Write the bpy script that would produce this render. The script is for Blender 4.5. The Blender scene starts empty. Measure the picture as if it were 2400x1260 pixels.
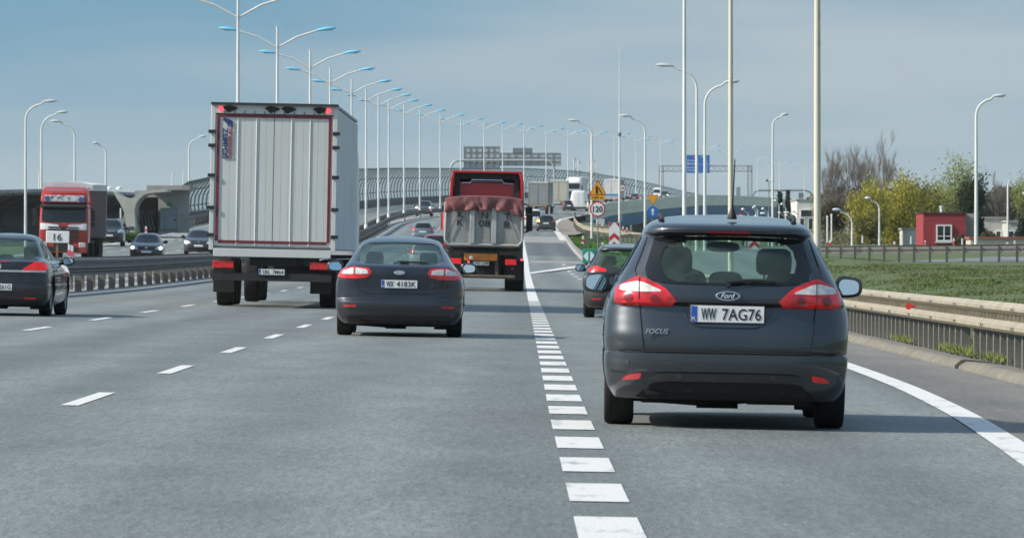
import bpy, bmesh, math, random
import numpy as np
from mathutils import Vector, Matrix, noise as mnoise

random.seed(7); RNG = np.random.default_rng(7)
R = math.radians
S = bpy.context.scene
COL = S.collection
DG = bpy.context.evaluated_depsgraph_get

# ------------------------------------------------------------------ camera
F = 13200.0            # focal length in pixels of the 2400 px wide photograph
CH = 1.15              # eye height over the near road
cd = bpy.data.cameras.new('camera'); cam = bpy.data.objects.new('camera', cd); COL.objects.link(cam)
cd.sensor_width = 36.0; cd.lens = 36.0 * F / 2400.0
cd.clip_start = 0.5; cd.clip_end = 20000
cam.location = (0, 0, CH); cam.rotation_euler = (math.pi / 2 - 30.0 / F, 0, 0)
cd.dof.use_dof = True; cd.dof.focus_distance = 58.0; cd.dof.aperture_fstop = 17.0
S.camera = cam

# ------------------------------------------------------------------ light
SUN_EL, SUN_AZ = R(36), R(257)          # azimuth clockwise from +Y: square to the road on its left, a touch behind
sun_dir = Vector((math.sin(SUN_AZ) * math.cos(SUN_EL), math.cos(SUN_AZ) * math.cos(SUN_EL), math.sin(SUN_EL)))
sl = bpy.data.lights.new('sun', 'SUN'); sun = bpy.data.objects.new('sun', sl); COL.objects.link(sun)
sl.energy = 3.5; sl.angle = R(0.8); sl.color = (1.0, 0.93, 0.82)
sun.rotation_euler = sun_dir.to_track_quat('Z', 'Y').to_euler()

W = bpy.data.worlds.new('World'); S.world = W; W.use_nodes = True
wn, wl = W.node_tree.nodes, W.node_tree.links
wn.clear()
def wnode(t, **k):
    n = wn.new(t)
    for a, b in k.items(): setattr(n, a, b)
    return n
sky = wnode('ShaderNodeTexSky', sky_type='NISHITA', sun_disc=False)
sky.sun_elevation = SUN_EL; sky.sun_rotation = SUN_AZ
sky.air_density = 1.0; sky.dust_density = 1.2; sky.ozone_density = 1.5
bg1 = wnode('ShaderNodeBackground'); bg1.inputs['Strength'].default_value = 0.135
wl.new(sky.outputs[0], bg1.inputs['Color'])
# a bank of stratus round the horizon, in streaks
tc = wnode('ShaderNodeTexCoord')
mp = wnode('ShaderNodeMapping'); mp.inputs['Scale'].default_value = (5, 5, 46)
mp.inputs['Location'].default_value = (3.1, 0.4, 1.35)
wl.new(tc.outputs['Generated'], mp.inputs['Vector'])
nz = wnode('ShaderNodeTexNoise'); nz.inputs['Scale'].default_value = 1.0; nz.inputs['Detail'].default_value = 2.5
nz.inputs['Roughness'].default_value = 0.5; nz.inputs['Distortion'].default_value = 0.6
wl.new(mp.outputs[0], nz.inputs['Vector'])
cr = wnode('ShaderNodeValToRGB')
cr.color_ramp.elements[0].position = 0.36; cr.color_ramp.elements[0].color = (0.155, 0.318, 0.440, 1)
cr.color_ramp.elements[1].position = 0.64; cr.color_ramp.elements[1].color = (0.375, 0.455, 0.505, 1)
wl.new(nz.outputs[0], cr.inputs['Fac'])
bg2 = wnode('ShaderNodeBackground'); bg2.inputs['Strength'].default_value = 0.70
sx = wnode('ShaderNodeSeparateXYZ'); wl.new(tc.outputs['Generated'], sx.inputs[0])
mr2 = wnode('ShaderNodeMapRange'); mr2.interpolation_type = 'SMOOTHSTEP'
mr2.inputs['From Min'].default_value = 0.0; mr2.inputs['From Max'].default_value = 0.047
wl.new(sx.outputs['Z'], mr2.inputs['Value'])
dk = wnode('ShaderNodeMixRGB'); dk.blend_type = 'MIX'
hz = wnode('ShaderNodeMixRGB'); hz.inputs['Fac'].default_value = 0.85
hz.inputs[2].default_value = (0.385, 0.470, 0.500, 1)
wl.new(cr.outputs[0], hz.inputs[1])
wl.new(mr2.outputs[0], dk.inputs['Fac']); wl.new(hz.outputs[0], dk.inputs[1]); wl.new(cr.outputs[0], dk.inputs[2])
wl.new(dk.outputs[0], bg2.inputs['Color'])
mr = wnode('ShaderNodeMapRange'); mr.interpolation_type = 'SMOOTHSTEP'
mr.inputs['From Min'].default_value = 0.10; mr.inputs['From Max'].default_value = 0.50; mr.inputs['To Max'].default_value = 0.55
wl.new(sx.outputs['Z'], mr.inputs['Value'])
mx = wnode('ShaderNodeMixShader'); wl.new(mr.outputs[0], mx.inputs[0]); wl.new(bg2.outputs[0], mx.inputs[1]); wl.new(bg1.outputs[0], mx.inputs[2])
wo = wnode('ShaderNodeOutputWorld'); wl.new(mx.outputs[0], wo.inputs['Surface'])

S.view_settings.view_transform = 'Standard'; S.view_settings.look = 'None'
S.view_settings.exposure = 0.72; S.view_settings.gamma = 1.0; S.view_settings.use_curve_mapping = False
S.render.engine = 'CYCLES'
S.cycles.max_bounces = 8; S.cycles.transparent_max_bounces = 24; S.cycles.use_denoising = True

# ------------------------------------------------------------------ helpers
def at(u, v, Z): return Vector(((u - 1200) / F * Z, Z, CH + (600 - v) / F * Z))
def ux(u, Z): return (u - 1200) / F * Z
def vz(v, Z): return CH + (600 - v) / F * Z

def pchip(xs, ys):
    xs = np.array(xs, float); ys = np.array(ys, float)
    h = np.diff(xs); d = np.diff(ys) / h; m = np.zeros_like(ys)
    for i in range(1, len(xs) - 1):
        if d[i - 1] * d[i] > 0:
            w1, w2 = 2 * h[i] + h[i - 1], h[i] + 2 * h[i - 1]
            m[i] = (w1 + w2) / (w1 / d[i - 1] + w2 / d[i])
    m[0], m[-1] = d[0], d[-1]
    def f(x):
        x = min(max(float(x), xs[0]), xs[-1])
        i = min(int(np.searchsorted(xs, x, side='right')) - 1, len(h) - 1)
        t = (x - xs[i]) / h[i]; t2, t3 = t * t, t * t * t
        return float((2*t3-3*t2+1)*ys[i] + (t3-2*t2+t)*h[i]*m[i] + (-2*t3+3*t2)*ys[i+1] + (t3-t2)*h[i]*m[i+1])
    return f

MATS = {}
def mat(name, col, rough=0.6, metal=0.0, spec=0.5, var=0.0, scale=6.0, col2=None, bump=0.0, bscale=None, coat=0.0,
        emit=None, estr=0.0, stretch=(1, 1, 1), ramp=(0.35, 0.65), alpha=1.0, coord='Object', trans=0.0, sheen=0.0):
    if name in MATS: return MATS[name]
    m = bpy.data.materials.new(name); m.use_nodes = True; MATS[name] = m
    nt = m.node_tree; n = nt.nodes; L = nt.links; b = n['Principled BSDF']
    b.inputs['Base Color'].default_value = (*col, 1); b.inputs['Roughness'].default_value = rough
    b.inputs['Metallic'].default_value = metal; b.inputs['Specular IOR Level'].default_value = spec
    b.inputs['Coat Weight'].default_value = coat; b.inputs['Coat Roughness'].default_value = 0.06
    b.inputs['Alpha'].default_value = alpha
    if trans: b.inputs['Subsurface Weight'].default_value = 0.0
    if emit: b.inputs['Emission Color'].default_value = (*emit, 1); b.inputs['Emission Strength'].default_value = estr
    if var or col2 or bump:
        t = n.new('ShaderNodeTexCoord'); mpg = n.new('ShaderNodeMapping'); mpg.inputs['Scale'].default_value = stretch
        L.new(t.outputs[coord], mpg.inputs['Vector'])
    if var or col2:
        no = n.new('ShaderNodeTexNoise'); no.inputs['Scale'].default_value = scale; no.inputs['Detail'].default_value = 6
        no.inputs['Roughness'].default_value = 0.65
        L.new(mpg.outputs[0], no.inputs['Vector'])
        rp = n.new('ShaderNodeValToRGB'); rp.color_ramp.elements[0].position = ramp[0]; rp.color_ramp.elements[1].position = ramp[1]
        a = col2 or tuple(c * (1 - var) for c in col); c2 = col if col2 else tuple(min(1, c * (1 + var)) for c in col)
        rp.color_ramp.elements[0].color = (*a, 1); rp.color_ramp.elements[1].color = (*c2, 1)
        L.new(no.outputs[0], rp.inputs['Fac']); L.new(rp.outputs[0], b.inputs['Base Color'])
        if rough > 0.15:
            mrr = n.new('ShaderNodeMapRange'); mrr.inputs['To Min'].default_value = rough * 0.8; mrr.inputs['To Max'].default_value = min(1, rough * 1.2)
            L.new(no.outputs[0], mrr.inputs['Value']); L.new(mrr.outputs[0], b.inputs['Roughness'])
    if bump:
        nb = n.new('ShaderNodeTexNoise'); nb.inputs['Scale'].default_value = bscale or scale * 6; nb.inputs['Detail'].default_value = 4
        L.new(mpg.outputs[0], nb.inputs['Vector'])
        bp = n.new('ShaderNodeBump'); bp.inputs['Strength'].default_value = bump; bp.inputs['Distance'].default_value = 0.02
        L.new(nb.outputs[0], bp.inputs['Height']); L.new(bp.outputs[0], b.inputs['Normal'])
    return m

def glass_mat(name, tint=(0.35, 0.42, 0.40), gloss=0.05, refl=(0.9, 0.95, 1.0), dust=0.0):
    if name in MATS: return MATS[name]
    m = bpy.data.materials.new(name); m.use_nodes = True; MATS[name] = m
    nt = m.node_tree; n = nt.nodes; L = nt.links; n.clear()
    o = n.new('ShaderNodeOutputMaterial'); t = n.new('ShaderNodeBsdfTransparent'); t.inputs[0].default_value = (*tint, 1)
    g = n.new('ShaderNodeBsdfGlossy'); g.inputs['Roughness'].default_value = gloss; g.inputs[0].default_value = (*refl, 1)
    lw = n.new('ShaderNodeLayerWeight'); lw.inputs['Blend'].default_value = .5; pw = n.new('ShaderNodeMath'); pw.operation = 'POWER'; pw.inputs[1].default_value = 5; L.new(lw.outputs['Facing'], pw.inputs[0])
    fr = n.new('ShaderNodeMath'); fr.operation = 'MULTIPLY_ADD'; fr.inputs[1].default_value = .90; fr.inputs[2].default_value = .04; L.new(pw.outputs[0], fr.inputs[0])
    if dust:
        df = n.new('ShaderNodeBsdfDiffuse'); df.inputs[0].default_value = (.36, .46, .43, 1); tc_ = n.new('ShaderNodeTexCoord'); nq = n.new('ShaderNodeTexNoise'); nq.inputs['Scale'].default_value = 3.5; nq.inputs['Detail'].default_value = 6; L.new(tc_.outputs['Object'], nq.inputs['Vector'])  # dust film whose teal tint also paints in a milky reflection
        mq = n.new('ShaderNodeMapRange'); mq.inputs['From Min'].default_value = .3; mq.inputs['From Max'].default_value = .75; mq.inputs['To Min'].default_value = dust * .5; mq.inputs['To Max'].default_value = dust * 1.7; L.new(nq.outputs[0], mq.inputs['Value'])
        dm = n.new('ShaderNodeMixShader'); L.new(mq.outputs[0], dm.inputs[0]); L.new(t.outputs[0], dm.inputs[1]); L.new(df.outputs[0], dm.inputs[2]); t = dm
    x = n.new('ShaderNodeMixShader'); L.new(fr.outputs[0], x.inputs[0]); L.new(t.outputs[0], x.inputs[1]); L.new(g.outputs[0], x.inputs[2])
    L.new(x.outputs[0], o.inputs['Surface'])
    return m

class MB:
    def __init__(s): s.v = []; s.f = []
    def add(s, vs, fs):
        o = len(s.v); s.v.extend(tuple(p) for p in vs); s.f.extend(tuple(i + o for i in f) for f in fs); return s
    def box(s, c, d, rz=0.0, rx=0.0, taper=None):
        hx, hy, hz_ = d[0] / 2, d[1] / 2, d[2] / 2
        tx, ty = taper or (1, 1)
        pts = [(-hx, -hy, -hz_), (hx, -hy, -hz_), (hx, hy, -hz_), (-hx, hy, -hz_), (-hx*tx, -hy*ty, hz_), (hx*tx, -hy*ty, hz_), (hx*tx, hy*ty, hz_), (-hx*tx, hy*ty, hz_)]
        M = Matrix.Translation(c) @ Matrix.Rotation(rz, 4, 'Z') @ Matrix.Rotation(rx, 4, 'X')
        return s.add([M @ Vector(p) for p in pts], [(0,3,2,1),(4,5,6,7),(0,1,5,4),(1,2,6,5),(2,3,7,6),(3,0,4,7)])
    def tube(s, pts, r, n=8, cap=True, closed=False):
        pts = [Vector(p) for p in pts]; k = len(pts)
        rs = r if isinstance(r, (list, tuple)) else [r] * k
        rings = []; up = None
        for i in range(k):
            a = pts[i - 1] if i or closed else pts[i]; b = pts[(i + 1) % k] if i < k - 1 or closed else pts[i]
            d = (b - a).normalized()
            if up is None:
                up = Vector((0, 0, 1)) if abs(d.z) < 0.9 else Vector((1, 0, 0))
            e1 = d.cross(up).normalized(); e2 = e1.cross(d).normalized(); up = e2
            rings.append([pts[i] + (e1 * math.cos(2*math.pi*j/n) + e2 * math.sin(2*math.pi*j/n)) * rs[i] for j in range(n)])
        return s.loft(rings, cap=cap, closed=closed)
    def loft(s, rings, cap=True, closed=False, ring_closed=True):
        n = len(rings[0]); k = len(rings); vs = [p for r_ in rings for p in r_]; fs = []
        for i in range(k if closed else k - 1):
            for j in range(n if ring_closed else n - 1):
                a, b = i * n + j, i * n + (j + 1) % n
                c, d = ((i + 1) % k) * n + (j + 1) % n, ((i + 1) % k) * n + j
                fs.append((a, b, c, d))
        if cap and not closed:
            fs.append(tuple(range(n - 1, -1, -1))); fs.append(tuple((k - 1) * n + j for j in range(n)))
        return s.add(vs, fs)
    def prism(s, poly, ax, a0, a1):
        """poly in the two axes other than ax, extruded along ax from a0 to a1"""
        def P(p, a):
            return (a, p[0], p[1]) if ax == 'x' else (p[0], a, p[1]) if ax == 'y' else (p[0], p[1], a)
        n = len(poly)
        vs = [P(p, a0) for p in poly] + [P(p, a1) for p in poly]
        return s.add(vs, [tuple(range(n)), tuple(range(2*n-1, n-1, -1))] + [(i, (i+1) % n, n + (i+1) % n, n + i)[::-1] for i in range(n)])
    def disc(s, c, r, th, ax='y', n=24):
        p = [(r * math.cos(2*math.pi*i/n), r * math.sin(2*math.pi*i/n)) for i in range(n)]
        if ax == 'y': return s.prism([(c[0]+a, c[2]+b) for a, b in p], 'y', c[1] - th/2, c[1] + th/2)
        if ax == 'x': return s.prism([(c[1]+a, c[2]+b) for a, b in p], 'x', c[0] - th/2, c[0] + th/2)
        return s.prism([(c[0]+a, c[1]+b) for a, b in p], 'z', c[2] - th/2, c[2] + th/2)
    def lathe(s, prof, c=(0, 0, 0), ax='x', n=28):
        """prof: list of (radius, axial)"""
        rings = []
        for r_, a in prof:
            ring = []
            for j in range(n):
                t = 2 * math.pi * j / n; p, q = r_ * math.cos(t), r_ * math.sin(t)
                ring.append((c[0]+a, c[1]+p, c[2]+q) if ax == 'x' else (c[0]+p, c[1]+a, c[2]+q) if ax == 'y' else (c[0]+p, c[1]+q, c[2]+a))
            rings.append(ring)
        return s.loft(rings)
    def build(s, name, m, parent=None, smooth=35, bevel=0.0, loc=None):
        me = bpy.data.meshes.new(name); me.from_pydata(s.v, [], s.f)
        bm = bmesh.new(); bm.from_mesh(me); bmesh.ops.recalc_face_normals(bm, faces=bm.faces); bm.to_mesh(me); bm.free()
        me.materials.append(m)
        if smooth: me.shade_smooth(); me.set_sharp_from_angle(angle=R(smooth))
        o = bpy.data.objects.new(name, me); COL.objects.link(o)
        if parent is not None: o.parent = parent
        if loc is not None: o.location = loc
        if bevel:
            bv = o.modifiers.new('bevel', 'BEVEL'); bv.width = bevel; bv.segments = 2; bv.limit_method = 'ANGLE'; bv.angle_limit = R(40)
        return o

def tag(o, label=None, cat=None, group=None, kind=None):
    if label: o['label'] = label
    if cat: o['category'] = cat
    if group: o['group'] = group
    if kind: o['kind'] = kind
    return o
def thing(name, label, cat, loc=(0, 0, 0), rz=0.0, group=None):
    o = bpy.data.objects.new(name, None); COL.objects.link(o); o.empty_display_size = 0.2
    o.location = loc; o.rotation_euler = (0, 0, rz)
    return tag(o, label, cat, group)
def kids(o): return [c for c in COL.objects if c.parent == o]
KIDS = {}
def dup(o, label=None, loc=None, rz=None, group=None, parent=None):
    c = o.copy(); COL.objects.link(c)
    if parent is not None: c.parent = parent
    for ch in list(o.children): dup(ch, parent=c)
    if label: c['label'] = label
    if group: c['group'] = group
    if loc is not None: c.location = loc
    if rz is not None: c.rotation_euler = (0, 0, rz)
    return c

FONT_CACHE = {}
def text_mesh(txt, shear=0.0, bold=0.0):
    key = (txt, shear, bold)
    if key in FONT_CACHE: return FONT_CACHE[key]
    cu = bpy.data.curves.new('lettering', 'FONT'); cu.body = txt; cu.shear = shear; cu.extrude = 0.5; cu.offset = bold; cu.resolution_u = 3
    o = bpy.data.objects.new('lettering', cu); COL.objects.link(o)
    dg = DG(); dg.update(); me = bpy.data.meshes.new_from_object(o.evaluated_get(dg))
    vs = np.array([v.co[:] for v in me.vertices]); fs = [tuple(p.vertices) for p in me.polygons]
    bpy.data.objects.remove(o); bpy.data.curves.remove(cu); bpy.data.meshes.remove(me)
    lo, hi = vs.min(0), vs.max(0); vs = (vs - (lo + hi) / 2) / (hi - lo)
    FONT_CACHE[key] = (vs, fs); return vs, fs
def text(txt, w, h, c, m, parent=None, face='-y', depth=0.006, name='lettering', rot=0.0, shear=0.0, bold=0.0, tilt=0.0):
    """lettering w x h metres centred at c, facing the given direction"""
    vs, fs = text_mesh(txt, shear, bold)
    P = vs * np.array([w, h, depth])
    if rot:
        cs, sn = math.cos(rot), math.sin(rot); P = np.stack([P[:, 0]*cs - P[:, 1]*sn, P[:, 0]*sn + P[:, 1]*cs, P[:, 2]], 1)
    if face == '-y': Q = np.stack([P[:, 0], -P[:, 2], P[:, 1]], 1)
    else: Q = np.stack([-P[:, 0], P[:, 2], P[:, 1]], 1)
    mb = MB(); mb.add(Q, fs)
    o = mb.build(name, m, parent, smooth=0); o.location = c
    if tilt: o.rotation_euler = (tilt, 0, 0)
    return o

def boolean(o, cutter, op='DIFFERENCE'):
    md = o.modifiers.new('cut', 'BOOLEAN'); md.operation = op; md.object = cutter; md.solver = 'EXACT'
    dg = DG(); dg.update(); me = bpy.data.meshes.new_from_object(o.evaluated_get(dg))
    o.modifiers.remove(md); old = o.data; o.data = me; bpy.data.meshes.remove(old)
    cm = cutter.data; bpy.data.objects.remove(cutter); bpy.data.meshes.remove(cm)

def chaikin(poly, it=2, q=0.22):
    for _ in range(it):
        out = []
        for i in range(len(poly)):
            a, b = poly[i], poly[(i + 1) % len(poly)]
            out.append((a[0] + (b[0]-a[0])*q, a[1] + (b[1]-a[1])*q)); out.append((b[0] + (a[0]-b[0])*q, b[1] + (a[1]-b[1])*q))
        poly = out
    return poly

# ------------------------------------------------------------------ road alignment
_z = [-50, 0, 150, 200, 240, 277, 320, 362, 405, 447, 490, 532, 575, 618, 660, 703, 745, 788, 830, 873, 915, 958, 1000, 1043, 1086, 1171, 1256, 1298, 1341, 1500, 1700]
_p = [.24, .24, .24, .33, .45, .60, .99, 1.45, 2.0, 2.66, 3.4, 4.15, 4.78, 5.4, 5.9, 6.5, 7.08, 7.85, 8.5, 9.15, 9.84, 10.5, 11.15, 11.6, 11.95, 12.35, 11.75, 11.1, 10.4, 7.5, 4.0]
prof = pchip(_z, _p)
_x = [-11.55, -11.55, -11.55, -11.55, -11.55, -11.55, -11.5, -11.5, -11.55, -11.6, -11.6, -11.55, -11.0, -10.1, -8.4, -6.4, -3.7, -1.3, 1.76, 5.3, 9.1, 13.45, 18.2, 23.0, 28.6, 40.5, 54.7, 61.6, 69.6, 100, 142]
xmid = pchip(_z, _x)
def xmf(Z): return -11.55 if Z < 500 else xmid(Z)
XG = 0.02
def rz_(Z, d): return prof(Z) - XG * d
def rp(Z, d, dz=0.0): return Vector((xmf(Z) + d, Z, prof(Z) - XG * d + dz))
def drift(Z): return 0.0014 * min(max(Z - 40, 0), 300)
def road_rot(Z, d, back=False):
    """pitch and roll of a vehicle standing on the road"""
    sl_ = (prof(Z + 2) - prof(Z - 2)) / 4.0
    return (math.atan(sl_), math.atan(XG), 0) if not back else (-math.atan(sl_), -math.atan(XG), math.pi)
def heading(Z): return -math.atan((xmf(Z + 5) - xmf(Z - 5)) / 10)

def zsteps(a, b, st):
    n = max(1, int(math.ceil((b - a) / st))); return [a + (b - a) * i / n for i in range(n + 1)]
def strip(mb, d0, d1, Z0, Z1, dz, st=8.0, follow=False):
    """a sheet between offsets d0 and d1 (numbers or functions of Z)"""
    f0 = d0 if callable(d0) else (lambda Z: d0); f1 = d1 if callable(d1) else (lambda Z: d1)
    zs = zsteps(Z0, Z1, st); vs = []; fs = []
    for Z in zs:
        k = drift(Z) if follow else 0
        vs += [rp(Z, f0(Z) + k, dz), rp(Z, f1(Z) + k, dz)]
    for i in range(len(zs) - 1): fs.append((2*i, 2*i+1, 2*i+3, 2*i+2))
    mb.add(vs, fs); return mb
# ================================================================== SETTING: ground, roads, paint
def asphalt(name, base, var=0.15):
    if name in MATS: return MATS[name]
    m = bpy.data.materials.new(name); m.use_nodes = True; MATS[name] = m
    nt = m.node_tree; n = nt.nodes; L = nt.links; b = n['Principled BSDF']
    t = n.new('ShaderNodeTexCoord')
    def noise(scale, det, st=(1, 1, 1), rough=0.6):
        mp_ = n.new('ShaderNodeMapping'); mp_.inputs['Scale'].default_value = st; L.new(t.outputs['Object'], mp_.inputs['Vector'])
        q = n.new('ShaderNodeTexNoise'); q.inputs['Scale'].default_value = scale; q.inputs['Detail'].default_value = det; q.inputs['Roughness'].default_value = rough
        L.new(mp_.outputs[0], q.inputs['Vector']); return q
    fine = noise(38, 3, (1, .35, 1), .8); mid = noise(1.3, 5, (1, .22, 1)); lane = noise(0.55, 3, (1, .02, 1)); grit = noise(150, 2, (1, .4, 1), .7)
    rp_ = n.new('ShaderNodeValToRGB'); rp_.color_ramp.elements[0].position = .30; rp_.color_ramp.elements[1].position = .72
    rp_.color_ramp.elements[0].color = (*[c*.70 for c in base], 1); rp_.color_ramp.elements[1].color = (*[c*1.30 for c in base], 1)
    L.new(fine.outputs[0], rp_.inputs['Fac'])
    def mul(src, f, lo, hi):
        mr_ = n.new('ShaderNodeMapRange'); mr_.inputs['From Min'].default_value = .3; mr_.inputs['From Max'].default_value = .7
        mr_.inputs['To Min'].default_value = lo; mr_.inputs['To Max'].default_value = hi; L.new(f, mr_.inputs['Value'])
        x = n.new('ShaderNodeMixRGB'); x.blend_type = 'MULTIPLY'; x.inputs['Fac'].default_value = 1
        L.new(src, x.inputs[1]); L.new(mr_.outputs[0], x.inputs[2]); return x.outputs[0]
    c = mul(rp_.outputs[0], mid.outputs[0], 1 - var, 1 + var); c = mul(c, lane.outputs[0], 1 - var * 1.1, 1 + var * .9); c = mul(c, grit.outputs[0], .8, 1.2)
    grain = noise(26, 2, (1, .10, 1), .75); c = mul(c, grain.outputs[0], .82, 1.20)
    # wheel tracks: two darker, polished strips in each lane, broken up by noise
    sp = n.new('ShaderNodeSeparateXYZ'); L.new(t.outputs['Object'], sp.inputs[0])
    wv = n.new('ShaderNodeMath'); wv.operation = 'MULTIPLY_ADD'; wv.inputs[1].default_value = 2 * math.pi / 1.78; wv.inputs[2].default_value = -1.45 * 2 * math.pi / 1.78; L.new(sp.outputs['X'], wv.inputs[0])
    ad = n.new('ShaderNodeMath'); ad.operation = 'ADD'; wob = noise(.35, 2, (1, .12, 1)); L.new(wv.outputs[0], ad.inputs[0])
    w5 = n.new('ShaderNodeMath'); w5.operation = 'MULTIPLY'; w5.inputs[1].default_value = 2.4; L.new(wob.outputs[0], w5.inputs[0]); L.new(w5.outputs[0], ad.inputs[1])
    cs = n.new('ShaderNodeMath'); cs.operation = 'COSINE'; L.new(ad.outputs[0], cs.inputs[0])
    ms = n.new('ShaderNodeMapRange'); ms.inputs['From Min'].default_value = -1; ms.inputs['To Min'].default_value = .85; ms.inputs['To Max'].default_value = 1.09; L.new(cs.outputs[0], ms.inputs['Value'])
    xw = n.new('ShaderNodeMixRGB'); xw.blend_type = 'MULTIPLY'; xw.inputs['Fac'].default_value = 1; L.new(c, xw.inputs[1]); L.new(ms.outputs[0], xw.inputs[2]); c = xw.outputs[0]
    L.new(c, b.inputs['Base Color']); b.inputs['Roughness'].default_value = .62; b.inputs['Specular IOR Level'].default_value = .45
    bp = n.new('ShaderNodeBump'); bp.inputs['Strength'].default_value = .8; bp.inputs['Distance'].default_value = .014
    L.new(fine.outputs[0], bp.inputs['Height']); L.new(bp.outputs[0], b.inputs['Normal'])
    return m
M_ASPH = asphalt('asphalt', (.170, .188, .182))
M_ASPH2 = asphalt('asphalt_shoulder', (.178, .170, .148))
M_ASPHD = asphalt('asphalt_dark', (.112, .122, .124))
M_PAINT = mat('road_paint', (.66, .66, .64), .6, col2=(.33, .34, .32), scale=5, ramp=(.32, .44), bump=.2, bscale=60, stretch=(1, .22, 1))
M_CONC = mat('concrete', (.38, .375, .345), .85, var=.18, scale=1.2, bump=.3, bscale=18)
M_CONCW = mat('concrete_weathered', (.30, .29, .265), .85, var=.28, scale=.7, bump=.3, bscale=10, stretch=(1, 1, .35))
M_KERB = mat('kerb_concrete', (.175, .160, .128), .85, var=.22, scale=2.5, bump=.4, bscale=25)
M_GRASS = mat('grass_soil', (.070, .118, .026), .9, col2=(.088, .078, .040), scale=.55, ramp=(.36, .58), bump=.35, bscale=9)

def ground_z(X, Z):
    d = X - xmf(Z)
    road = prof(Z) - XG * max(min(d, 17), -40) - 0.28
    # land to the right of the motorway
    zr = float(np.interp(Z, [0, 60, 150, 250, 262, 440, 700, 1500, 3000], [-.3, -.25, .25, .85, 1.12, 1.95, 2.4, 4.0, 14]))
    a = -.34
    if Z < 270:
        t = min(max((X - 6.4) / 9.0, 0), 1); t = t * t * (3 - 2 * t)
        right = a + (zr - a) * t
        if X > 16: right = zr
    else:
        right = zr
    if d < -20:
        w = min(max((-20 - d) / 60, 0), 1); road = road * (1 - w) + (prof(Z) * .9 + .3) * w
    if Z > 620:
        k = min((Z - 620) / 60, 1); left = road * (1 - k) + (zr - .2) * k
        if d < -20: left = max(left, zr) if d > -60 else left
    else: left = road
    if d <= 15.8: return left
    if Z < 270:
        return right if d > 17.6 else left + (right - left) * (d - 15.8) / 1.8
    # gore wedge: level with the road, dropping to the land on the right
    e = float(np.interp(Z, [270, 330, 480, 560], [17, 17.5, 20, 20]))
    if d < e: return left
    q = min((d - e) / 9, 1); return left * (1 - q) + right * q
def build_ground():
    xs = sorted(set([float(x) for x in list(np.arange(-60, 60.1, 1.5)) + list(np.arange(-300, -60, 20)) + list(np.arange(60, 320, 20)) + [-3000, -1500, -800, -500, 500, 800, 1500, 3000]]))
    ys = sorted(set([float(y) for y in [-4000, -2000, -1000, -500, -250, -120, -70] + list(np.arange(-40, 300, 5)) + list(np.arange(300, 800, 15)) + list(np.arange(800, 1600, 40)) + [1800, 2200, 2700, 3400, 4500, 7000, 12000]]))
    mb = MB(); n = len(xs)
    vs = []
    for y in ys:
        for x in xs:
            z = ground_z(x, min(y, 3000)) + (mnoise.noise((x * .12, y * .05, 0)) * .12 if abs(x - xmf(y)) > 18 else 0)
            vs.append((x, y, z))
    fs = [(j*n+i, j*n+i+1, (j+1)*n+i+1, (j+1)*n+i) for j in range(len(ys)-1) for i in range(n-1)]
    mb.add(vs, fs); o = mb.build('ground', M_GRASS, smooth=60); tag(o, kind='structure')
build_ground()

def edge_r(Z): return float(np.interp(Z, [0, 60, 200, 330, 440, 480, 520, 600, 700, 2000], [16.45, 16.45, 16.2, 15.75, 15.8, 15.8, 15.75, 15.6, 15.2, 14.6]))
mb = MB(); strip(mb, 0.9, edge_r, -400, 1650, 0); tag(mb.build('road', M_ASPH, smooth=60), kind='structure')
mb = MB(); strip(mb, -16.2, -0.9, -400, 1650, 0); tag(mb.build('opposite_road', M_ASPH, smooth=60), kind='structure')
mb = MB(); strip(mb, -0.9, 0.9, -400, 1650, -.01); tag(mb.build('median_ground', mat('median_gravel', (.33, .325, .30), .9, var=.3, scale=4, bump=.5, bscale=30), smooth=60), kind='structure')
# paved shoulder beside the kerb, one layer up
_we = pchip([10, 25, 33, 37, 44, 54, 62, 80, 110, 160, 240], [2.1, 2.72, 3.06, 3.22, 3.46, 3.66, 3.72, 3.75, 3.76, 3.77, 3.78])
def white_edge(Z): return _we(Z) + 11.55
mb = MB(); strip(mb, lambda Z: white_edge(Z) + .1, lambda Z: 16.44, 12, 200, .004, st=4); tag(mb.build('shoulder', M_ASPH2, smooth=60), kind='structure')
# bridge deck bands far up the road: paler joints and a darker stretch
mb = MB(); strip(mb, 11.6, 15.7, 435, 470, .006); tag(mb.build('road_joint', mat('pale_deck', (.26, .262, .25), .8, var=.2, scale=1.5), smooth=60), kind='structure')
mb = MB(); strip(mb, 1.0, 15.7, 362, 434, .004); tag(mb.build('road_band', M_ASPHD, smooth=60), kind='structure')
mb = MB(); strip(mb, 12.6, 15.7, 322, 334, .006); tag(mb.build('road_joint', MATS['pale_deck'], smooth=60), kind='structure')

# markings -------------------------------------------------------------
mk = MB()
k = -3
for i in range(-3, 34):                              # wide dotted line
    c = 23.72 + 3.65 * i; strip(mk, 11.96 - .14, 11.96 + .14, c - 1.05, c + 1.05, .005, follow=True)
strip(mk, 11.96 - .14, 11.96 + .14, 143, 640, .008, follow=True)
for i in range(-3, 50):
    c = 42.5 + 11.0 * i; strip(mk, 8.36 - .065, 8.36 + .065, c - 1.9, c + 1.9, .005 if c < 360 else .01)
for i in range(-5, 50):
    c = 78.4 + 12.1 * i; strip(mk, 4.95 - .065, 4.95 + .065, c - 2.0, c + 2.0, .005 if c < 360 else .01)
strip(mk, 0.95 + .02, 0.95 + .22, 40, 700, .008)
strip(mk, lambda Z: white_edge(Z) - .11, lambda Z: white_edge(Z) + .11, 18, 235, .008, st=1.0)
for i in range(9):
    c = 196 + 15 * i; strip(mk, 14.45 - .09, 14.45 + .09, c - 2, c + 2, .006)
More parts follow.
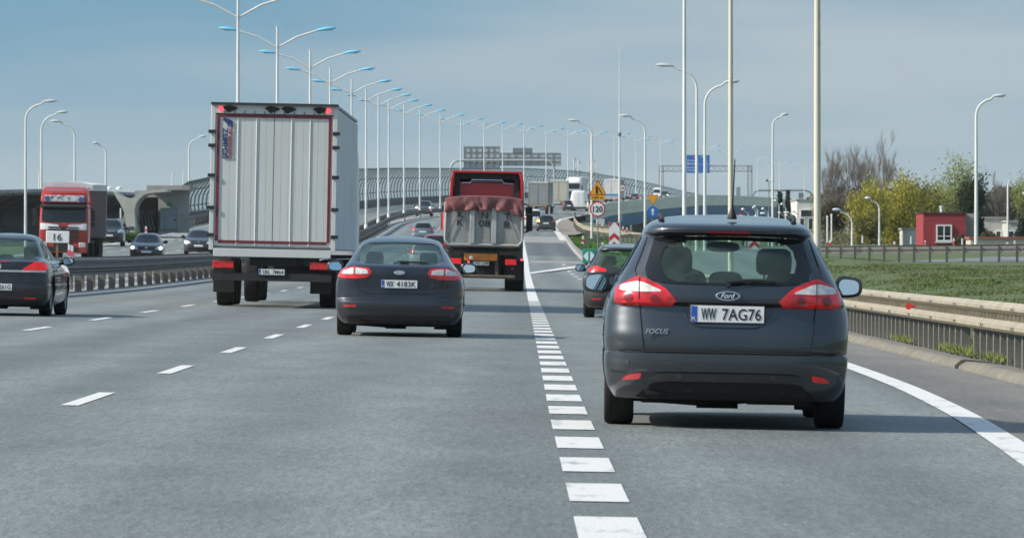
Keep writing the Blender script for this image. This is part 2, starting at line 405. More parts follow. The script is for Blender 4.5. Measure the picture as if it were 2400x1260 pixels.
# diagonal taper line and the pale rim round the gore nose
P = [rp(276, 12.5, .012), rp(276, 12.9, .012)]
mk.add([rp(268, 12.45, .012), rp(276, 12.45, .012), rp(318, 15.6, .012), rp(308, 15.6, .012)], [(0, 1, 2, 3)])
for d in (-2.0, -15.4): strip(mk, d - .1, d + .1, 100, 700, .006)
for dd in (-5.6, -9.2, -12.6):
    for i in range(40):
        c = 110 + 12 * i; strip(mk, dd - .06, dd + .06, c - 2, c + 2, .006)
# hatched area left of the opposite road
for i in range(8):
    c = 375 + 9 * i; mk.add([rp(c, -15.6, .012), rp(c + 2.5, -15.6, .012), rp(c + 7.5, -12.9, .012), rp(c + 5, -12.9, .012)], [(0, 1, 2, 3)])
tag(mk.build('road_markings', M_PAINT, smooth=0), kind='structure')

# kerb and gutter ----------------------------------------------------------
def kerb(name, f, Z0, Z1, h=.09, w=.16, m=None):
    mb = MB(); zs = zsteps(Z0, Z1, 2.0); rings = []
    for Z in zs:
        d = f(Z); j = random.uniform(-.008, .008)
        rings.append([rp(Z, d, -.1), rp(Z, d + .02, h * .35), rp(Z, d + .10, h + j), rp(Z, d + w, h + j), rp(Z, d + w + .25, h * .8 + j), rp(Z, d + w + .27, -.2)])
    mb.loft(rings, cap=True); return tag(mb.build(name, m or M_KERB, smooth=50), kind='structure')
kerb('kerb', lambda Z: 16.45, 20, 62.0); kerb('kerb', lambda Z: 16.45, 62.6, 110); kerb('kerb', lambda Z: 16.3, 110, 200)
kerb('kerb', lambda Z: edge_r(Z) + .02, 300, 478, h=.12, m=M_CONCW)

# gore nose: concrete apron swelling out of the road edge -------------------
def apron():
    mb = MB(); Z0, Z1 = 480, 690
    zs = zsteps(Z0, Z1, 6); vs = []; fs = []; n = 5
    for Z in zs:
        t = (Z - Z0) / (Z1 - Z0)
        a = edge_r(Z) + .05; b = float(np.interp(Z, [480, 500, 560, 620, 690], [17.0, 18.2, 18.0, 16.2, 14.9]))
        for i in range(n): vs.append(rp(Z, a + (b - a) * i / (n - 1), .03 + .06 * i / (n - 1)))
    for i in range(len(zs) - 1):
        for j in range(n - 1): fs.append((i*n+j, i*n+j+1, (i+1)*n+j+1, (i+1)*n+j))
    mb.add(vs, fs); tag(mb.build('gore_apron', mat('apron_dirt', (.27, .245, .20), .9, col2=(.16, .145, .115), scale=.35, ramp=(.35,.62), bump=.3, bscale=4), smooth=60), kind='structure')
    mk2 = MB(); strip(mk2, lambda Z: edge_r(Z) - .45, lambda Z: edge_r(Z) + .05, 446, 700, .035, st=5); tag(mk2.build('gore_edge_line', mat('worn_paint', (.60, .59, .54), .7, var=.2, scale=2), smooth=0), kind='structure')
apron()

# ramp road on the right, banked towards the camera ------------------------
RAMP = [Vector((13.2, 265, .81)), Vector((14.5, 261, .82)), Vector((18, 248, .84)), Vector((21.6, 236, .86)), Vector((28, 222, .9)), Vector((40, 205, 1.0)), Vector((70, 180, 1.3))]
def ramp_pts(off, dz, st=8):
    out = []
    for i in range(len(RAMP) - 1):
        a, b = RAMP[i], RAMP[i + 1]
        n = Vector((b.y - a.y, a.x - b.x, 0)).normalized() * -1
        if i == 0: out.append(a + n * off + Vector((0, 0, dz)))
        nb = n
        if i < len(RAMP) - 2:
            c = RAMP[i + 2]; n2 = Vector((c.y - b.y, b.x - c.x, 0)).normalized() * -1; nb = (n + n2).normalized()
        out.append(b + nb * off + Vector((0, 0, dz)))
    return out
def ramp_strip(name, o0, z0, o1, z1, m):
    A, B = ramp_pts(o0, z0), ramp_pts(o1, z1); mb = MB(); n = len(A)
    mb.add(A + B, [(i, i + 1, n + i + 1, n + i) for i in range(n - 1)]); return tag(mb.build(name, m, smooth=60), kind='structure')
ramp_strip('ramp_road', .2, .05, 8.0, .30, M_ASPH)
ramp_strip('ramp_verge', 8.0, .295, 17, .45, M_GRASS)
ramp_strip('ramp_verge', -3.0, -.12, .2, .045, M_GRASS)

# exit road leaving to the right beyond the estate car
mb = MB(); pth = [(170, 3.4), (210, 4.6), (250, 6.4), (290, 9.2), (330, 13.2), (370, 18.5), (420, 27)]; vs = []
_ex = pchip([p[0] for p in pth], [p[1] for p in pth])
for Z in zsteps(170, 420, 6):
    x = _ex(Z); z0 = max(ground_z(x, Z), ground_z(x + 6, Z), ground_z(x + 3, Z)) + .14; vs += [(x, Z, z0), (x + 6.2, Z, z0 - .08)]
mb.add(vs, [(2*i, 2*i+1, 2*i+3, 2*i+2) for i in range(len(vs)//2 - 1)]); tag(mb.build('exit_road', M_ASPH, smooth=60), kind='structure')

# grass blades: bank between the guard rail and the ramp --------------------
def grass_patch(name, pts, hts, m, label, wid=.02, lean=.5):
    n = len(pts); vs = np.zeros((n * 3, 3)); ang = RNG.uniform(0, 6.283, n); h = hts
    P = np.array(pts); dx, dy = np.cos(ang), np.sin(ang); w = wid * (0.6 + RNG.random(n))
    vs[0::3] = P - np.stack([dx * w, dy * w, np.zeros(n) + .02], 1); vs[1::3] = P + np.stack([dx * w, dy * w, np.zeros(n) - .02], 1)
    l = RNG.normal(0, lean, (n, 2)); vs[2::3] = P + np.stack([l[:, 0] * h, l[:, 1] * h, h], 1)
    mb = MB(); mb.v = [tuple(v) for v in vs]; mb.f = [(3*i, 3*i+1, 3*i+2) for i in range(n)]
    me = bpy.data.meshes.new(name); me.from_pydata(mb.v, [], mb.f); me.materials.append(m)
    o = bpy.data.objects.new(name, me); COL.objects.link(o); return tag(o, label, 'grass', kind='stuff')
M_BLADE = mat('grass_blade', (.078, .135, .026), .8, col2=(.095, .088, .040), scale=.4, ramp=(.38, .6), spec=.0)
M_TUFT = mat('grass_tuft', (.17, .26, .05), .7, col2=(.24, .22, .10), scale=5, spec=.2)
pts, hs = [], []
while len(pts) < 90000:
    y = random.uniform(58, 262); x = 6.5 + (max(8, .1 * y) ) * random.random() ** .9
    if x > 26: continue
    a = Vector((x, y))
    if y > 180 and x > np.interp(y, [180, 205, 222, 236, 248, 261, 270, 283], [70, 40, 28, 21.6, 18, 14.5, 13, 13]) - .3: continue
    cl = mnoise.noise((x * .5, y * .12, 3))
    if cl < -.25 and random.random() < .7: continue
    pts.append((x, y, ground_z(x, y) + mnoise.noise((x * .12, y * .05, 0)) * .12)); hs.append(random.uniform(.012, .038) * (1.3 + cl))
grass_patch('grass', pts, np.array(hs), M_BLADE, 'green and brown spring grass on the bank beside the ramp', wid=.022)
pts, hs = [], []
for c in [(58.5, .35), (64.5, .5), (69.3, 1.1), (71.5, .5), (79.5, .9)]:
    for _ in range(520):
        y = random.gauss(c[0], c[1]); d = 17.0 + abs(random.gauss(0, .16)); p = rp(y, d, .08)
        pts.append(tuple(p)); hs.append(random.uniform(.02, .05 + .08 * random.random()))
grass_patch('grass', pts, np.array(hs), M_TUFT, 'bright tufts growing along the kerb under the guard rail', wid=.006)
pts, hs = [], []
for _ in range(9000):
    y = random.uniform(303, 476); d = random.uniform(16.2, 19.8); p = rp(y, d, -.2); pts.append(tuple(p)); hs.append(random.uniform(.1, .35))
grass_patch('grass', pts, np.array(hs), mat('verge_blade', (.075, .16, .025), .7, var=.3, scale=.6, spec=.2), 'fresh green grass in the wedge below the speed sign', wid=.05)
# ================================================================== CARS
def paint(name, col, rough=.28, flake=.05, dirt=.25, metal=0.0):
    """car paint with a film of road dust in soft patches"""
    if name in MATS: return MATS[name]
    m = mat(name, col, rough, metal=metal, spec=.5, coat=1.0)
    nt = m.node_tree; n = nt.nodes; L = nt.links; b = n['Principled BSDF']
    t = n.new('ShaderNodeTexCoord'); q = n.new('ShaderNodeTexNoise'); q.inputs['Scale'].default_value = 2.2; q.inputs['Detail'].default_value = 7; q.inputs['Roughness'].default_value = .68
    L.new(t.outputs['Object'], q.inputs['Vector'])
    sep = n.new('ShaderNodeSeparateXYZ'); L.new(t.outputs['Object'], sep.inputs[0])
    mrz = n.new('ShaderNodeMapRange'); mrz.inputs['From Min'].default_value = .75; mrz.inputs['From Max'].default_value = .2; L.new(sep.outputs['Z'], mrz.inputs['Value'])
    ad = n.new('ShaderNodeMath'); ad.operation = 'MULTIPLY_ADD'; ad.inputs[1].default_value = .55; L.new(mrz.outputs[0], ad.inputs[0]); L.new(q.outputs[0], ad.inputs[2])
    mrd = n.new('ShaderNodeMapRange'); mrd.inputs['From Min'].default_value = .45; mrd.inputs['From Max'].default_value = 1.05; mrd.inputs['To Max'].default_value = dirt * 2; L.new(ad.outputs[0], mrd.inputs['Value'])
    x = n.new('ShaderNodeMixRGB'); x.inputs[1].default_value = (*col, 1); x.inputs[2].default_value = (.115, .105, .085, 1); L.new(mrd.outputs[0], x.inputs['Fac'])
    L.new(x.outputs[0], b.inputs['Base Color'])
    mrr = n.new('ShaderNodeMapRange'); mrr.inputs['To Min'].default_value = rough; mrr.inputs['To Max'].default_value = .75; L.new(mrd.outputs[0], mrr.inputs['Value']); L.new(mrr.outputs[0], b.inputs['Roughness'])
    mc = n.new('ShaderNodeMapRange'); mc.inputs['To Min'].default_value = 1.0; mc.inputs['To Max'].default_value = .05; L.new(mrd.outputs[0], mc.inputs['Value']); L.new(mc.outputs[0], b.inputs['Coat Weight'])
    return m
M_TYRE = mat('tyre_rubber', (.014, .014, .014), .85, var=.3, scale=9, spec=.3)
M_RIM = mat('wheel_alloy', (.30, .29, .27), .45, metal=.7, var=.35, scale=4)
M_BLACK = mat('black_plastic', (.018, .018, .019), .6, var=.2, scale=8)
M_UNDER = mat('underbody', (.010, .010, .011), .9)
M_DARKGLASS = mat('dark_glass', (.012, .016, .018), .04, spec=.6)
M_CHROME = mat('chrome', (.72, .73, .75), .14, metal=1.0)
M_MIRROR = mat('mirror_silver', (.80, .85, .90), .015, metal=1.0)
M_LENSR = mat('red_lens', (.46, .010, .014), .16, spec=.6, coat=.6, var=.5, scale=11, emit=(1, .02, .02), estr=.05)
M_LENSRD = mat('red_lens_dark', (.20, .006, .010), .16, spec=.6, coat=.6)
M_LENSRL = mat('red_lens_lit', (.58, .012, .016), .2, spec=.6, var=.4, scale=11, emit=(1, .02, .02), estr=.22)
M_LENSC = mat('clear_lens', (.62, .60, .57), .12, spec=.7, coat=.8, var=.2, scale=22)
M_LENSO = mat('amber_lens', (.75, .22, .02), .2, spec=.6)
M_LENSOL = mat('amber_lens_lit', (.9, .3, .04), .2, emit=(1, .42, .08), estr=2.2)
M_HEADL = mat('headlamp_glass', (.45, .47, .48), .08, spec=.8, coat=1, var=.25, scale=14)
M_HEADLIT = mat('headlamp_lit', (.9, .88, .8), .2, emit=(1, .93, .78), estr=3.0)
M_PLATE = mat('plate_white', (.72, .73, .72), .4, var=.06, scale=12)
M_PLATEB = mat('plate_blue', (.02, .10, .42), .4)
M_INK = mat('black_ink', (.015, .015, .016), .5)
M_WHITE = mat('white_enamel', (.78, .79, .78), .4)
M_FABRIC = mat('seat_fabric', (.020, .022, .024), .9)
M_GLASS = glass_mat('car_glass', (.95, .985, .975), .03, refl=(.45, .48, .50))
M_GLASSR = glass_mat('tinted_glass', (.80, .92, .88), .04, refl=(.38, .41, .43), dust=.05)

class Body:
    def __init__(s, z, w, yr, yf, ar=.40, af=.55, n=3.2, bulge=.03):
        s.z0, s.z1 = z[0], z[-1]; s.zs = z
        s.fw, s.fr, s.ff = pchip(z, w), pchip(z, yr), pchip(z, yf); s.ar0, s.af0, s.n, s.bulge = ar, af, n, bulge
    def par(s, z, sh=0.0, clip=None):
        w = max(.02, s.fw(z) - sh * .9); a = s.fr(z) + sh; b = s.ff(z) - sh
        if clip is not None: b = min(b, clip)
        L = max(b - a, .04); ar = min(s.ar0, L * .48); af = min(s.af0, L * .48); return w, a, b, ar, af
    def half(s, y, z, sh=0.0, clip=None):
        w, a, b, ar, af = s.par(z, sh, clip); n = s.n
        if y <= a or y >= b: return 0.0
        if y < a + ar: t = (a + ar - y) / ar; return w * (1 - t ** n) ** (1 / n)
        if y > b - af: t = (y - b + af) / af; return w * (1 - t ** n) ** (1 / n)
        m = b - af - a - ar
        return w * (1 + s.bulge * math.sin(math.pi * (y - a - ar) / m)) if m > .05 else w
    def ring(s, z, sh=0.0, clip=None, q=10, m=10):
        w, a, b, ar, af = s.par(z, sh, clip); e = 2 / s.n; pts = []
        for i in range(q + 1):
            t = math.pi / 2 * i / q; pts.append((w * math.sin(t) ** e, a + ar * (1 - math.cos(t) ** e)))
        for i in range(1, m):
            y = a + ar + (b - af - a - ar) * i / m; pts.append((s.half(y, z, sh, clip), y))
        for i in range(q, -1, -1):
            t = math.pi / 2 * i / q; pts.append((w * math.sin(t) ** e, b - af * (1 - math.cos(t) ** e)))
        return [(x, y, z) for x, y in pts] + [(-x, y, z) for x, y in pts[-2:0:-1]]
    def rear(s, x, z):
        w, a, b, ar, af = s.par(z); t = min(abs(x) / w, .9995); return Vector((x, a + ar * (1 - (1 - t ** s.n) ** (1 / s.n)), z))
    def front(s, x, z):
        w, a, b, ar, af = s.par(z); t = min(abs(x) / w, .9995); return Vector((x, b - af * (1 - (1 - t ** s.n) ** (1 / s.n)), z))
    def side(s, sg):
        return lambda y, z: Vector((sg * s.half(y, z), y, z))
    def levels(s, step=.022):
        zs = []; zz = s.zs
        for a, b in zip(zz[:-1], zz[1:]):
            dy = max(abs(s.ff(b) - s.ff(a)), abs(s.fr(b) - s.fr(a)), abs(s.fw(b) - s.fw(a)))
            k = max(1, int(math.ceil((b - a) / step)), int(math.ceil(dy / .12))); zs += [a + (b - a) * i / k for i in range(k)]
        return zs + [zz[-1]]

def surf_n(fn, a, b, dirv, e=.004):
    da = fn(a + e, b) - fn(a - e, b); db = fn(a, b + e) - fn(a, b - e); n = da.cross(db)
    if n.length < 1e-9: return dirv.copy()
    n.normalize()
    if n.dot(dirv) < 0: n = -n
    if n.dot(dirv) < .05: n = (n + dirv * .3).normalized()
    return n
def patch(mb, poly, fn, dirv, off=.004, thick=.02, du=.035):
    """a plate lying on the surface fn over the (a, b) polygon, monotone in a"""
    A = [p[0] for p in poly]; lo, hi = min(A), max(A); eps = 1e-4
    k = max(4, int((hi - lo) / du)); cols = sorted(set([lo + eps + (hi - lo - 2*eps) * i / k for i in range(k + 1)] + [min(max(a, lo + eps), hi - eps) for a in A]))
    cols = [c for i, c in enumerate(cols) if i == 0 or c - cols[i-1] > du * .12 or i == len(cols) - 1]
    spans = []
    for a in cols:
        hits = []
        for i in range(len(poly)):
            (a0, b0), (a1, b1) = poly[i], poly[(i + 1) % len(poly)]
            if (a0 - a) * (a1 - a) <= 0 and a0 != a1: hits.append(b0 + (b1 - b0) * (a - a0) / (a1 - a0))
        spans.append((min(hits), max(hits)) if hits else (0, 0))
    m = max(2, int(math.ceil(max(h - l for l, h in spans) / du))); f, bk = [], []
    for a, (l, h) in zip(cols, spans):
        for j in range(m + 1):
            b = l + (h - l) * j / m; p = fn(a, b); n = surf_n(fn, a, b, dirv); f.append(p + n * off); bk.append(p + n * (off - thick))
    nc = len(cols); N = len(f); fs = []
    for i in range(nc - 1):
        for j in range(m):
            q = (i*(m+1)+j, (i+1)*(m+1)+j, (i+1)*(m+1)+j+1, i*(m+1)+j+1); fs.append(q); fs.append(tuple(N + t for t in q[::-1]))
        for j in (0, m): fs.append((i*(m+1)+j, (i+1)*(m+1)+j, N+(i+1)*(m+1)+j, N+i*(m+1)+j))
    for i in (0, nc - 1):
        for j in range(m): fs.append((i*(m+1)+j, i*(m+1)+j+1, N+i*(m+1)+j+1, N+i*(m+1)+j))
    mb.add(f + bk, fs); return mb
BACK, FRONT = Vector((0, -1, 0)), Vector((0, 1, 0))
def groove(mb, path, fn, dirv, r=.005, off=.0, step=.04):
    pts = []
    for (a0, b0), (a1, b1) in zip(path[:-1], path[1:]):
        k = max(1, int(math.hypot(a1 - a0, b1 - b0) / step))
        pts += [(a0 + (a1 - a0) * i / k, b0 + (b1 - b0) * i / k) for i in range(k)]
    pts.append(path[-1]); mb.tube([fn(a, b) + surf_n(fn, a, b, dirv) * off for a, b in pts], r, 6); return mb
def mirx(poly): return [(-a, b) for a, b in poly]

def wheel(parent, x, y, r, w, rim=M_RIM, detail=True):
    sg = 1 if x > 0 else -1; n = 32 if detail else 18; h = w / 2
    o = MB().lathe([(r*.62, -h*.9), (r*.86, -h), (r*.955, -h*.94), (r*.992, -h*.78), (r, -h*.4), (r, h*.4), (r*.992, h*.78), (r*.955, h*.94), (r*.86, h), (r*.62, h*.9)], n=n)
    if detail:
        for k in (-.5, 0, .5): o.lathe([(r*1.003, h*k - .006), (r*.985, h*k), (r*1.003, h*k + .006)], n=n)
    ob = o.build('wheel', M_TYRE, parent, loc=(x, y, r))
    rb = MB(); rb.lathe([(r*.64, sg*h*.6), (r*.66, sg*h*.92), (r*.60, sg*h*.94), (r*.57, sg*h*.6), (r*.12, sg*h*.55), (0.01, sg*h*.62)], n=n)
    if detail:
        for k in range(10):
            t = 2*math.pi*k/10; c, s_ = math.cos(t), math.sin(t)
            rb.tube([(sg*h*.78, c*r*.1, s_*r*.1), (sg*h*.84, c*r*.6, s_*r*.6)], [r*.06, r*.045], 6)
    rb.build('rim', rim, ob)
    return ob
def plate(parent, c, txt, face='-y', w=.52, h=.114, eu=True, tilt=0.0):
    sg = -1 if face == '-y' else 1
    f = MB().box((0, 0, 0), (w + .02, .014, h + .022)).build('number_plate', M_BLACK, parent, bevel=.004); f.location = c; f.rotation_euler = (tilt, 0, 0)
    MB().box((0, sg*.009, .003), (w, .006, h)).build('plate_face', M_PLATE, f, bevel=.002)
    if eu:
        x0 = -(w/2 - .022) if face == '-y' else (w/2 - .022)
        MB().box((x0, sg*.0125, .003), (.042, .003, h - .004)).build('country_band', M_PLATEB, f)
        text('PL', .030, .026, (x0, sg*.015, -.030), M_WHITE, f, face, .003)
    if txt:
        tw = w - .085; parts = txt.split(' '); x = -tw/2 + .025; n = len(txt.replace(' ', '')) + .6 * (len(parts) - 1); cw = tw / n
        for i, p_ in enumerate(parts):
            ww = cw * len(p_); cx = x + ww / 2
            text(p_, ww - cw * .16, h * .70, ((cx if face == '-y' else -cx), sg*.014, .003), M_INK, f, face, .002, bold=.008); x += ww + cw * .6
    return f
def door_mirror(parent, x, y, z, m, w=.24, h=.17, dp=.10):
    sg = 1 if x > 0 else -1
    o = MB(); rings = []
    for t, k in ((0, .80), (.25, 1.0), (.55, .97), (.85, .78), (1, .45)):
        ring = []
        for j in range(20):
            a = 2*math.pi*j/20; cx = abs(math.cos(a))**.62 * (1 if math.cos(a) >= 0 else -1); cz = abs(math.sin(a))**.62 * (1 if math.sin(a) >= 0 else -1)
            ring.append((cx*w/2*k, t*dp, cz*h/2*k*(1 - .12*cx*sg)))
        rings.append(ring)
    o.loft(rings)
    ob = o.build('door_mirror', m, parent); ob.location = (x, y, z); ob.rotation_euler = (0, 0, 0)
    arm = MB().tube([(x - sg*w*.45, y + dp*.5, z - h*.25), (x - sg*(w*.5 + .14), y + dp*.6, z - h*.35)], .03, 8); a = arm.build('mirror_arm', M_BLACK, ob); a.location = (-x, -y, -z)
    g = MB(); n = 20; pr = []
    for j in range(n):
        a = 2*math.pi*j/n; cx = abs(math.cos(a))**.62 * (1 if math.cos(a) >= 0 else -1); cz = abs(math.sin(a))**.62 * (1 if math.sin(a) >= 0 else -1)
        pr.append((cx*w/2*.74, cz*h/2*.72*(1 - .12*cx*sg)))
    g.prism(pr, 'y', -.004, .004); go = g.build('mirror_glass', M_MIRROR, ob, smooth=0); go.location = (0, -.003, 0); go.rotation_euler = (R(-3.5), 0, R(-4) * sg)
    return ob

def seats(parent, y_front, y_rear, hw=.37, zb=.45, ztop=1.02, rear_top=.98):
    for x in (-hw, hw):
        s = MB(); rings = []
        for z, w_, d_ in ((zb, .46, .13), (zb+.25, .48, .13), (ztop-.12, .42, .11), (ztop-.02, .34, .09), (ztop, .26, .06)):
            y0 = y_front - .30 * (z - zb)
            rings.append([(x + w_/2*math.copysign(abs(math.cos(t))**.5, math.cos(t)), y0 + d_/2*math.copysign(abs(math.sin(t))**.5, math.sin(t)), z) for t in [2*math.pi*j/16 for j in range(16)]])
        s.loft(rings); so = s.build('seat', M_FABRIC, parent)
        h = MB(); rings = []; yh = y_front - .30 * (ztop + .1 - zb)
        for z, w_ in ((ztop+.035, .20), (ztop+.06, .26), (ztop+.15, .27), (ztop+.205, .24), (ztop+.225, .17)):
            rings.append([(x + w_/2*math.copysign(abs(math.cos(t))**.6, math.cos(t)), yh + .05*math.copysign(abs(math.sin(t))**.6, math.sin(t)), z) for t in [2*math.pi*j/16 for j in range(16)]])
        h.loft(rings); h.tube([(x-.07, yh, ztop-.05), (x-.07, yh, ztop+.06)], .008, 6); h.tube([(x+.07, yh, ztop-.05), (x+.07, yh, ztop+.06)], .008, 6)
        h.build('headrest', M_FABRIC, so)
    if y_rear:
        b = MB(); b.prism(chaikin([(-.62, zb), (.62, zb), (.60, rear_top-.06), (.5, rear_top), (-.5, rear_top), (-.60, rear_top-.06)], 2), 'y', y_rear-.06, y_rear+.06)
        bo = b.build('rear_bench', M_FABRIC, parent)
        for x in (-.42, 0.0, .42):
            h = MB(); h.prism(chaikin([(x-.13, rear_top+.005), (x+.13, rear_top+.005), (x+.115, rear_top+.12), (x-.115, rear_top+.12)], 2), 'y', y_rear-.05, y_rear+.04); h.build('headrest', M_FABRIC, bo)
def person(label, loc, rz=0.0, cloth=(.03, .035, .05), hair=(.02, .015, .012)):
    """a seated driver with the hands on the wheel, as one skinned body"""
    J = [(0, 0, .10), (0, -.02, .30), (0, -.03, .50), (0, 0, .60), (0, .015, .70), (0, .02, .80),
         (-.18, -.02, .50), (-.26, .14, .30), (-.17, .40, .36), (-.15, .47, .38), (.18, -.02, .50), (.26, .14, .30), (.17, .40, .36), (.15, .47, .38),
         (-.10, .06, .08), (-.16, .44, .12), (-.15, .62, -.22), (.10, .06, .08), (.16, .44, .12), (.15, .62, -.22)]
    E = [(0,1),(1,2),(2,3),(3,4),(4,5),(2,6),(6,7),(7,8),(8,9),(2,10),(10,11),(11,12),(12,13),(0,14),(14,15),(15,16),(0,17),(17,18),(18,19)]
    rad = [(.17,.13),(.165,.125),(.17,.11),(.058,.058),(.078,.095),(.07,.09),(.08,.075),(.05,.05),(.036,.034),(.045,.02),(.08,.075),(.05,.05),(.036,.034),(.045,.02),(.09,.09),(.07,.07),(.05,.05),(.09,.09),(.07,.07),(.05,.05)]
    me = bpy.data.meshes.new('person'); me.from_pydata(J, E, []); o = bpy.data.objects.new('person', me); COL.objects.link(o)
    o.modifiers.new('skin', 'SKIN'); 
    for v, r_ in zip(me.skin_vertices[0].data, rad): v.radius = r_
    me.skin_vertices[0].data[0].use_root = True
    sd = o.modifiers.new('sub', 'SUBSURF'); sd.levels = 2; sd.render_levels = 2
    dg = DG(); dg.update(); nm = bpy.data.meshes.new_from_object(o.evaluated_get(dg)); o.modifiers.clear(); o.data = nm; bpy.data.meshes.remove(me)
    skin = mat('skin', (.48, .29, .21), .6); cl = mat('driver_clothes', cloth, .85)
    nm.materials.clear(); nm.materials.append(cl); nm.materials.append(skin)
    for p_ in nm.polygons:
        c = p_.center; p_.material_index = 1 if (c.z > .60 or (c.y > .36 and c.z > .3)) else 0
    nm.shade_smooth()
    h = MB(); rings = []
    for t in range(7):
        a = math.pi/2 * t/6; rings.append([(.092*math.cos(a)*math.cos(b), .01 + .108*math.cos(a)*math.sin(b) - .01, .765 + .115*math.sin(a)) for b in [2*math.pi*j/14 for j in range(14)]])
    h.loft(rings); h.build('hair', mat('hair', hair, .6), o)
    f = MB(); f.tube([(0, .105, .755), (0, .125, .725), (0, .108, .715)], [.012, .016, .010], 8); f.build('nose', skin, o)
    o.location = loc; o.rotation_euler = (0, 0, rz); return tag(o, label, 'person')

def build_car(name, label, cat, P, group=None, near=True, plate_rear=None, plate_front=None):
    """returns the Empty and the Body; local origin on the ground under the rear bumper, y forward"""
    t = thing(name, label, cat, group=group); B = Body(**P['body']); pm = P['paint']
    mb = MB(); mb.loft([B.ring(z) for z in B.levels(.022 if near else .05)]); body = mb.build('body', pm, t, smooth=40)
    r = P.get('wheel_r', .32); wx = P.get('track', .76); tw = P.get('tyre_w', .205)
    ya, yb = P['axles']
    if near:
        arch = MB()
        for y in (ya, yb):
            for sg in (-1, 1): arch.lathe([(r + .055, sg*.50), (r + .055, sg*1.2)], c=(0, y, r + .01), n=36)
        boolean(body, _par(arch, t))
    if P.get('hollow') and near:
        zc = P.get('cab_floor', .60); cl = P['scuttle']
        cav = MB(); zz = [zc + (B.z1 - .05 - zc) * i / 22 for i in range(23)]
        cav.loft([B.ring(z, .055, cl + max(0, (z - .95)) * 0 if z < P.get('belt', .95) else None) for z in zz]); boolean(body, _par(cav, t))
        if 'rear_win' in P:
            c = MB(); c.prism(P['rear_win'], 'y', -1, P.get('rear_cut', .75)); boolean(body, _par(c, t))
        c = MB(); c.prism(P['front_win'], 'y', cl - .75, 6); boolean(body, _par(c, t))
        for sw in P['side_wins']:
            c = MB(); c.prism(sw, 'x', -1.5, 1.5); boolean(body, _par(c, t))
        body.data.materials.clear(); body.data.materials.append(pm)
        body.data.shade_smooth(); body.data.set_sharp_from_angle(angle=R(38))
        g1, g2, off, th = M_GLASSR, M_GLASS, -.006, .004
    else: g1 = g2 = M_DARKGLASS; off, th = .004, .012
    if near:
        body.data.materials.clear(); body.data.materials.append(pm); body.data.shade_smooth(); body.data.set_sharp_from_angle(angle=R(38))
    if 'rear_win' in P: patch(MB(), P['rear_win'], B.rear, BACK, off, th, .06).build('rear_window', g1, t)
    fw = patch(MB(), P['front_win'], B.front, FRONT, off, th, .06).build('windscreen', g2, t)
    for sw in P['side_wins']:
        for sg in (-1, 1): patch(MB(), sw, B.side(sg), Vector((sg, 0, 0)), off, th, .08).build('side_window', g2, t)
    for y in (ya, yb):
        for sg in (-1, 1): wheel(t, sg * wx, y, r, tw, detail=near)
    for sg in (-1, 1): door_mirror(t, sg * (P.get('mirror_x', .93)), P['mirror_y'], P.get('mirror_z', 1.0), P.get('mirror_mat', pm), *P.get('mirror_size', (.22, .16)))
    L = B.ff(.5)
    u = MB(); zb = B.z0
    u.box((0, L/2, zb + .06), (1.2, L - .9, .16)); u.box((0, .35, zb + .10), (1.15, .5, .14)); u.tube([(-.45, .12, zb + .05), (-.45, .9, zb + .05)], .045, 10); u.box((.1, ya, zb - .0), (1.1, .12, .06)); u.box((.38, .5, zb + .02), (.45, .4, .10)); u.box((-.35, .6, zb + .03), (.5, .3, .13)); u.tube([(-.72, .7, zb + .0), (-.2, .8, zb - .03), (.3, .8, zb + .0), (.72, .7, zb + .01)], .028, 8); u.box((.62, .8, zb - .02), (.22, .25, .10)); u.box((-.05, .9, zb - .01), (.3, .2, .09), rx=.2)
    u.build('underbody', M_UNDER, t)
    if plate_rear:
        z = P['plate_z']; p = B.rear(0, z); plate(t, (P.get('plate_x', 0), p.y - .014, z), plate_rear)
    if plate_front:
        z = P.get('fplate_z', .42); p = B.front(0, z); plate(t, (0, p.y + .014, z), plate_front, '+y')
    return t, B, body
def _par(mb, t):
    o = mb.build('cutter', M_BLACK, None, smooth=0); return o

def place(root, X, Z, back=False, yaw=0.0, drop=0.0):
    d = X - xmf(Z); a, b, c = road_rot(Z, d, back); h = heading(Z)
    root.location = (X, Z, rz_(Z, d) - drop)
    root.rotation_euler = (a, b, c + h + yaw)

# ---- body tables ------------------------------------------------------------
WAGON = dict(z=[.20,.28,.36,.46,.515,.525,.56,.63,.72,.80,.846,.866,.90,.97,1.02,1.08,1.20,1.30,1.335,1.352,1.372,1.395,1.415,1.44,1.465,1.48,1.487,1.49],
             w=[.80,.845,.862,.872,.872,.866,.868,.874,.875,.868,.856,.850,.835,.800,.778,.748,.682,.628,.608,.602,.592,.575,.555,.51,.43,.32,.18,.03],
             yr=[.17,.055,.022,.0,.004,.034,.026,.030,.058,.082,.090,.060,.056,.075,.098,.135,.205,.262,.285,.195,.188,.205,.30,.72,1.15,1.5,1.7,1.85],
             yf=[4.36,4.46,4.50,4.51,4.51,4.51,4.51,4.50,4.47,4.42,4.34,4.28,4.15,3.72,3.42,3.28,3.0,2.78,2.70,2.66,2.62,2.57,2.52,2.40,2.25,2.12,2.03,1.98])
WAG_SIDE = [chaikin([(3.08,.955),(2.62,1.30),(2.25,1.36),(1.72,1.365),(1.72,.965)], 1, .12), chaikin([(1.66,.965),(1.66,1.365),(1.0,1.355),(.92,.985)], 1, .12), chaikin([(.85,.99),(.93,1.345),(.52,1.30),(.40,1.08)], 1, .15)]
WAG_REAR = chaikin([(-.595,1.10),(-.575,1.02),(-.43,.992),(.0,.988),(.43,.992),(.575,1.02),(.595,1.10),(.525,1.318),(.40,1.328),(0,1.332),(-.40,1.328),(-.525,1.318)], 2, .2)
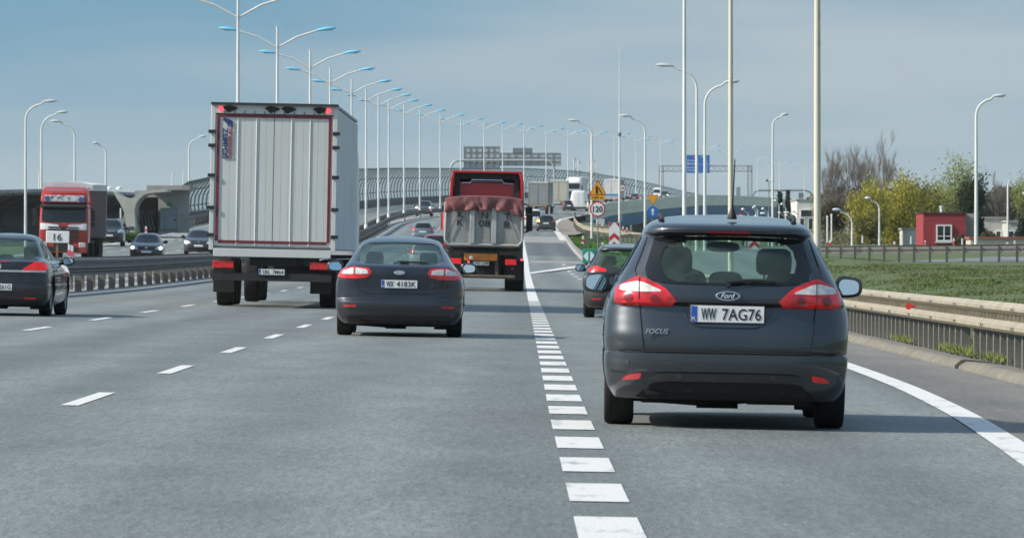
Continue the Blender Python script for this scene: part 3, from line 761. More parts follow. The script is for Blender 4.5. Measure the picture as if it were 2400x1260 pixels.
WAG_FRONT = chaikin([(-.66,.985),(.66,.985),(.55,1.36),(0,1.385),(-.55,1.36)], 2, .15)
def wagon_spec(pm): return dict(body=WAGON, paint=pm, axles=(.93, 3.58), wheel_r=.325, track=.762, tyre_w=.215, hollow=True, scuttle=3.25, belt=.99, rear_win=WAG_REAR, front_win=WAG_FRONT,
    side_wins=WAG_SIDE, mirror_x=.955, mirror_y=2.55, mirror_z=.985, mirror_size=(.205, .155), plate_z=.79, rear_cut=.62)

# ---- the dark grey estate car in front ------------------------------------------
def hero():
    pm = paint('grey_blue_paint', (.030, .040, .052), .36, dirt=.10, metal=.5)
    P = wagon_spec(pm)
    t, B, body = build_car('estate_car', 'large dark grey estate car with a roof aerial right ahead in the slip lane', 'car', P, plate_rear='WW 7AG76')
    # lamps
    out = chaikin([(-.800,.850),(-.796,.962),(-.645,1.040),(-.60,1.034),(-.455,.970),(-.360,.884),(-.400,.848)], 1, .14)
    clr = chaikin([(-.765,.938),(-.755,.978),(-.645,1.004),(-.590,.995),(-.452,.936),(-.62,.932)], 1, .15)
    for sg in (1, -1):
        f = (lambda p: p) if sg > 0 else mirx
        lo = patch(MB(), f(out), B.rear, BACK, .012, .03, .02).build('tail_light', M_LENSR, t)
        patch(MB(), f(clr), B.rear, BACK, .0165, .01, .02).build('clear_lens', M_LENSC, lo)
        for cx, cz, rr in ((-.52, .893, .030), (-.70, .893, .032)):
            k = sg; mbb = MB(); pl = [(k*cx + rr*math.cos(2*math.pi*j/14), cz + rr*.9*math.sin(2*math.pi*j/14)) for j in range(14)]
            patch(mbb, pl, B.rear, BACK, .0155, .008, .015).build('bulb_chamber', M_LENSRD, lo)
        g = groove(MB(), [(-.625*sg, 1.03), (-.628*sg, .86)], B.rear, BACK, .0035, .016).build('lens_gap', M_BLACK, lo)
        rf = chaikin([(-.745,.330),(-.70,.366),(-.60,.385),(-.612,.338)], 1, .15)
        patch(MB(), f(rf), B.rear, BACK, .010, .02, .02).build('reflector', M_LENSR, t)
    # hatch outline, crease and bumper edge
    g = MB(); hatch = [(-.603,1.33),(-.580,1.315),(-.632,1.17),(-.664,1.09),(-.645,1.02),(-.628,.86),(-.610,.70),(-.592,.535)]
    groove(g, hatch[1:], B.rear, BACK, .005); groove(g, mirx(hatch[1:]), B.rear, BACK, .005); groove(g, [(-.592,.522),(.592,.522)], B.rear, BACK, .009, .006)
    groove(g, [(-.592,.535),(-.68,.540),(-.76,.53)], B.rear, BACK, .0035); groove(g, [(.592,.535),(.68,.540),(.76,.53)], B.rear, BACK, .0035)
    g.build('hatch_gap', M_UNDER, t)
    patch(MB(), [(-.40,.848),(-.365,.872),(.365,.872),(.40,.848),(.30,.842),(-.30,.842)], B.rear, BACK, .003, .01, .04).build('recess_shade', M_UNDER, t)  # dark strip painting the shade in the plate recess
    # recess sides of the plate well
    for sg in (-1, 1):
        groove(MB(), [(sg*.33,.845),(sg*.27,.735),(sg*.20,.705),(0,.702)], B.rear, BACK, .007, .001).build('plate_well_edge', pm, t)
    # bumper sculpting
    lip = patch(MB(), chaikin([(-.84,.515),(-.84,.40),(-.70,.392),(0,.400),(.70,.392),(.84,.40),(.84,.515),(.60,.508),(0,.512),(-.60,.508)], 1, .1), B.rear, BACK, .016, .03, .04)
    lip.build('bumper', pm, t)
    patch(MB(), chaikin([(-.56,.330),(-.50,.380),(-.40,.388),(.40,.388),(.50,.380),(.56,.330),(.40,.335),(-.40,.335)], 1, .15), B.rear, BACK, .014, .02, .04).build('bumper_insert', mat('grey_plastic', (.035,.035,.034), .55, var=.2, scale=6), t)
    patch(MB(), chaikin([(-.66,.20),(-.52,.322),(.52,.322),(.66,.20)], 1, .1), B.rear, BACK, .003, .02, .05).build('rear_valance', M_UNDER, t)
    for x, z in ((-.70,.455),(-.33,.362),(.33,.362),(.70,.455)):
        patch(MB(), [(x+.016*math.cos(2*math.pi*j/12), z+.016*math.sin(2*math.pi*j/12)) for j in range(12)], B.rear, BACK, .020, .02, .01).build('parking_sensor', mat('sensor_plastic', (.05,.055,.06), .4), t)
    fri = mat('window_frit', (.010, .012, .013), .06, spec=.6)
    for f in (lambda p: p, mirx):
        patch(MB(), f([(-.592,1.10),(-.575,1.03),(-.485,1.005),(-.485,1.316),(-.53,1.312)]), B.rear, BACK, .0012, .003, .03).build('window_frit', fri, t)
        patch(MB(), f([(-.484,1.005),(-.484,1.13),(-.468,1.075),(-.43,1.035),(-.36,1.014),(-.36,.998)]), B.rear, BACK, .0012, .003, .02).build('window_frit', fri, t)
        patch(MB(), f([(-.484,1.318),(-.484,1.17),(-.462,1.235),(-.42,1.275),(-.34,1.297),(-.34,1.326)]), B.rear, BACK, .0012, .003, .02).build('window_frit', fri, t)
    patch(MB(), [(-.338,1.297),(-.338,1.326),(0,1.330),(.338,1.326),(.338,1.297),(0,1.304)], B.rear, BACK, .0012, .003, .03).build('window_frit', fri, t)
    patch(MB(), [(-.358,.998),(-.358,1.014),(0,1.006),(.358,1.014),(.358,.998),(0,.990)], B.rear, BACK, .0012, .003, .03).build('window_frit', fri, t)
    # emblem
    p = B.rear(0, .92); e = MB(); el = [(.088*math.cos(2*math.pi*j/32), .034*math.sin(2*math.pi*j/32)) for j in range(32)]
    e.prism(el, 'y', -.006, .006); eo = e.build('emblem', M_CHROME, t, bevel=.003); eo.location = (0, p.y - .006, .92)
    MB().prism([(a*.86, b*.78) for a, b in el], 'y', -.002, .002).build('oval', mat('emblem_blue', (.02,.035,.10), .25, coat=.5), eo).location = (0, -.0075, 0)
    text('Ford', .100, .036, (0, -.0105, .001), M_WHITE, eo, '-y', .003, shear=.35)
    q = B.rear(-.41, .665); tx = text('FOCUS', .165, .036, (-.50, q.y - .006, .668), M_CHROME, t, '-y', .008, name='badge', shear=.3, bold=.012)
    # wiper, high brake light, spoiler, aerial, rails
    w = MB(); pz = 1.005; a = B.rear(.0, pz)
    w.tube([a + Vector((0,.01,0)), a + Vector((0,-.03,0))], .020, 10)
    w.tube([B.rear(x, 1.018 + .012*math.sin(x*7)) + Vector((0,-.022,0)) for x in (0,.08,.16,.24,.34)], [.019,.017,.014,.011,.007], 8)
    w.tube([B.rear(x, 1.036 - .02*(x-.04)) + Vector((0,-.014,0)) for x in (.04,.14,.24,.36)], .005, 6); w.build('rear_wiper', M_BLACK, t)
    patch(MB(), [(-.155,1.342),(-.150,1.366),(.150,1.366),(.155,1.342)], B.rear, BACK, .005, .02, .03).build('high_brake_light', M_LENSRD, t)
    for sg in (-1, 1):
        rr = MB(); pts = []
        for i in range(12):
            y = .62 + 1.95*i/11; pts.append((sg*(.475 + .015*math.sin(i*.28)), y, 1.452 + .030*math.sin(math.pi*i/11) - (.02 if i in (0, 11) else 0)))
        rr.tube(pts, .018, 8); rr.build('roof_rail', M_BLACK, t)
        groove(MB(), [(.55, 0), (.56, 0)], lambda a_, b_: Vector((sg*.47, a_, 1.435)), Vector((0,0,1)), .012).build('rail_foot', M_BLACK, t)
    an = MB(); an.lathe([(.034,0),(.034,.015),(.022,.05),(.012,.075)], c=(.03,.72,1.452), ax='z', n=14); an.tube([(.03,.72,1.50),(.032,.70,1.56),(.040,.60,1.87)], [.010,.006,.004], 8); an.build('roof_aerial', M_BLACK, t)
    # cabin
    seats(t, 2.15, 1.25, ztop=1.03, rear_top=.965)
    d = MB(); d.prism(chaikin([(2.75,.62),(2.75,.93),(2.9,.985),(3.2,.96),(3.2,.62)],1), 'x', -.68, .68); d.build('dashboard', M_FABRIC, t)
    st = MB(); cc = Vector((-.37, 2.62, .90)); st.tube([cc + Vector((.18*math.cos(2*math.pi*j/20), -.06*math.sin(2*math.pi*j/20), .17*math.sin(2*math.pi*j/20))) for j in range(20)], .016, 8, closed=True); st.tube([cc, cc + Vector((0,.25,-.08))], .03, 8); st.tube([cc + Vector((-.17,0,0)), cc + Vector((.17,0,0))], .018, 6); st.build('steering_wheel', M_BLACK, t)
    MB().prism(chaikin([(-.13,1.225),(.13,1.225),(.12,1.30),(-.12,1.30)],2), 'y', 2.62, 2.65).build('inside_mirror', M_BLACK, t)
    place(t, 1.44, 38.0, yaw=R(-1.2)); t.scale = (.95, .95, .98)
    return t, B
HERO, HB = hero()
dv = person('driver in dark clothes at the wheel of the dark grey estate car', (0, 0, 0))
M_ = HERO.matrix_basis
bpy.context.view_layer.update(); dv.matrix_basis = HERO.matrix_basis @ Matrix.Translation((-.37, 2.12, .52))

# ---- grey crossover hidden behind it --------------------------------------------
def second():
    pm = paint('dark_graphite_paint', (.035, .039, .042), .36, dirt=.12, metal=.5)
    P = wagon_spec(pm); t, B, body = build_car('crossover_car', 'dark grey crossover car with pale roof rails half hidden by the estate car', 'car', P, plate_rear='WI 297F')
    for sg in (1, -1):
        f = (lambda p: p) if sg > 0 else mirx
        patch(MB(), f(chaikin([(-.79,.90),(-.78,.98),(-.66,1.035),(-.46,.975),(-.43,.93),(-.58,.90)],1,.15)), B.rear, BACK, .012, .03, .03).build('tail_light', M_LENSRL, t)
        patch(MB(), f([(-.72,.36),(-.72,.40),(-.55,.40),(-.55,.36)]), B.rear, BACK, .012, .02, .03).build('reflector', M_LENSR, t)
        rr = MB(); rr.tube([(sg*.52, .45 + 2.2*i/10, 1.44 + .05*math.sin(math.pi*i/10)**.5) for i in range(11)], .022, 8); rr.build('roof_rail', mat('rail_aluminium', (.6,.61,.62), .35, metal=.8), t)
    g = MB(); groove(g, [(-.668,1.10),(-.62,.86),(-.592,.535),(.592,.535),(.62,.86),(.668,1.10)], B.rear, BACK, .006); g.build('hatch_gap', M_UNDER, t)
    patch(MB(), [(-.85,.26),(-.85,.50),(.85,.50),(.85,.26)], B.rear, BACK, .012, .02, .05).build('bumper', mat('grey_plastic', (.035,.035,.034), .55), t)
    seats(t, 2.15, 1.25)
    place(t, 2.20, 107.0, yaw=R(-.4)); t.scale = (.955,) * 3
second()

# ---- dark fastback in the next lane ------------------------------------------------
FAST = dict(z=[.18,.26,.36,.48,.535,.545,.60,.70,.80,.90,.96,1.00,1.03,1.08,1.16,1.25,1.33,1.38,1.41,1.435,1.455,1.465,1.47],
            w=[.82,.88,.91,.925,.925,.922,.928,.928,.915,.875,.835,.80,.78,.745,.70,.645,.59,.545,.49,.40,.28,.15,.03],
            yr=[.18,.06,.02,.0,.004,.03,.035,.04,.035,.03,.035,.06,.12,.28,.52,.80,1.06,1.24,1.38,1.55,1.8,2.0,2.2],
            yf=[4.62,4.73,4.77,4.78,4.78,4.78,4.77,4.72,4.58,4.15,3.75,3.60,3.50,3.36,3.15,2.95,2.78,2.68,2.6,2.52,2.45,2.4,2.35])
def fastback():
    pm = paint('navy_black_paint', (.018, .024, .038), .34, dirt=.10, metal=.5)
    P = dict(body=FAST, paint=pm, axles=(1.0, 3.85), wheel_r=.33, track=.80, tyre_w=.225, hollow=True, scuttle=3.45, belt=1.0,
             rear_win=chaikin([(-.66,1.045),(.66,1.045),(.55,1.355),(0,1.375),(-.55,1.355)], 2, .14), rear_cut=2.1,
             front_win=chaikin([(-.68,1.02),(.68,1.02),(.52,1.36),(0,1.385),(-.52,1.36)], 2, .14),
             side_wins=[chaikin([(3.25,1.0),(2.72,1.33),(2.1,1.36),(2.1,.99)],1,.1), chaikin([(2.04,.99),(2.04,1.36),(1.35,1.30),(.95,1.10),(1.0,1.0)],1,.1)],
             mirror_x=1.0, mirror_y=2.85, mirror_z=1.0, mirror_size=(.25,.165), plate_z=.76)
    t, B, body = build_car('fastback_car', 'dark navy fastback car with clear topped tail lamps behind the red tipper truck', 'car', P, plate_rear='WX 4183K')
    for sg in (1, -1):
        f = (lambda p: p) if sg > 0 else mirx
        lo = patch(MB(), f(chaikin([(-.905,.84),(-.86,.955),(-.70,1.0),(-.45,.985),(-.40,.93),(-.45,.86),(-.6,.83)],1,.15)), B.rear, BACK, .012, .03, .025).build('tail_light', M_LENSR, t)
        patch(MB(), f(chaikin([(-.84,.895),(-.80,.945),(-.665,.985),(-.655,.895)],1,.12)), B.rear, BACK, .0165, .01, .02).build('clear_lens', M_LENSC, lo)
        patch(MB(), f(chaikin([(-.635,.895),(-.635,.982),(-.47,.962),(-.45,.905)],1,.12)), B.rear, BACK, .0165, .01, .02).build('clear_lens', M_LENSC, lo)
        patch(MB(), f([(-.80,.425),(-.80,.452),(-.61,.452),(-.63,.425)]), B.rear, BACK, .010, .02, .02).build('reflector', M_LENSR, t)
    g = MB(); hp = [(-.70,1.02),(-.655,.86),(-.58,.68),(-.48,.625),(0,.62)]; groove(g, hp, B.rear, BACK, .005); groove(g, mirx(hp), B.rear, BACK, .005); g.build('boot_gap', M_UNDER, t)
    patch(MB(), chaikin([(-.88,.545),(-.88,.40),(.88,.40),(.88,.545)],1,.05), B.rear, BACK, .010, .03, .05).build('bumper', pm, t)
    patch(MB(), [(-.74,.19),(-.74,.31),(.74,.31),(.74,.19)], B.rear, BACK, .006, .02, .05).build('rear_valance', M_BLACK, t)
    p = B.rear(0,.93); e = MB(); el = [(.08*math.cos(2*math.pi*j/28), .032*math.sin(2*math.pi*j/28)) for j in range(28)]; e.prism(el,'y',-.006,.006); e.build('emblem', M_CHROME, t, bevel=.003).location = (0, p.y-.006, .93)
    wp = MB(); wp.tube([B.rear(x, 1.085)+Vector((0,-.03,0)) for x in (0,.2,.42)], [.018,.013,.008], 8); wp.build('rear_wiper', M_BLACK, t)
    seats(t, 2.35, 1.55, hw=.40, ztop=1.0, rear_top=.98)
    for sg in (-1,1):
        groove(MB(), [(1.0,.95),(1.05,.62),(1.35,.45)], B.side(sg), Vector((sg,0,0)), .004).build('door_gap', M_UNDER, t)
        hd = MB(); hd.tube([B.side(sg)(y,.90)+Vector((sg*.025,0,0)) for y in (1.25,1.32,1.42)], .016, 8); hd.build('door_handle', pm, t)
    place(t, -1.565, 77.5, yaw=R(.4)); t.scale = (.95,) * 3
fastback()

# ---- dark sedan cut off at the left ---------------------------------------------------
SEDAN = dict(z=[.19,.27,.36,.46,.55,.56,.62,.72,.82,.90,.945,.965,.985,1.02,1.10,1.20,1.29,1.345,1.385,1.41,1.43,1.44,1.445],
             w=[.79,.84,.86,.875,.878,.872,.875,.870,.855,.83,.80,.77,.745,.715,.67,.62,.565,.53,.48,.41,.30,.16,.03],
             yr=[.18,.06,.02,.0,.004,.028,.035,.04,.04,.05,.075,.16,.42,.60,.74,.93,1.12,1.25,1.38,1.52,1.75,1.95,2.1],
             yf=[4.40,4.52,4.57,4.58,4.58,4.58,4.57,4.52,4.36,4.0,3.7,3.55,3.45,3.32,3.12,2.9,2.72,2.62,2.55,2.5,2.42,2.35,2.3])
def sedan():
    pm = paint('black_violet_paint', (.016, .016, .024), .34, dirt=.10, metal=.5)
    P = dict(body=SEDAN, paint=pm, axles=(.93, 3.60), wheel_r=.318, track=.755, tyre_w=.205, hollow=True, scuttle=3.35, belt=.975,
             rear_win=chaikin([(-.66,.998),(.66,.998),(.52,1.325),(0,1.345),(-.52,1.325)], 2, .13), rear_cut=1.75,
             front_win=chaikin([(-.66,.99),(.66,.99),(.50,1.33),(0,1.36),(-.50,1.33)], 2, .13),
             side_wins=[chaikin([(3.15,.965),(2.62,1.29),(2.1,1.335),(2.1,.965)],1,.1), chaikin([(2.04,.965),(2.04,1.335),(1.45,1.27),(1.02,1.02),(1.05,.975)],1,.1)],
             mirror_x=.965, mirror_y=2.72, mirror_z=.965, mirror_size=(.23,.15), plate_z=.50)
    t, B, body = build_car('saloon_car', 'black saloon car with lit red tail lamp cut off beside the median guard rail', 'car', P, plate_rear='WPI 5261G')
    for sg in (1, -1):
        f = (lambda p: p) if sg > 0 else mirx
        lo = patch(MB(), f(chaikin([(-.845,.835),(-.815,.905),(-.72,.945),(-.62,.935),(-.42,.815),(-.44,.80),(-.80,.80)],1,.12)), B.rear, BACK, .012, .03, .025).build('tail_light', M_LENSRL, t)
        patch(MB(), f([(-.82,.765),(-.82,.798),(-.44,.798),(-.40,.765)]), B.rear, BACK, .012, .02, .025).build('reversing_lens', M_LENSC, lo)
        patch(MB(), f([(-.66,.30),(-.66,.328),(-.47,.328),(-.47,.30)]), B.rear, BACK, .010, .02, .02).build('reflector', M_LENSR, t)
        groove(MB(), [(1.02,.93),(1.07,.62),(1.30,.45)], B.side(sg), Vector((sg,0,0)), .004).build('door_gap', M_UNDER, t)
        hd = MB(); hd.tube([B.side(sg)(y,.80)+Vector((sg*.025,0,0)) for y in (1.25,1.32,1.42)], .016, 8); hd.build('door_handle', pm, t)
    patch(MB(), [(-.44,.765),(-.44,.800),(.44,.800),(.44,.765)], B.rear, BACK, .010, .02, .04).build('chrome_strip', M_CHROME, t)
    patch(MB(), [(-.20,.925),(-.20,.945),(.20,.945),(.20,.925)], B.rear, BACK, .008, .02, .03).build('high_brake_light', M_LENSRD, t)
    g = MB(); hp = [(-.68,.955),(-.44,.80),(-.40,.765),(-.36,.60),(-.24,.575)]; groove(g, hp, B.rear, BACK, .005); groove(g, mirx(hp), B.rear, BACK, .005); groove(g, [(-.83,.575),(.83,.575)], B.rear, BACK, .004); g.build('boot_gap', M_UNDER, t)
    patch(MB(), chaikin([(-.83,.555),(-.83,.40),(.83,.40),(.83,.555)],1,.05), B.rear, BACK, .008, .03, .05).build('bumper', pm, t)
    patch(MB(), [(-.70,.20),(-.70,.29),(.70,.29),(.70,.20)], B.rear, BACK, .006, .02, .05).build('rear_valance', M_BLACK, t)
    p = B.rear(0,.865); e = MB(); e.tube([(.055*math.cos(2*math.pi*j/24), 0, .055*math.sin(2*math.pi*j/24)) for j in range(24)], .008, 6, closed=True); e.tube([(-.06,0,.012),(.0,0,.006),(.0,0,-.006),(.06,0,-.012)], .006, 6); e.build('emblem', M_CHROME, t).location = (0, p.y-.008, .865)
    seats(t, 2.25, 1.45, ztop=.99, rear_top=.95)
    place(t, -8.42, 92.0, yaw=R(-1.0)); t.scale = (.94,) * 3
sedan()

# ---- simpler cars further off, back or front to the camera -----------------------------
HATCH = dict(z=[.18,.28,.40,.52,.56,.66,.80,.90,.98,1.10,1.25,1.36,1.42,1.46,1.48,1.485],
             w=[.78,.83,.855,.86,.855,.86,.85,.82,.77,.71,.63,.56,.48,.34,.16,.03], yr=[.15,.04,.0,.0,.03,.04,.05,.06,.09,.16,.26,.34,.45,.9,1.4,1.7],
             yf=[3.9,4.0,4.05,4.06,4.05,4.02,3.85,3.55,3.2,2.9,2.6,2.4,2.25,2.1,2.0,1.95])
SUV = dict(z=[.28,.38,.50,.62,.70,.85,1.0,1.08,1.15,1.30,1.50,1.62,1.70,1.75,1.77,1.775],
           w=[.84,.90,.92,.925,.92,.925,.91,.88,.83,.77,.70,.65,.57,.42,.2,.03], yr=[.12,.04,.0,.0,.02,.03,.05,.07,.10,.16,.25,.31,.40,.9,1.5,1.8],
           yf=[4.5,4.62,4.68,4.70,4.70,4.68,4.62,4.40,3.55,3.2,2.92,2.75,2.6,2.45,2.3,2.2])
VAN = dict(z=[.25,.35,.5,.65,.9,1.1,1.3,1.6,1.9,2.2,2.32,2.40,2.45,2.47],
           w=[.88,.93,.95,.96,.96,.955,.94,.90,.86,.81,.77,.65,.4,.05], yr=[.10,.02,0,0,.01,.02,.03,.05,.07,.10,.14,.25,.6,1.5],
           yf=[4.8,4.9,4.95,4.96,4.9,4.6,4.2,3.85,3.55,3.25,3.1,2.9,2.5,2.0])
SMVAN = dict(z=[.2,.3,.45,.6,.85,1.0,1.15,1.4,1.65,1.75,1.80,1.82], w=[.82,.87,.89,.895,.895,.88,.85,.79,.73,.66,.45,.05], yr=[.10,.02,0,0,.01,.03,.05,.08,.12,.18,.45,1.2],
             yf=[4.2,4.3,4.35,4.36,4.3,3.9,3.3,2.9,2.55,2.4,2.2,1.8])
def far_car(name, label, kind, pm, X, Z, back=False, lit=None, cat='car', yaw=0.0, plate_=None, blink=None, dark_bumper=False):
    T = {'hatch': HATCH, 'suv': SUV, 'van': VAN, 'small_van': SMVAN, 'wagon': WAGON, 'sedan': SEDAN}[kind]
    H = T['z'][-1]; L = max(T['yf']); wb = {'hatch':(.75,3.25),'suv':(.95,3.75),'van':(1.0,4.1),'small_van':(.85,3.5),'wagon':(.93,3.58),'sedan':(.93,3.6)}[kind]
    fw, fr, ff = pchip(T['z'], T['w']), pchip(T['z'], T['yr']), pchip(T['z'], T['yf'])
    bz, tz = {'hatch':(.99,1.37),'suv':(1.14,1.64),'van':(1.38,2.12),'small_van':(1.12,1.66),'wagon':(1.0,1.33),'sedan':(1.0,1.33)}[kind]
    def win(mg): return chaikin([(-fw(bz)+mg, bz), (fw(bz)-mg, bz), (fw(tz)-mg*.8, tz), (-fw(tz)+mg*.8, tz)], 2, .12)
    ym = (wb[0]+wb[1])/2
    P = dict(body=T, paint=pm, axles=wb, wheel_r=.36 if kind in ('suv','van') else .31, track=fw(.5)-.11, tyre_w=.2, front_win=win(.12),
             side_wins=[[(ym-.1,bz),(ff(bz)-.35,bz),(ff(tz)-.25,tz-.02),(ym-.1,tz-.02)]] + ([] if kind in ('van','small_van') else [[(fr(tz)+.3,bz),(ym-.16,bz),(ym-.16,tz-.02),(fr(tz)+.3,tz-.02)]]),
             mirror_x=fw(.8)+.10, mirror_y=ff(bz)-.75, mirror_z=bz+.05, mirror_size=(.22,.17) if kind != 'van' else (.2,.32), mirror_mat=M_BLACK, plate_z=.62)
    if kind != 'van' or not dark_bumper: P['rear_win'] = win(.10)
    if kind == 'van': P.pop('rear_win', None)
    t, B, body = build_car(name, label, cat, P, near=False)
    if not back:
        a = fw(bz*.9)
        for sg in (1, -1):
            f = (lambda p: p) if sg > 0 else mirx
            lm = M_LENSOL if (blink == 'left' and sg > 0) else (M_LENSRL if lit else M_LENSR)
            zl = .95 if kind not in ('suv','van') else 1.1
            patch(MB(), f([(-a-.0,zl-.12),(-a-.0,zl+.10),(-a+.22,zl+.08),(-a+.26,zl-.12)]), B.rear, BACK, .012, .03, .05).build('tail_light', lm, t)
        patch(MB(), [(-.26,.66),(-.26,.78),(.26,.78),(.26,.66)], B.rear, BACK, .012, .02, .1).build('number_plate', M_PLATE, t)
        patch(MB(), [(-fw(.4)+.03,.28 if kind!='van' else .33),(-fw(.4)+.03,.50),(fw(.4)-.03,.50),(fw(.4)-.03,.28 if kind!='van' else .33)], B.rear, BACK, .012, .03, .1).build('bumper', M_BLACK if dark_bumper or kind == 'van' else pm, t)
        if kind in ('van', 'small_van'):
            g = MB(); groove(g, [(0,.52),(0,H-.2)], B.rear, BACK, .008); g.build('door_gap', M_UNDER, t)
    else:
        a = fw(.75); hl = M_HEADLIT if lit else M_HEADL; zh = {'suv':.98,'van':1.0}.get(kind, .72)
        for sg in (1, -1):
            f = (lambda p: p) if sg > 0 else mirx
            lo = patch(MB(), f(chaikin([(-a+.02,zh-.05),(-a+.03,zh+.10),(-a+.32,zh+.07),(-a+.42,zh-.07),(-a+.2,zh-.10)],1,.15)), B.front, FRONT, .012, .03, .04).build('headlight', M_HEADL, t)
            if lit: patch(MB(), f([(-a+.14+.085*math.cos(2*math.pi*j/12), zh+.075*math.sin(2*math.pi*j/12)) for j in range(12)]), B.front, FRONT, .018, .01, .03).build('bulb', hl, lo)
        patch(MB(), chaikin([(-.40,zh-.06),(-.42,zh+.06),(.42,zh+.06),(.40,zh-.06)],1,.1), B.front, FRONT, .010, .03, .05).build('grille', M_BLACK, t)
        if kind == 'suv': patch(MB(), [(-.44,zh-.02),(-.44,zh+.02),(.44,zh+.02),(.44,zh-.02)], B.front, FRONT, .018, .02, .08).build('grille_bar', M_CHROME, t)
        patch(MB(), chaikin([(-.55,.28 if kind!='suv' else .42),(-.6,.40 if kind!='suv' else .6),(.6,.40 if kind!='suv' else .6),(.55,.28 if kind!='suv' else .42)],1,.1), B.front, FRONT, .010, .03, .05).build('air_intake', M_BLACK, t)
        zp = .47 if kind != 'suv' else .66
        patch(MB(), [(-.26,zp),(-.26,zp+.11),(.26,zp+.11),(.26,zp)], B.front, FRONT, .016, .02, .1).build('number_plate', M_PLATE, t)
        e = B.front(0, zh); MB().disc((0, e.y + .02, zh), .06, .02).build('emblem', M_CHROME, t)
    place(t, X, Z + (L if back else 0), back, yaw); return t
# ================================================================== TRUCKS
M_ALU = mat('trailer_aluminium', (.40, .41, .40), .55, metal=.25, var=.25, scale=1.4, stretch=(1, 1, .4), bump=.15, bscale=6)
M_ALUD = mat('dirty_aluminium', (.34, .345, .33), .6, metal=.1, col2=(.22, .22, .20), scale=2.2, stretch=(1, 1, .5), ramp=(.38, .6))
M_WALL = mat('trailer_white', (.60, .62, .60), .5, col2=(.52, .54, .52), scale=.9, stretch=(1.6, 1, .5), ramp=(.25, .7))
M_CURT = mat('curtain_white', (.60, .63, .64), .6, var=.10, scale=1.0)
M_CHASS = mat('chassis_black', (.020, .020, .021), .75, var=.3, scale=5)
M_REDP = mat('truck_red_paint', (.43, .013, .020), .3, coat=.5, var=.12, scale=1.5)
M_REDO = mat('orange_red_paint', (.36, .034, .024), .32, coat=.4, var=.10, scale=1.2)
M_TAPE = mat('red_tape', (.17, .020, .028), .4, var=.15, scale=6)
M_REDGL = mat('marker_lit', (.8, .02, .03), .2, emit=(1, .04, .06), estr=2.0)
M_MUD = mat('mudflap', (.014, .014, .014), .8)

def truck_wheels(t, ys, x, r=.50, w=.34, dual=False):
    for y in ys:
        for sg in (-1, 1):
            wheel(t, sg * x, y, r, w if not dual else .60, mat('truck_rim', (.22, .22, .21), .6, var=.3, scale=5), detail=False)
def cab_body(t, L=2.2, w=1.24, z0=.95, z1=3.55, y0=0.0, pm=None, name='cab', slant=.22, n=5.0):
    """cab, front towards +y"""
    zs = [z0, z0+.25, z0+.75, z0+1.0, z0+1.9, z1-.35, z1-.12, z1-.03, z1]
    W_ = [w, w, w, w, w*.985, w*.97, w*.93, w*.82, w*.55]; fr = [y0+L, y0+L+.03, y0+L+.03, y0+L, y0+L-slant, y0+L-slant-.22, y0+L-slant-.42, y0+L-slant-.6, y0+L-slant-.9]
    B = Body(zs, W_, [y0]*8+[y0+.3], fr, ar=.08, af=.30, n=n, bulge=0.0)
    ob = MB().loft([B.ring(z, q=8, m=6) for z in B.levels(.1)]).build(name, pm, t, smooth=40); return B, ob

def box_trailer(t, W_=2.55, H=4.0, L=13.6, zf=1.15, y0=0.0, wall=None, side=None, roof=None, doors=True, frame=None, post=.09):
    """trailer body with its rear frame; rear at y0"""
    wall = wall or M_WALL; side = side or M_CURT; h = W_/2
    MB().box((0, y0 + L/2 + .06, (zf+H)/2), (W_-.04, L-.1, H-zf-.06)).build('trailer_body', side, t, bevel=.03)
    f = MB(); fr = frame or wall
    f.box((-h+post/2, y0+.04, (zf+H)/2), (post, .12, H-zf)); f.box((h-post/2, y0+.04, (zf+H)/2), (post, .12, H-zf)); f.box((0, y0+.04, H-.09), (W_-2*post, .118, .18)); f.box((0, y0+.04, zf-.05), (W_-2*post, .118, .16))
    fo = f.build('rear_frame', fr, t, bevel=.008)
    if doors:
        for sg in (-1, 1):
            d = MB(); hw = h - post - .012; xs = [0.006 + hw*i/8 for i in range(9)]
            for a, b in zip(xs[:-1], xs[1:]): d.box((sg*(a+b)/2, y0+.02, (zf+H)/2-.06), ((b-a)-.0035, .035, H-zf-.30))
            do = d.build('rear_door', wall, t, bevel=.0015)
            for q in (.30, .62):
                MB().tube([(sg*hw*q, y0+.002, zf+.1), (sg*hw*q, y0+.002, H-.25)], .014, 8).build('lock_rod', wall, do)
            hg = MB()
            for z in (zf+.3, zf+.85, zf+1.5, zf+2.1, H-.55): hg.box((sg*(h-.02), y0-.035, z), (.14, .03, .07))
            hg.build('hinge', M_BLACK, do)
    u = MB(); u.box((0, y0+L*.5, zf-.22), (.9, L-.3, .18)); 
    for y in np.arange(y0+.5, y0+L, 1.2): u.box((0, y, zf-.10), (W_-.1, .1, .08))
    u.build('chassis', M_CHASS, t)
    return fo

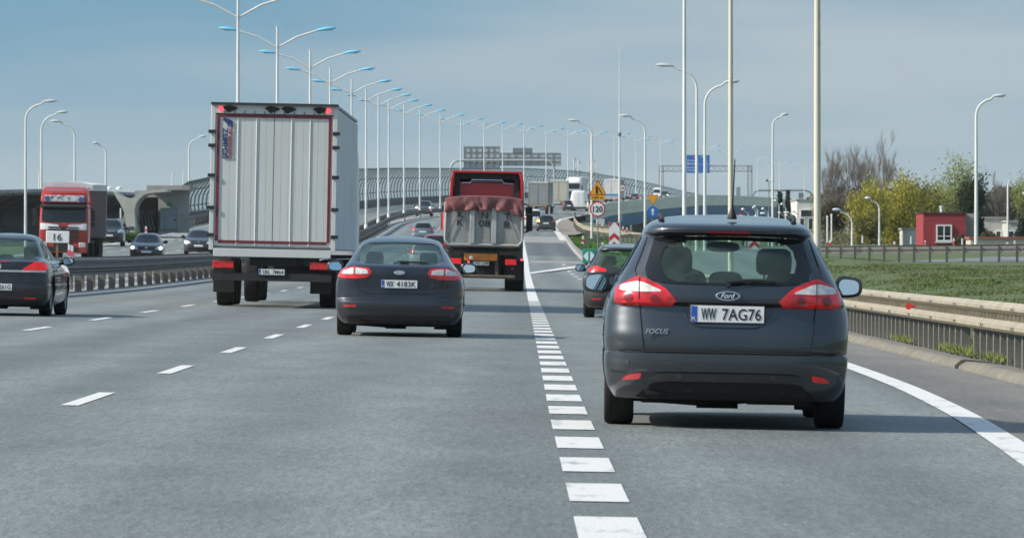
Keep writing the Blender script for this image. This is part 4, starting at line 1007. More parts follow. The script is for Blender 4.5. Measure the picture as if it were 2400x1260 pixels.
# ---- white box trailer in the middle lane -------------------------------------------
def white_semi():
    t = thing('semi_trailer', 'tall grey white box trailer with red outline tape and lettered rear doors', 'truck')
    H, W_ = 4.08, 2.55; fo = box_trailer(t, W_, H, 13.6, 1.15)
    # top rail grime, tape, lamps
    MB().box((0, .05, H+.015), (2.56, .30, .05)).build('roof_edge', mat('roof_grime', (.03, .035, .033), .8, var=.4, scale=8), t)
    MB().box((0, 6.9, H+.02), (2.5, 13.3, .05)).build('roof', mat('roof_sheet', (.42, .44, .44), .6, var=.1, scale=1), t)
    tp = MB(); yy = -.006
    tp.box((0, yy, H-.225), (2.30, .010, .058)); tp.box((-1.125, yy, 2.58), (.058, .010, 2.492)); tp.box((1.125, yy, 2.58), (.058, .010, 2.492)); tp.box((0, yy, 1.32), (2.19, .010, .055))
    tp.build('outline_tape', M_TAPE, t)
    for x in (-.90, -.05, .28, .92):
        gr = MB(); gr.prism(chaikin([(x-.16, H-.06), (x-.05, H-.02), (x+.10, H-.04), (x+.17, H-.08), (x+.06, H-.13), (x-.04, H-.17), (x-.09, H-.11)], 1, .2), 'y', -.040, -.022)
        gr.build('door_catch', mat('grime', (.028, .030, .026), .9), t, smooth=0)
    for i in range(11): MB().box((-1.0 + .2*i, -.03, H-.155), (.014, .02, .05)).build('door_clip', MATS['grime'], t)
    for x in (-1.08, 1.08): MB().disc((x, -.03, H-.09), .045, .03).build('marker_lamp', M_REDGL, t)
    ink, red = mat('navy_lettering', (.030, .045, .15), .5), mat('red_lettering', (.36, .03, .04), .5)
    text('SCHMITZ', .62, .115, (-.985, -.012, 3.30), ink, t, '-y', .01, rot=math.pi/2, bold=.03)
    text('CARGOBULL', .62, .072, (-.882, -.012, 3.30), red, t, '-y', .01, rot=math.pi/2, bold=.01)
    bull = [(0,.30),(.04,.36),(.10,.37),(.16,.33),(.26,.31),(.36,.27),(.40,.20),(.40,.10),(.385,-.02),(.34,-.02),(.335,.04),(.30,.08),(.25,.07),(.235,-.01),(.19,-.01),(.185,.09),(.13,.15),(.07,.22),(.03,.24),(-.03,.27),(-.02,.30)]
    bm_ = MB(); bm_.prism([(a*.48-1.03, b*.48+3.63) for a, b in bull], 'y', -.016, -.006); bm_.tube([(-1.04,-.011,3.765),(-1.02,-.011,3.80),(-1.02,-.011,3.835),(-1.035,-.011,3.85)], .007, 6); bm_.build('emblem', ink, t, smooth=0)
    # rear underrun
    lb = MB(); lb.box((0, .12, .62), (2.4, .10, .16)); lb.build('underrun_bar', M_CHASS, t)
    for sg in (-1, 1):
        MB().box((sg*.98, .06, .86), (.42, .06, .14)).build('tail_light', M_LENSR, t, bevel=.01)
        MB().box((sg*.98, .35, .55), (.42, .02, .50)).build('mudflap', M_MUD, t)
    plate(t, (.0, .055, .72), 'SBL 7M64')
    truck_wheels(t, (2.6, 3.9, 5.2), 1.06)
    # tractor ahead
    c = MB(); c.box((0, 14.6, .8), (1.0, 5.5, .3)); c.build('tractor_frame', M_CHASS, t)
    cab_body(t, 2.2, 1.24, 1.0, 3.75, 14.6, M_WHITE)
    truck_wheels(t, (12.9, 16.2), 1.02)
    place(t, -4.86, 113.5, yaw=R(-.2))
white_semi()

# ---- red tipper ----------------------------------------------------------------------
def tipper():
    t = thing('tipper_truck', 'red tipper truck with a dirty tarpaulin and lettered grey tipping body', 'truck')
    # tipping body 1.30..2.9 high
    zt, zb, h = 2.78, 1.38, 1.27
    b = MB(); b.loft([[(-h*.985, .0, zt), (-h, 0, 2.0), (-h*.97, 0, zb+.12), (-h*.86, 0, zb), (h*.86, 0, zb), (h*.97, 0, zb+.12), (h, 0, 2.0), (h*.985, 0, zt)][::-1],
                      [(-h*.985, 8.2, zt), (-h, 8.2, 2.0), (-h*.97, 8.2, zb+.12), (-h*.86, 8.2, zb), (h*.86, 8.2, zb), (h*.97, 8.2, zb+.12), (h, 8.2, 2.0), (h*.985, 8.2, zt)][::-1]])
    b.build('tipping_body', M_ALUD, t, bevel=.03)
    g = MB(); g.prism(chaikin([(-h*.93, zt), (h*.93, zt), (h*.95, zb+.16), (h*.84, zb+.05), (-h*.84, zb+.05), (-h*.95, zb+.16)], 1, .12), 'y', -.07, -.005)
    go = g.build('tailgate', M_ALUD, t, bevel=.012)
    for x in (-.36, .32):
        MB().box((x, -.10, 2.03), (.155, .075, 1.10)).build('gate_rib', M_ALU, go, bevel=.015)
    e = MB(); e.tube([(-h*.93,-.075,zt-.1),(-h*.95,-.075,zb+.2),(-h*.85,-.075,zb+.06),(h*.85,-.075,zb+.06),(h*.95,-.075,zb+.2),(h*.93,-.075,zt-.1)], .035, 8); e.build('gate_rim', M_ALU, go)
    rb = MB(); rb.tube([(-.20,-.16,2.62),(.0-.02,-.13,1.62),(.22,-.16,2.62)], .010, 6); rb.build('rope', M_BLACK, go); MB().tube([(-.78,-.11,2.45),(-1.12,-.11,1.66)], .010, 6).build('rope', M_BLACK, go); MB().tube([(.74,-.12,2.5),(1.10,-.12,1.62)], .010, 6).build('rope', M_BLACK, go)
    ink = mat('faded_ink', (.035, .037, .036), .7)
    for s_, x, z, ww in (('K',-.72,2.37,.20),('K',-.74,2.13,.20),('N',.02,2.36,.20),('08',.02,2.11,.36),('T',.73,2.33,.19),('8',.71,2.09,.18)):
        text(s_, ww, .21, (x, -.078, z), ink, go, '-y', .012, bold=.012)
    # tarpaulin over the load, wavy front fold
    tm = mat('tarpaulin', (.20, .058, .060), .7, col2=(.12, .048, .046), scale=2.5, bump=.5, bscale=5)
    mbt = MB(); n = 40; rows = 12; vs = []
    for j in range(rows + 1):
        for i in range(n + 1):
            x = -1.22 + 2.44 * i / n; s = j / rows
            dip = .05*mnoise.noise((i*.22, 1, 0)) + .02*mnoise.noise((i*.6, 4, 0)); wob = (.10*mnoise.noise((i*.26+j*.10, j*.08, 2)) + .06*mnoise.noise((i*.62-j*.16, j*.1, 7))) * (.25+s)
            zz = 2.98 - .10*(abs(x)/1.22)**3 - s*(.46 + .05*dip*4 + (.10 if x > .9 else 0)*s)
            vs.append((x*(1+.012*s), -.13 - .07*s - wob - (0 if j else -.25), zz))
    for i in range(n + 1): 
        x = -1.22 + 2.44*i/n; vs.append((x, 8.0, 2.95 - .10*(abs(x)/1.22)**3))
    fs = [(j*(n+1)+i, j*(n+1)+i+1, (j+1)*(n+1)+i+1, (j+1)*(n+1)+i) for j in range(rows) for i in range(n)]
    fs += [(i, i+1, (rows+1)*(n+1)+i+1, (rows+1)*(n+1)+i) for i in range(n)]
    mbt.add(vs, fs); to = mbt.build('tarpaulin', tm, t, smooth=60); sd = to.modifiers.new('thick', 'SOLIDIFY'); sd.thickness = .012
    # chassis plus an added box darkening the space beneath, lamps, plates
    c = MB(); c.box((0, 4.2, 1.13), (.9, 8.2, .26)); c.box((-.42, .35, 1.02), (.16, .3, .75)); c.box((.42, .35, 1.02), (.16, .3, .75)); c.box((0, .5, 1.30), (2.3, .4, .10)); c.box((0, 1.2, .95), (2.1, .25, .35)); c.box((0, 2.6, .75), (1.2, 3.0, .5)); c.box((0, 9.9, 1.0), (2.46, .3, 1.1)); c.build('chassis', M_CHASS, t, bevel=.01)
    MB().box((-.08, .08, 1.06), (1.04, .03, .22)).build('orange_board', mat('orange_board', (.62, .20, .03), .5, var=.2, scale=4), t, bevel=.005)
    MB().box((-.38, .03, 1.04), (.10, .06, .10)).build('work_lamp', M_LENSC, t, bevel=.01)
    plate(t, (-.08, .10, .86), 'WNT L0M')
    ub = MB(); ub.tube([(-1.15, .1, .46), (1.0, .1, .45)], .055, 8); ub.box((.42, .2, .66), (.1, .1, .5)); ub.box((-.42, .2, .66), (.1, .1, .5)); ub.build('underrun_bar', mat('rusty_bar', (.10, .075, .055), .8, var=.4, scale=4), t)
    for sg in (-1, 1):
        MB().box((sg*.86, .12, .92), (.34, .08, .17)).build('tail_light', M_LENSRL, t, bevel=.01)
        MB().box((sg*.95, .55, .62), (.50, .02, .55)).build('mudflap', M_MUD, t)
        MB().prism([(sg*.92-.07, .68), (sg*.92+.07, .68), (sg*.92, .80)], 'y', .52, .535).build('triangle_reflector', M_LENSRD, t)
    MB().disc((-.46, .06, .90), .03, .02).build('marker_lamp', M_REDGL, t); MB().disc((1.2, .3, 1.0), .035, .02).build('marker_lamp', M_REDGL, t)
    MB().box((-1.29, .12, 2.15), (.05, .10, .55)).build('marker_strip', M_LENSRL, t, bevel=.01)
    truck_wheels(t, (1.3, 2.6, 3.9), .98, .50, dual=True)
    # red cab beyond, with open-backed wind deflector
    y0 = 10.4
    cab_body(t, 2.1, 1.17, 1.0, 3.52, y0, M_REDP, n=7)
    df = MB()
    for sg in (-1, 1):
        df.loft([[(sg*x, y0-.35, z), (sg*(x-.10), y0-.35, z), (sg*(x-.10), y0+1.2, z), (sg*x, y0+1.2, z)] for x, z in ((1.235,1.6),(1.245,2.6),(1.21,3.55),(1.16,3.80))])
    df.loft([[(-1.16, y0+a, 3.80-b), (-1.16, y0+a, 3.88-b), (1.16, y0+a, 3.88-b), (1.16, y0+a, 3.80-b)] for a, b in ((-.28,.0),(.5,.02),(1.4,.35),(2.0,.8))])
    df.build('wind_deflector', M_REDP, t, bevel=.02)
    MB().box((0, y0+1.2, 3.62), (2.18, .06, .36)).build('deflector_shade', mat('deflector_dark', (.030, .032, .036), .8), t); sh = MB(); sh.box((-.98, y0-.05, 3.35), (.16, .05, .85)); sh.box((.98, y0-.05, 3.35), (.16, .05, .85)); sh.box((0, y0-.02, 3.70), (2.1, .06, .16)); sh.build('deflector_inside', mat('deflector_dark', (.030, .032, .036), .8), t)  # dark back panel put in for the shade inside the open deflector
    rr = MB(); rr.tube([(-.85, y0-.1, 3.47), (-.55, y0-.1, 3.48), (-.5, y0-.1, 3.58), (.5, y0-.1, 3.58), (.55, y0-.1, 3.48), (.85, y0-.1, 3.46)], .022, 8); rr.tube([(-.5, y0-.1, 3.53), (.5, y0-.1, 3.53)], .016, 6); rr.build('pipe_rail', M_CHROME, t)
    fr = MB(); fr.box((0, 9.0, .85), (.95, 7.5, .3)); fr.build('tractor_frame', M_CHASS, t)
    for sg in (-1, 1):
        m_ = MB(); m_.box((sg*1.42, y0+1.7, 2.20), (.22, .12, .55)); m_.box((sg*1.40, y0+1.7, 2.62), (.24, .12, .22)); m_.tube([(sg*1.42, y0+1.7, 2.75), (sg*1.2, y0+1.7, 2.85)], .03, 6); m_.tube([(sg*1.42, y0+1.7, 1.92), (sg*1.2, y0+1.7, 1.86)], .03, 6)
        m_.build('door_mirror', M_BLACK, t, bevel=.03)
    truck_wheels(t, (9.0, 12.0), .98, .5, dual=False)
    place(t, -.92, 176.0, yaw=R(-.15))
tipper()

# ---- tractor units seen from the front -------------------------------------------------
def tractor(t, pm, y0, trim=None, H=3.75, board=True, dark_visor=True):
    """front at y0+2.2 facing +y"""
    w = 1.24; B, cab = cab_body(t, 2.2, w, .95, 3.05, y0, pm, 'cab', slant=.16, n=6)
    up = MB(); rings = []
    for z, f, ww in ((3.0, 0, 1.20), (3.25, -.05, 1.19), (3.55, -.30, 1.16), (H, -.75, 1.05), (H+.05, -1.1, .9)):
        rings.append([(-ww, y0+.1, z), (-ww, y0+2.0+f, z), (-ww+.14, y0+2.06+f, z), (ww-.14, y0+2.06+f, z), (ww, y0+2.0+f, z), (ww, y0+.1, z)])
    up.loft(rings); up.build('roof_deflector', pm, t, smooth=30, bevel=.03)
    ws = chaikin([(-1.12, 1.98), (1.12, 1.98), (1.10, 2.74), (-1.10, 2.74)], 2, .08)
    patch(MB(), ws, B.front, FRONT, .006, .02, .08).build('windscreen', M_DARKGLASS, t)
    v = MB(); v.box((0, y0+2.22, 2.80), (2.36, .30, .14), rx=-.25); v.build('sun_visor', M_BLACK, t, bevel=.03)
    g = MB()
    for i in range(6): g.box((0, y0+2.265, 1.08+.13*i), (1.55, .05, .07))
    g.build('grille', M_BLACK, t, bevel=.01)
    bp = MB(); bp.box((0, y0+2.22, .68), (2.46, .24, .50)); bp.build('bumper', pm, t, bevel=.05)
    MB().box((0, y0+2.35, .62), (1.5, .03, .22)).build('bumper_intake', M_BLACK, t)
    for sg in (-1, 1):
        MB().box((sg*.98, y0+2.32, .84), (.36, .08, .26)).build('headlight', M_HEADL, t, bevel=.04)
        m_ = MB(); m_.box((sg*1.47, y0+1.95, 2.35), (.20, .14, .60)); m_.box((sg*1.47, y0+1.95, 1.88), (.20, .12, .24)); m_.tube([(sg*1.47, y0+1.9, 2.68), (sg*1.2, y0+1.8, 2.76)], .03, 6); m_.build('door_mirror', M_BLACK, t, bevel=.04)
        wp = MB(); wp.tube([(sg*.1, y0+2.27, 1.96), (sg*.75, y0+2.25, 2.0)], .014, 6); wp.build('wiper', M_BLACK, t)
    fr = MB(); fr.box((0, y0-.4, .8), (.95, 5.5, .3)); fr.build('tractor_frame', M_CHASS, t)
    truck_wheels(t, (y0+.75,), 1.03, .50); truck_wheels(t, (y0-2.6,), .96, .50, dual=True)
    return B
def red_artic():
    t = thing('articulated_truck', 'oncoming red articulated truck with a white topped dark tilt trailer', 'truck')
    y0 = 14.0; B = tractor(t, M_REDO, y0)
    st = MB()
    for sg in (-1, 1):
        patch(st, [(sg*.10, 1.62), (sg*1.18, 1.60), (sg*1.18, 1.93), (sg*.30, 1.88)] if sg > 0 else [(-.10,1.62),(-1.18,1.60),(-1.18,1.93),(-.30,1.88)], B.front, FRONT, .012, .02, .1)
    st.build('white_stripe', M_WHITE, t)
    sb = MB(); sb.box((0, y0+1.98, 3.17), (2.02, .14, .36)); so = sb.build('light_board', mat('airbrush_board', (.62,.66,.70), .4, col2=(.06,.07,.10), scale=5, ramp=(.38,.52)), t, bevel=.03)
    for sg in (-1, 1): MB().disc((sg*.86, y0+2.06, 3.17), .13, .03).build('spot_lamp', mat('blue_lens', (.05,.12,.35), .2), so)
    rb = MB(); rb.tube([(-.9, y0+1.9, 3.62), (.9, y0+1.9, 3.62)], .03, 8); rb.build('light_bar', M_CHROME, t)
    dk = mat('tilt_side', (.055, .030, .032), .7, col2=(.10, .035, .035), scale=.9)
    box_trailer(t, 2.55, 3.9, 13.4, 1.15, 0.0, wall=M_WALL, side=dk, doors=True)
    f = MB(); f.box((0, 13.44, 2.5), (2.5, .05, 2.55)); f.build('trailer_front', M_REDO, t)
    rf = MB(); n = 18; rings = []
    for y in (0.05, 3.4, 6.8, 10.2, 13.5):
        top = [(-1.29 + 2.58*i/n, y, 3.94 + .13*math.sin(math.pi*i/n) + random.uniform(-.012,.012)) for i in range(n+1)]
        rings.append([(-1.29, y, 3.62), *top, (1.29, y, 3.62)])
    rf.loft(rings); rf.build('tilt_roof', mat('tilt_roof', (.70,.70,.68), .6, var=.12, scale=2), t, smooth=50)
    for i in range(9): MB().disc((-1.1 + 2.2*i/8, 13.52, 3.74), .035, .02).build('eyelet', M_BLACK, t)
    truck_wheels(t, (2.6, 3.9, 5.2), 1.06)
    place(t, -23.15, 287 + 16.3, True, yaw=R(.9)); return t
red_artic()
def white_artic(X, Z, label, pm=M_WHITE):
    t = thing('articulated_truck', label, 'truck'); tractor(t, pm, 14.0, H=3.95)
    box_trailer(t, 2.55, 4.0, 13.4, 1.15, 0, wall=M_WALL, side=M_CURT); truck_wheels(t, (2.6, 3.9), 1.06)
    place(t, X, Z + 16.2, True, yaw=R(2)); return t
def box_truck(label, X, Z, yaw, wall, side, frame, H=3.9, L=9.0, extras=None, zf=1.1):
    t = thing('box_truck', label, 'truck'); box_trailer(t, 2.5, H, L, zf, 0, wall=wall, side=side, frame=frame, doors=False)
    d = MB(); d.box((0, .02, (zf+H)/2-.06), (2.5-.20, .035, H-zf-.30)); do = d.build('rear_door', wall, t, bevel=.005)
    MB().tube([(0, -.01, zf+.15), (0, -.01, H-.25)], .012, 6).build('door_gap', M_CHASS, do)
    MB().box((0, L/2, H+.03), (2.4, L, .06)).build('roof', M_WHITE, t)
    MB().box((0, .15, .60), (2.3, .12, .18)).build('underrun_bar', M_CHASS, t)
    for sg in (-1, 1): MB().box((sg*.95, .06, .82), (.36, .06, .16)).build('tail_light', M_LENSR, t)
    if extras == 'plates':
        MB().box((-.35, .05, .86), (1.2, .03, .34)).build('number_plate', M_PLATE, t); MB().box((.62, .05, .86), (.62, .03, .34)).build('orange_board', MATS['orange_board'], t)
    if extras == 'blue':
        MB().box((0, -.012, zf+.36), (2.28, .012, .34)).build('blue_band', mat('blue_band', (.05,.28,.55), .5), t)
        MB().box((0, .03, .86), (2.2, .03, .16)).build('reflective_bar', mat('pink_bar', (.6,.35,.32), .5), t)
    cab_body(t, 2.0, 1.2, .9, 2.9, L+.25, M_WHITE)
    truck_wheels(t, (2.2, L+1.3), 1.0, .48, dual=False)
    place(t, X, Z, yaw=yaw); return t
def on(u, Z): return ux(u, Z)
box_truck('grey box truck with tan door frame just past the red tipper', on(1260, 716), 716, R(-1), mat('grey_shutter', (.25,.27,.275), .5, var=.08, scale=1), mat('grey_side', (.20,.22,.24), .5), mat('tan_frame', (.34,.30,.19), .6), H=4.0)
box_truck('cream box truck ahead of the grey box truck', on(1308, 800), 800, R(2), mat('cream_door', (.52,.50,.40), .5, var=.1, scale=1), M_CURT, mat('cream_frame', (.46,.44,.36), .6), H=3.95, extras='plates')
box_truck('white box truck with a blue band behind the roadworks sign', on(1432, 905), 905, R(-1.3), mat('panel_white', (.66,.66,.63), .5, var=.08, scale=1.2), mat('grey_side', (.2,.2,.2), .5), mat('panel_white', (.6,.6,.6)), H=3.9, extras='blue')
white_artic(on(1360, 955), 955, 'oncoming white articulated truck high above the white van')

# ---- the rest of the traffic ---------------------------------------------------------------
P_DK = paint('charcoal_paint', (.016, .020, .024), .25, dirt=.2); P_WH = paint('white_paint', (.72, .73, .73), .3, dirt=.1); P_GB = paint('grey_blue_silver', (.14, .19, .24), .3, dirt=.1)
P_RD = paint('wine_red_paint', (.22, .02, .03), .3, dirt=.1); P_BK = paint('black_paint', (.010, .011, .013), .22, dirt=.15); P_SV = paint('silver_paint', (.34, .36, .38), .3, dirt=.1)
far_car('hatchback_car', 'dark grey hatchback with its left indicator flashing beside the white small van', 'hatch', P_DK, on(1279.5, 505), 505, blink='left', yaw=R(-1.0))
far_car('small_van', 'small white van half hidden by the red tipper', 'small_van', P_WH, on(1248, 520), 520, cat='van', yaw=R(-1.2))
far_car('panel_van', 'white panel van with grey bumper below the oncoming white truck', 'van', P_WH, on(1355.5, 770), 770, cat='van').scale = (1.2, 1.2, 1.15)
far_car('estate_car', 'dark car between the cream box truck and the white panel van', 'wagon', P_DK, on(1333, 770), 770)
far_car('suv_car', 'black oncoming car above the dark car between truck and van', 'suv', P_BK, on(1336, 930), 930, back=True)
far_car('hatchback_car', 'dark oncoming hatchback with lit headlamps right of the white panel van', 'hatch', P_DK, on(1388, 905), 905, back=True, lit=True)
far_car('saloon_car', 'dark saloon with lit tail lamps climbing behind the concrete parapet', 'sedan', P_DK, on(1486, 960), 960, lit=True)
far_car('suv_car', 'dark suv cresting the rise above the yellow triangle sign', 'suv', P_DK, on(1562, 1085), 1085, back=True, lit=True)
far_car('panel_van', 'white van beside the dark suv on the crest of the road', 'van', P_WH, on(1546, 1105), 1105, back=True, cat='van')
far_car('pickup_suv', 'dark off-roader with silver grille beside the red articulated truck', 'suv', P_BK, on(249, 365), 365, back=True, yaw=R(2))
far_car('hatchback_car', 'dark hatchback with both headlamps lit coming up to the median rail', 'hatch', P_BK, on(336, 291), 291, back=True, lit=True, yaw=R(2.0))
far_car('hatchback_car', 'dark hatchback following at the edge of the white box trailer', 'hatch', P_BK, on(459, 330), 330, back=True, lit=True, yaw=R(2))
far_car('suv_car', 'dark oncoming suv with one bright headlamp left of the red tipper', 'suv', P_DK, on(996, 640), 640, back=True, lit=True, yaw=R(0))
far_car('hatchback_car', 'pale blue grey hatchback beyond the silver car left of the tipper', 'hatch', P_GB, on(990, 430), 430, yaw=0)
far_car('estate_car', 'silver estate car just beyond the dark navy fastback', 'wagon', P_SV, on(1000, 270), 270)
far_car('hatchback_car', 'wine red hatchback peeping out at the left side of the tipper', 'hatch', P_RD, on(1018, 330), 330)
# ================================================================== STREET FURNITURE
M_POLE = mat('pole_white', (.66, .68, .66), .5, var=.12, scale=3, stretch=(1, 1, .2))
M_POLED = mat('pole_stained', (.60, .57, .46), .6, col2=(.22, .21, .15), scale=3.2, ramp=(.30, .40), stretch=(1, 1, .25))
M_LBLUE = mat('lamp_blue', (.16, .50, .72), .4, coat=.2)
M_LGREY = mat('lamp_grey', (.46, .52, .55), .4, coat=.2)
M_GALV = mat('galvanised', (.17, .175, .165), .6, metal=.15, var=.22, scale=3)
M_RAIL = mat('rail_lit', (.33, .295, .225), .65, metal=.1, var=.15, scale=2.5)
M_POST = mat('rail_post', (.17, .16, .14), .7, metal=.1, var=.25, scale=4)
M_STEEL = mat('steel_grey', (.20, .215, .22), .6, metal=.3, var=.2, scale=2)
def lamp_head(parent, loc, sg, m, L=1.0, tilt=.10):
    mb = MB(); rings = []
    for t, w, hu, hd in ((0,.05,.03,.03),(.12,.11,.07,.05),(.35,.165,.11,.07),(.6,.17,.115,.08),(.85,.11,.08,.06),(1,.02,.015,.015)):
        ring = []
        for j in range(12):
            a = 2*math.pi*j/12; c, s_ = math.cos(a), math.sin(a); ring.append((sg*t*L, c*w, (s_*hu if s_ > 0 else s_*hd) + t*L*tilt))
        rings.append(ring)
    mb.loft(rings); o = mb.build('lamp_head', m, parent); o.location = loc
    g = MB(); g.box((sg*L*.55, 0, L*.55*tilt - .075), (L*.55, .2, .03)); g.build('lamp_glass', M_LENSC, o, bevel=.01)
    return o
def double_lamp(label, loc, rz=0.0, H=10.8, top=1.05, A=2.85, detail=True, grp='double armed lamps along the median'):
    t = thing('street_lamp', label, 'street lamp', loc, rz, grp); r0 = .11
    p = MB(); p.tube([(0,0,-.3), (0,0,H*.5), (0,0,H+top)], [r0, .085, .055], 10); p.lathe([(.16,-.2),(.16,.9),(r0*1.02,1.0)], ax='z', n=12); p.build('pole', M_POLE, t)
    for sg in (-1, 1):
        a = MB(); a.tube([(0,0,H), (sg*.9,0,H+.50), (sg*1.02,0,H+.555), (sg*(A-.9),0,H+.84)], .045, 8); ao = a.build('arm', M_POLE, t); lamp_head(ao, (sg*(A-.95),0,H+.85), sg, M_LBLUE, 1.0, .12)
    return t
ORD = ['nearest', 'second nearest', 'third nearest', 'fourth nearest', 'fifth nearest', 'sixth nearest', 'seventh nearest', 'eighth nearest', 'ninth nearest', 'tenth nearest', 'eleventh nearest', 'twelfth nearest', 'thirteenth nearest', 'fourteenth nearest', 'fifteenth nearest', 'sixteenth nearest', 'seventeenth nearest', 'eighteenth nearest', 'nineteenth nearest', 'twentieth nearest', 'twenty first', 'twenty second', 'twenty third', 'twenty fourth', 'twenty fifth', 'twenty sixth', 'last']
PX = [558, 650, 727, 774, 824, 858, 887, 911, 947, 984, 1032, 1080, 1134.5, 1178, 1228, 1280, 1331, 1385, 1440, 1491, 1548, 1601, 1656, 1711, 1775, 1827, 1885]
JV = [42, 112, 160, 195, 220, 237, 248, 258, 268, 278, 288, 296, 304, 306, 310, 315, 319, 322, 325, 331, 338, 345, 352, 363, 376, 389, 402]
base = None
for i, (u, v) in enumerate(zip(PX, JV)):
    Z = 277 + 42.55 * (i - 1) if i else 240
    X = ux(u, Z); zj = vz(v, Z); d = X - xmf(Z); zr = rz_(Z, d)
    lab = f'double armed white lamp with blue heads, {ORD[i]} in the median row'
    if base is None: base = double_lamp(lab, (X, Z, zr))
    else: o = dup(base, lab, (X, Z, zr), heading(Z))
    o = base if i == 0 else o
    k = (zj - zr) / 10.8
    o.scale = (1, 1, k)

def single_lamp(label, u, vtop, Z, reach_px, m=M_LGREY, zg=None, r=.095, pole_m=None, grp='single armed lamps beside the road', pole_name='street_lamp'):
    """pole at pixel column u, arm of the given signed length in pixels, at depth Z"""
    X = ux(u, Z); zt = vz(vtop, Z); zg = ground_z(X, Z) - .3 if zg is None else zg
    t = thing(pole_name, label, 'street lamp', (X, Z, zg), 0, grp); H = zt - zg; A = abs(reach_px) / F * Z; sg = 1 if reach_px > 0 else -1
    L = min(1.0, A * .42); rb = min(1.1, A * .55)
    pts = [(0,0,0), (0,0,H*.5), (0,0,H-rb-.25)]; rr = [r*1.15, r*.9, r*.72]
    for k in range(1, 8):
        a = math.pi/2*k/7*.93; pts.append((sg*rb*(1-math.cos(a)), 0, H-.25-rb+rb*math.sin(a))); rr.append(r*.66)
    pts.append((sg*(A-L), 0, H-.06)); rr.append(r*.5)
    p = MB(); p.tube(pts, rr, 10); p.build('pole', pole_m or M_POLE, t); lamp_head(t, (sg*(A-L-.05), 0, H-.06), sg, m, L+.05, .06)
    return t
single_lamp('tall white lamp left of the red articulated truck, arm to the right', 60, 236, 380, 74)
single_lamp('white lamp behind the red articulated truck, arm to the right', 97, 262, 415, 64)
single_lamp('white lamp behind the red articulated truck, arm to the left', 175, 283, 440, -57)
single_lamp('white lamp beside the dark off-roader with its arm to the left', 248, 334, 470, -31)
single_lamp('white lamp just left of the box trailer, arm to the right', 443, 319, 520, 41)
single_lamp('small distant lamp between the ribbed barrier and the box trailer', 404, 401, 900, 6, r=.12)
single_lamp('thin distant lamp beside the lamp left of the box trailer', 430, 398, 860, 5, r=.12)
single_lamp('distant lamp peeping over the red truck trailer', 92, 395, 800, -4, r=.12)
single_lamp('grey headed lamp with its arm left, between the two tallest masts', 1633, 152, 305, -97)
single_lamp('grey headed lamp with its arm right, beside the second mast', 1652, 190, 318, 82)
single_lamp('white lamp with its arm left above the yellow triangle sign', 1512, 270, 395, -60)
single_lamp('white lamp with its arm left above the oncoming white truck', 1387, 281, 455, -56)
single_lamp('white lamp with its arm right between the last two masts', 1811, 267, 430, 37)
single_lamp('white lamp with its arm right in front of the dark conifer', 2288, 223, 335, 70, r=.11)
single_lamp('white lamp near the right picture edge by the white wall', 2362, 424, 420, 4, r=.085)
single_lamp('grey lamp standing in front of the yellow willow', 1997, 490, 390, -47, r=.075)
single_lamp('grey lamp taller than its neighbour in front of the yellow willow', 2061, 463, 405, -35, r=.075)
single_lamp('lamp cut by the right edge of the picture', 2412, 452, 400, -16, r=.075)
for i, (u, v, a) in enumerate([(1754, 489, -17), (1776, 482, -9), (1772, 485, -9), (1801, 488, -17), (1826, 469, -12), (1842, 477, -13), (1858, 503, -20), (1873, 494, -18), (1868, 497, -32), (1811, 499, -30), (1840, 497, -17), (1747, 507, -14), (1780, 505, -12)]):
    lab = ['small lamp under the blue bridge left of the masts', 'tiny tall lamp under the blue bridge', 'tiny lower twin lamp under the blue bridge', 'bright headed small lamp under the blue bridge', 'small lamp in front of the left small conifer', 'small lamp in front of the right small conifer', 'small lamp with curved arm above the estate car roof', 'small lamp in front of the white tower building', 'long armed small lamp before the white tower building', 'dim long armed lamp under the blue bridge', 'faint lamp between the small conifers', 'lamp head just over the estate car roof', 'lowest lamp head over the estate car roof'][i]
    single_lamp(lab, u, v, 520 + 6 * i, a, m=M_WHITE, r=.055, zg=1.2, grp='small lamps under the bridge')
# masts at the right kerb
def mast(label, u, Z, r0, r1, zt, pm=M_POLED):
    X = ux(u, Z); zg = ground_z(X, Z) - .3; t = thing('lamp_mast', label, 'mast', (X, Z, zg), 0, 'tall masts beside the slip road')
    p = MB(); p.tube([(0,0,0), (0,0,3.2), (0,0,6), (0,0,zt-zg)], [r0, r0*.97, r0*.93, r1], 14); p.build('pole', pm, t)
    b = MB(); b.lathe([(r0*1.9,.0),(r0*1.9,.30),(r0*1.06,.34)], ax='z', n=14); b.build('base_plate', M_GALV, t)
    if zt < 25:
        a = MB(); a.tube([(0,0,zt-zg), (-1.6,0,zt-zg+.5)], .05, 8); ao = a.build('arm', pm, t); lamp_head(ao, (-1.6,0,zt-zg+.5), -1, M_LGREY)
    return t
mast('thickest stained mast beside the right side of the estate car', 1915.5, 176, .115, .085, 12.4)
mast('stained white mast rising behind the roof aerial', 1712.5, 215, .105, .075, 12.6)
mast('white mast left of the roof aerial, crossed by a lamp arm', 1604, 255, .10, .07, 13.2, M_POLE)
def camera_mast():
    Z = 400; X = ux(1452, Z); zg = ground_z(X, Z) - .3; t = thing('slender_mast', 'slender tapering mast beside the roadworks sign', 'mast', (X, Z, zg))
    h = vz(113, Z) - zg; MB().tube([(0,0,0),(0,0,h*.45),(0,0,h)], [.10, .075, .02], 10).build('pole', M_POLE, t); MB().lathe([(.12,0),(.12,.25)], c=(0,0,h*.58), ax='z', n=12).build('collar', M_STEEL, t)
camera_mast()
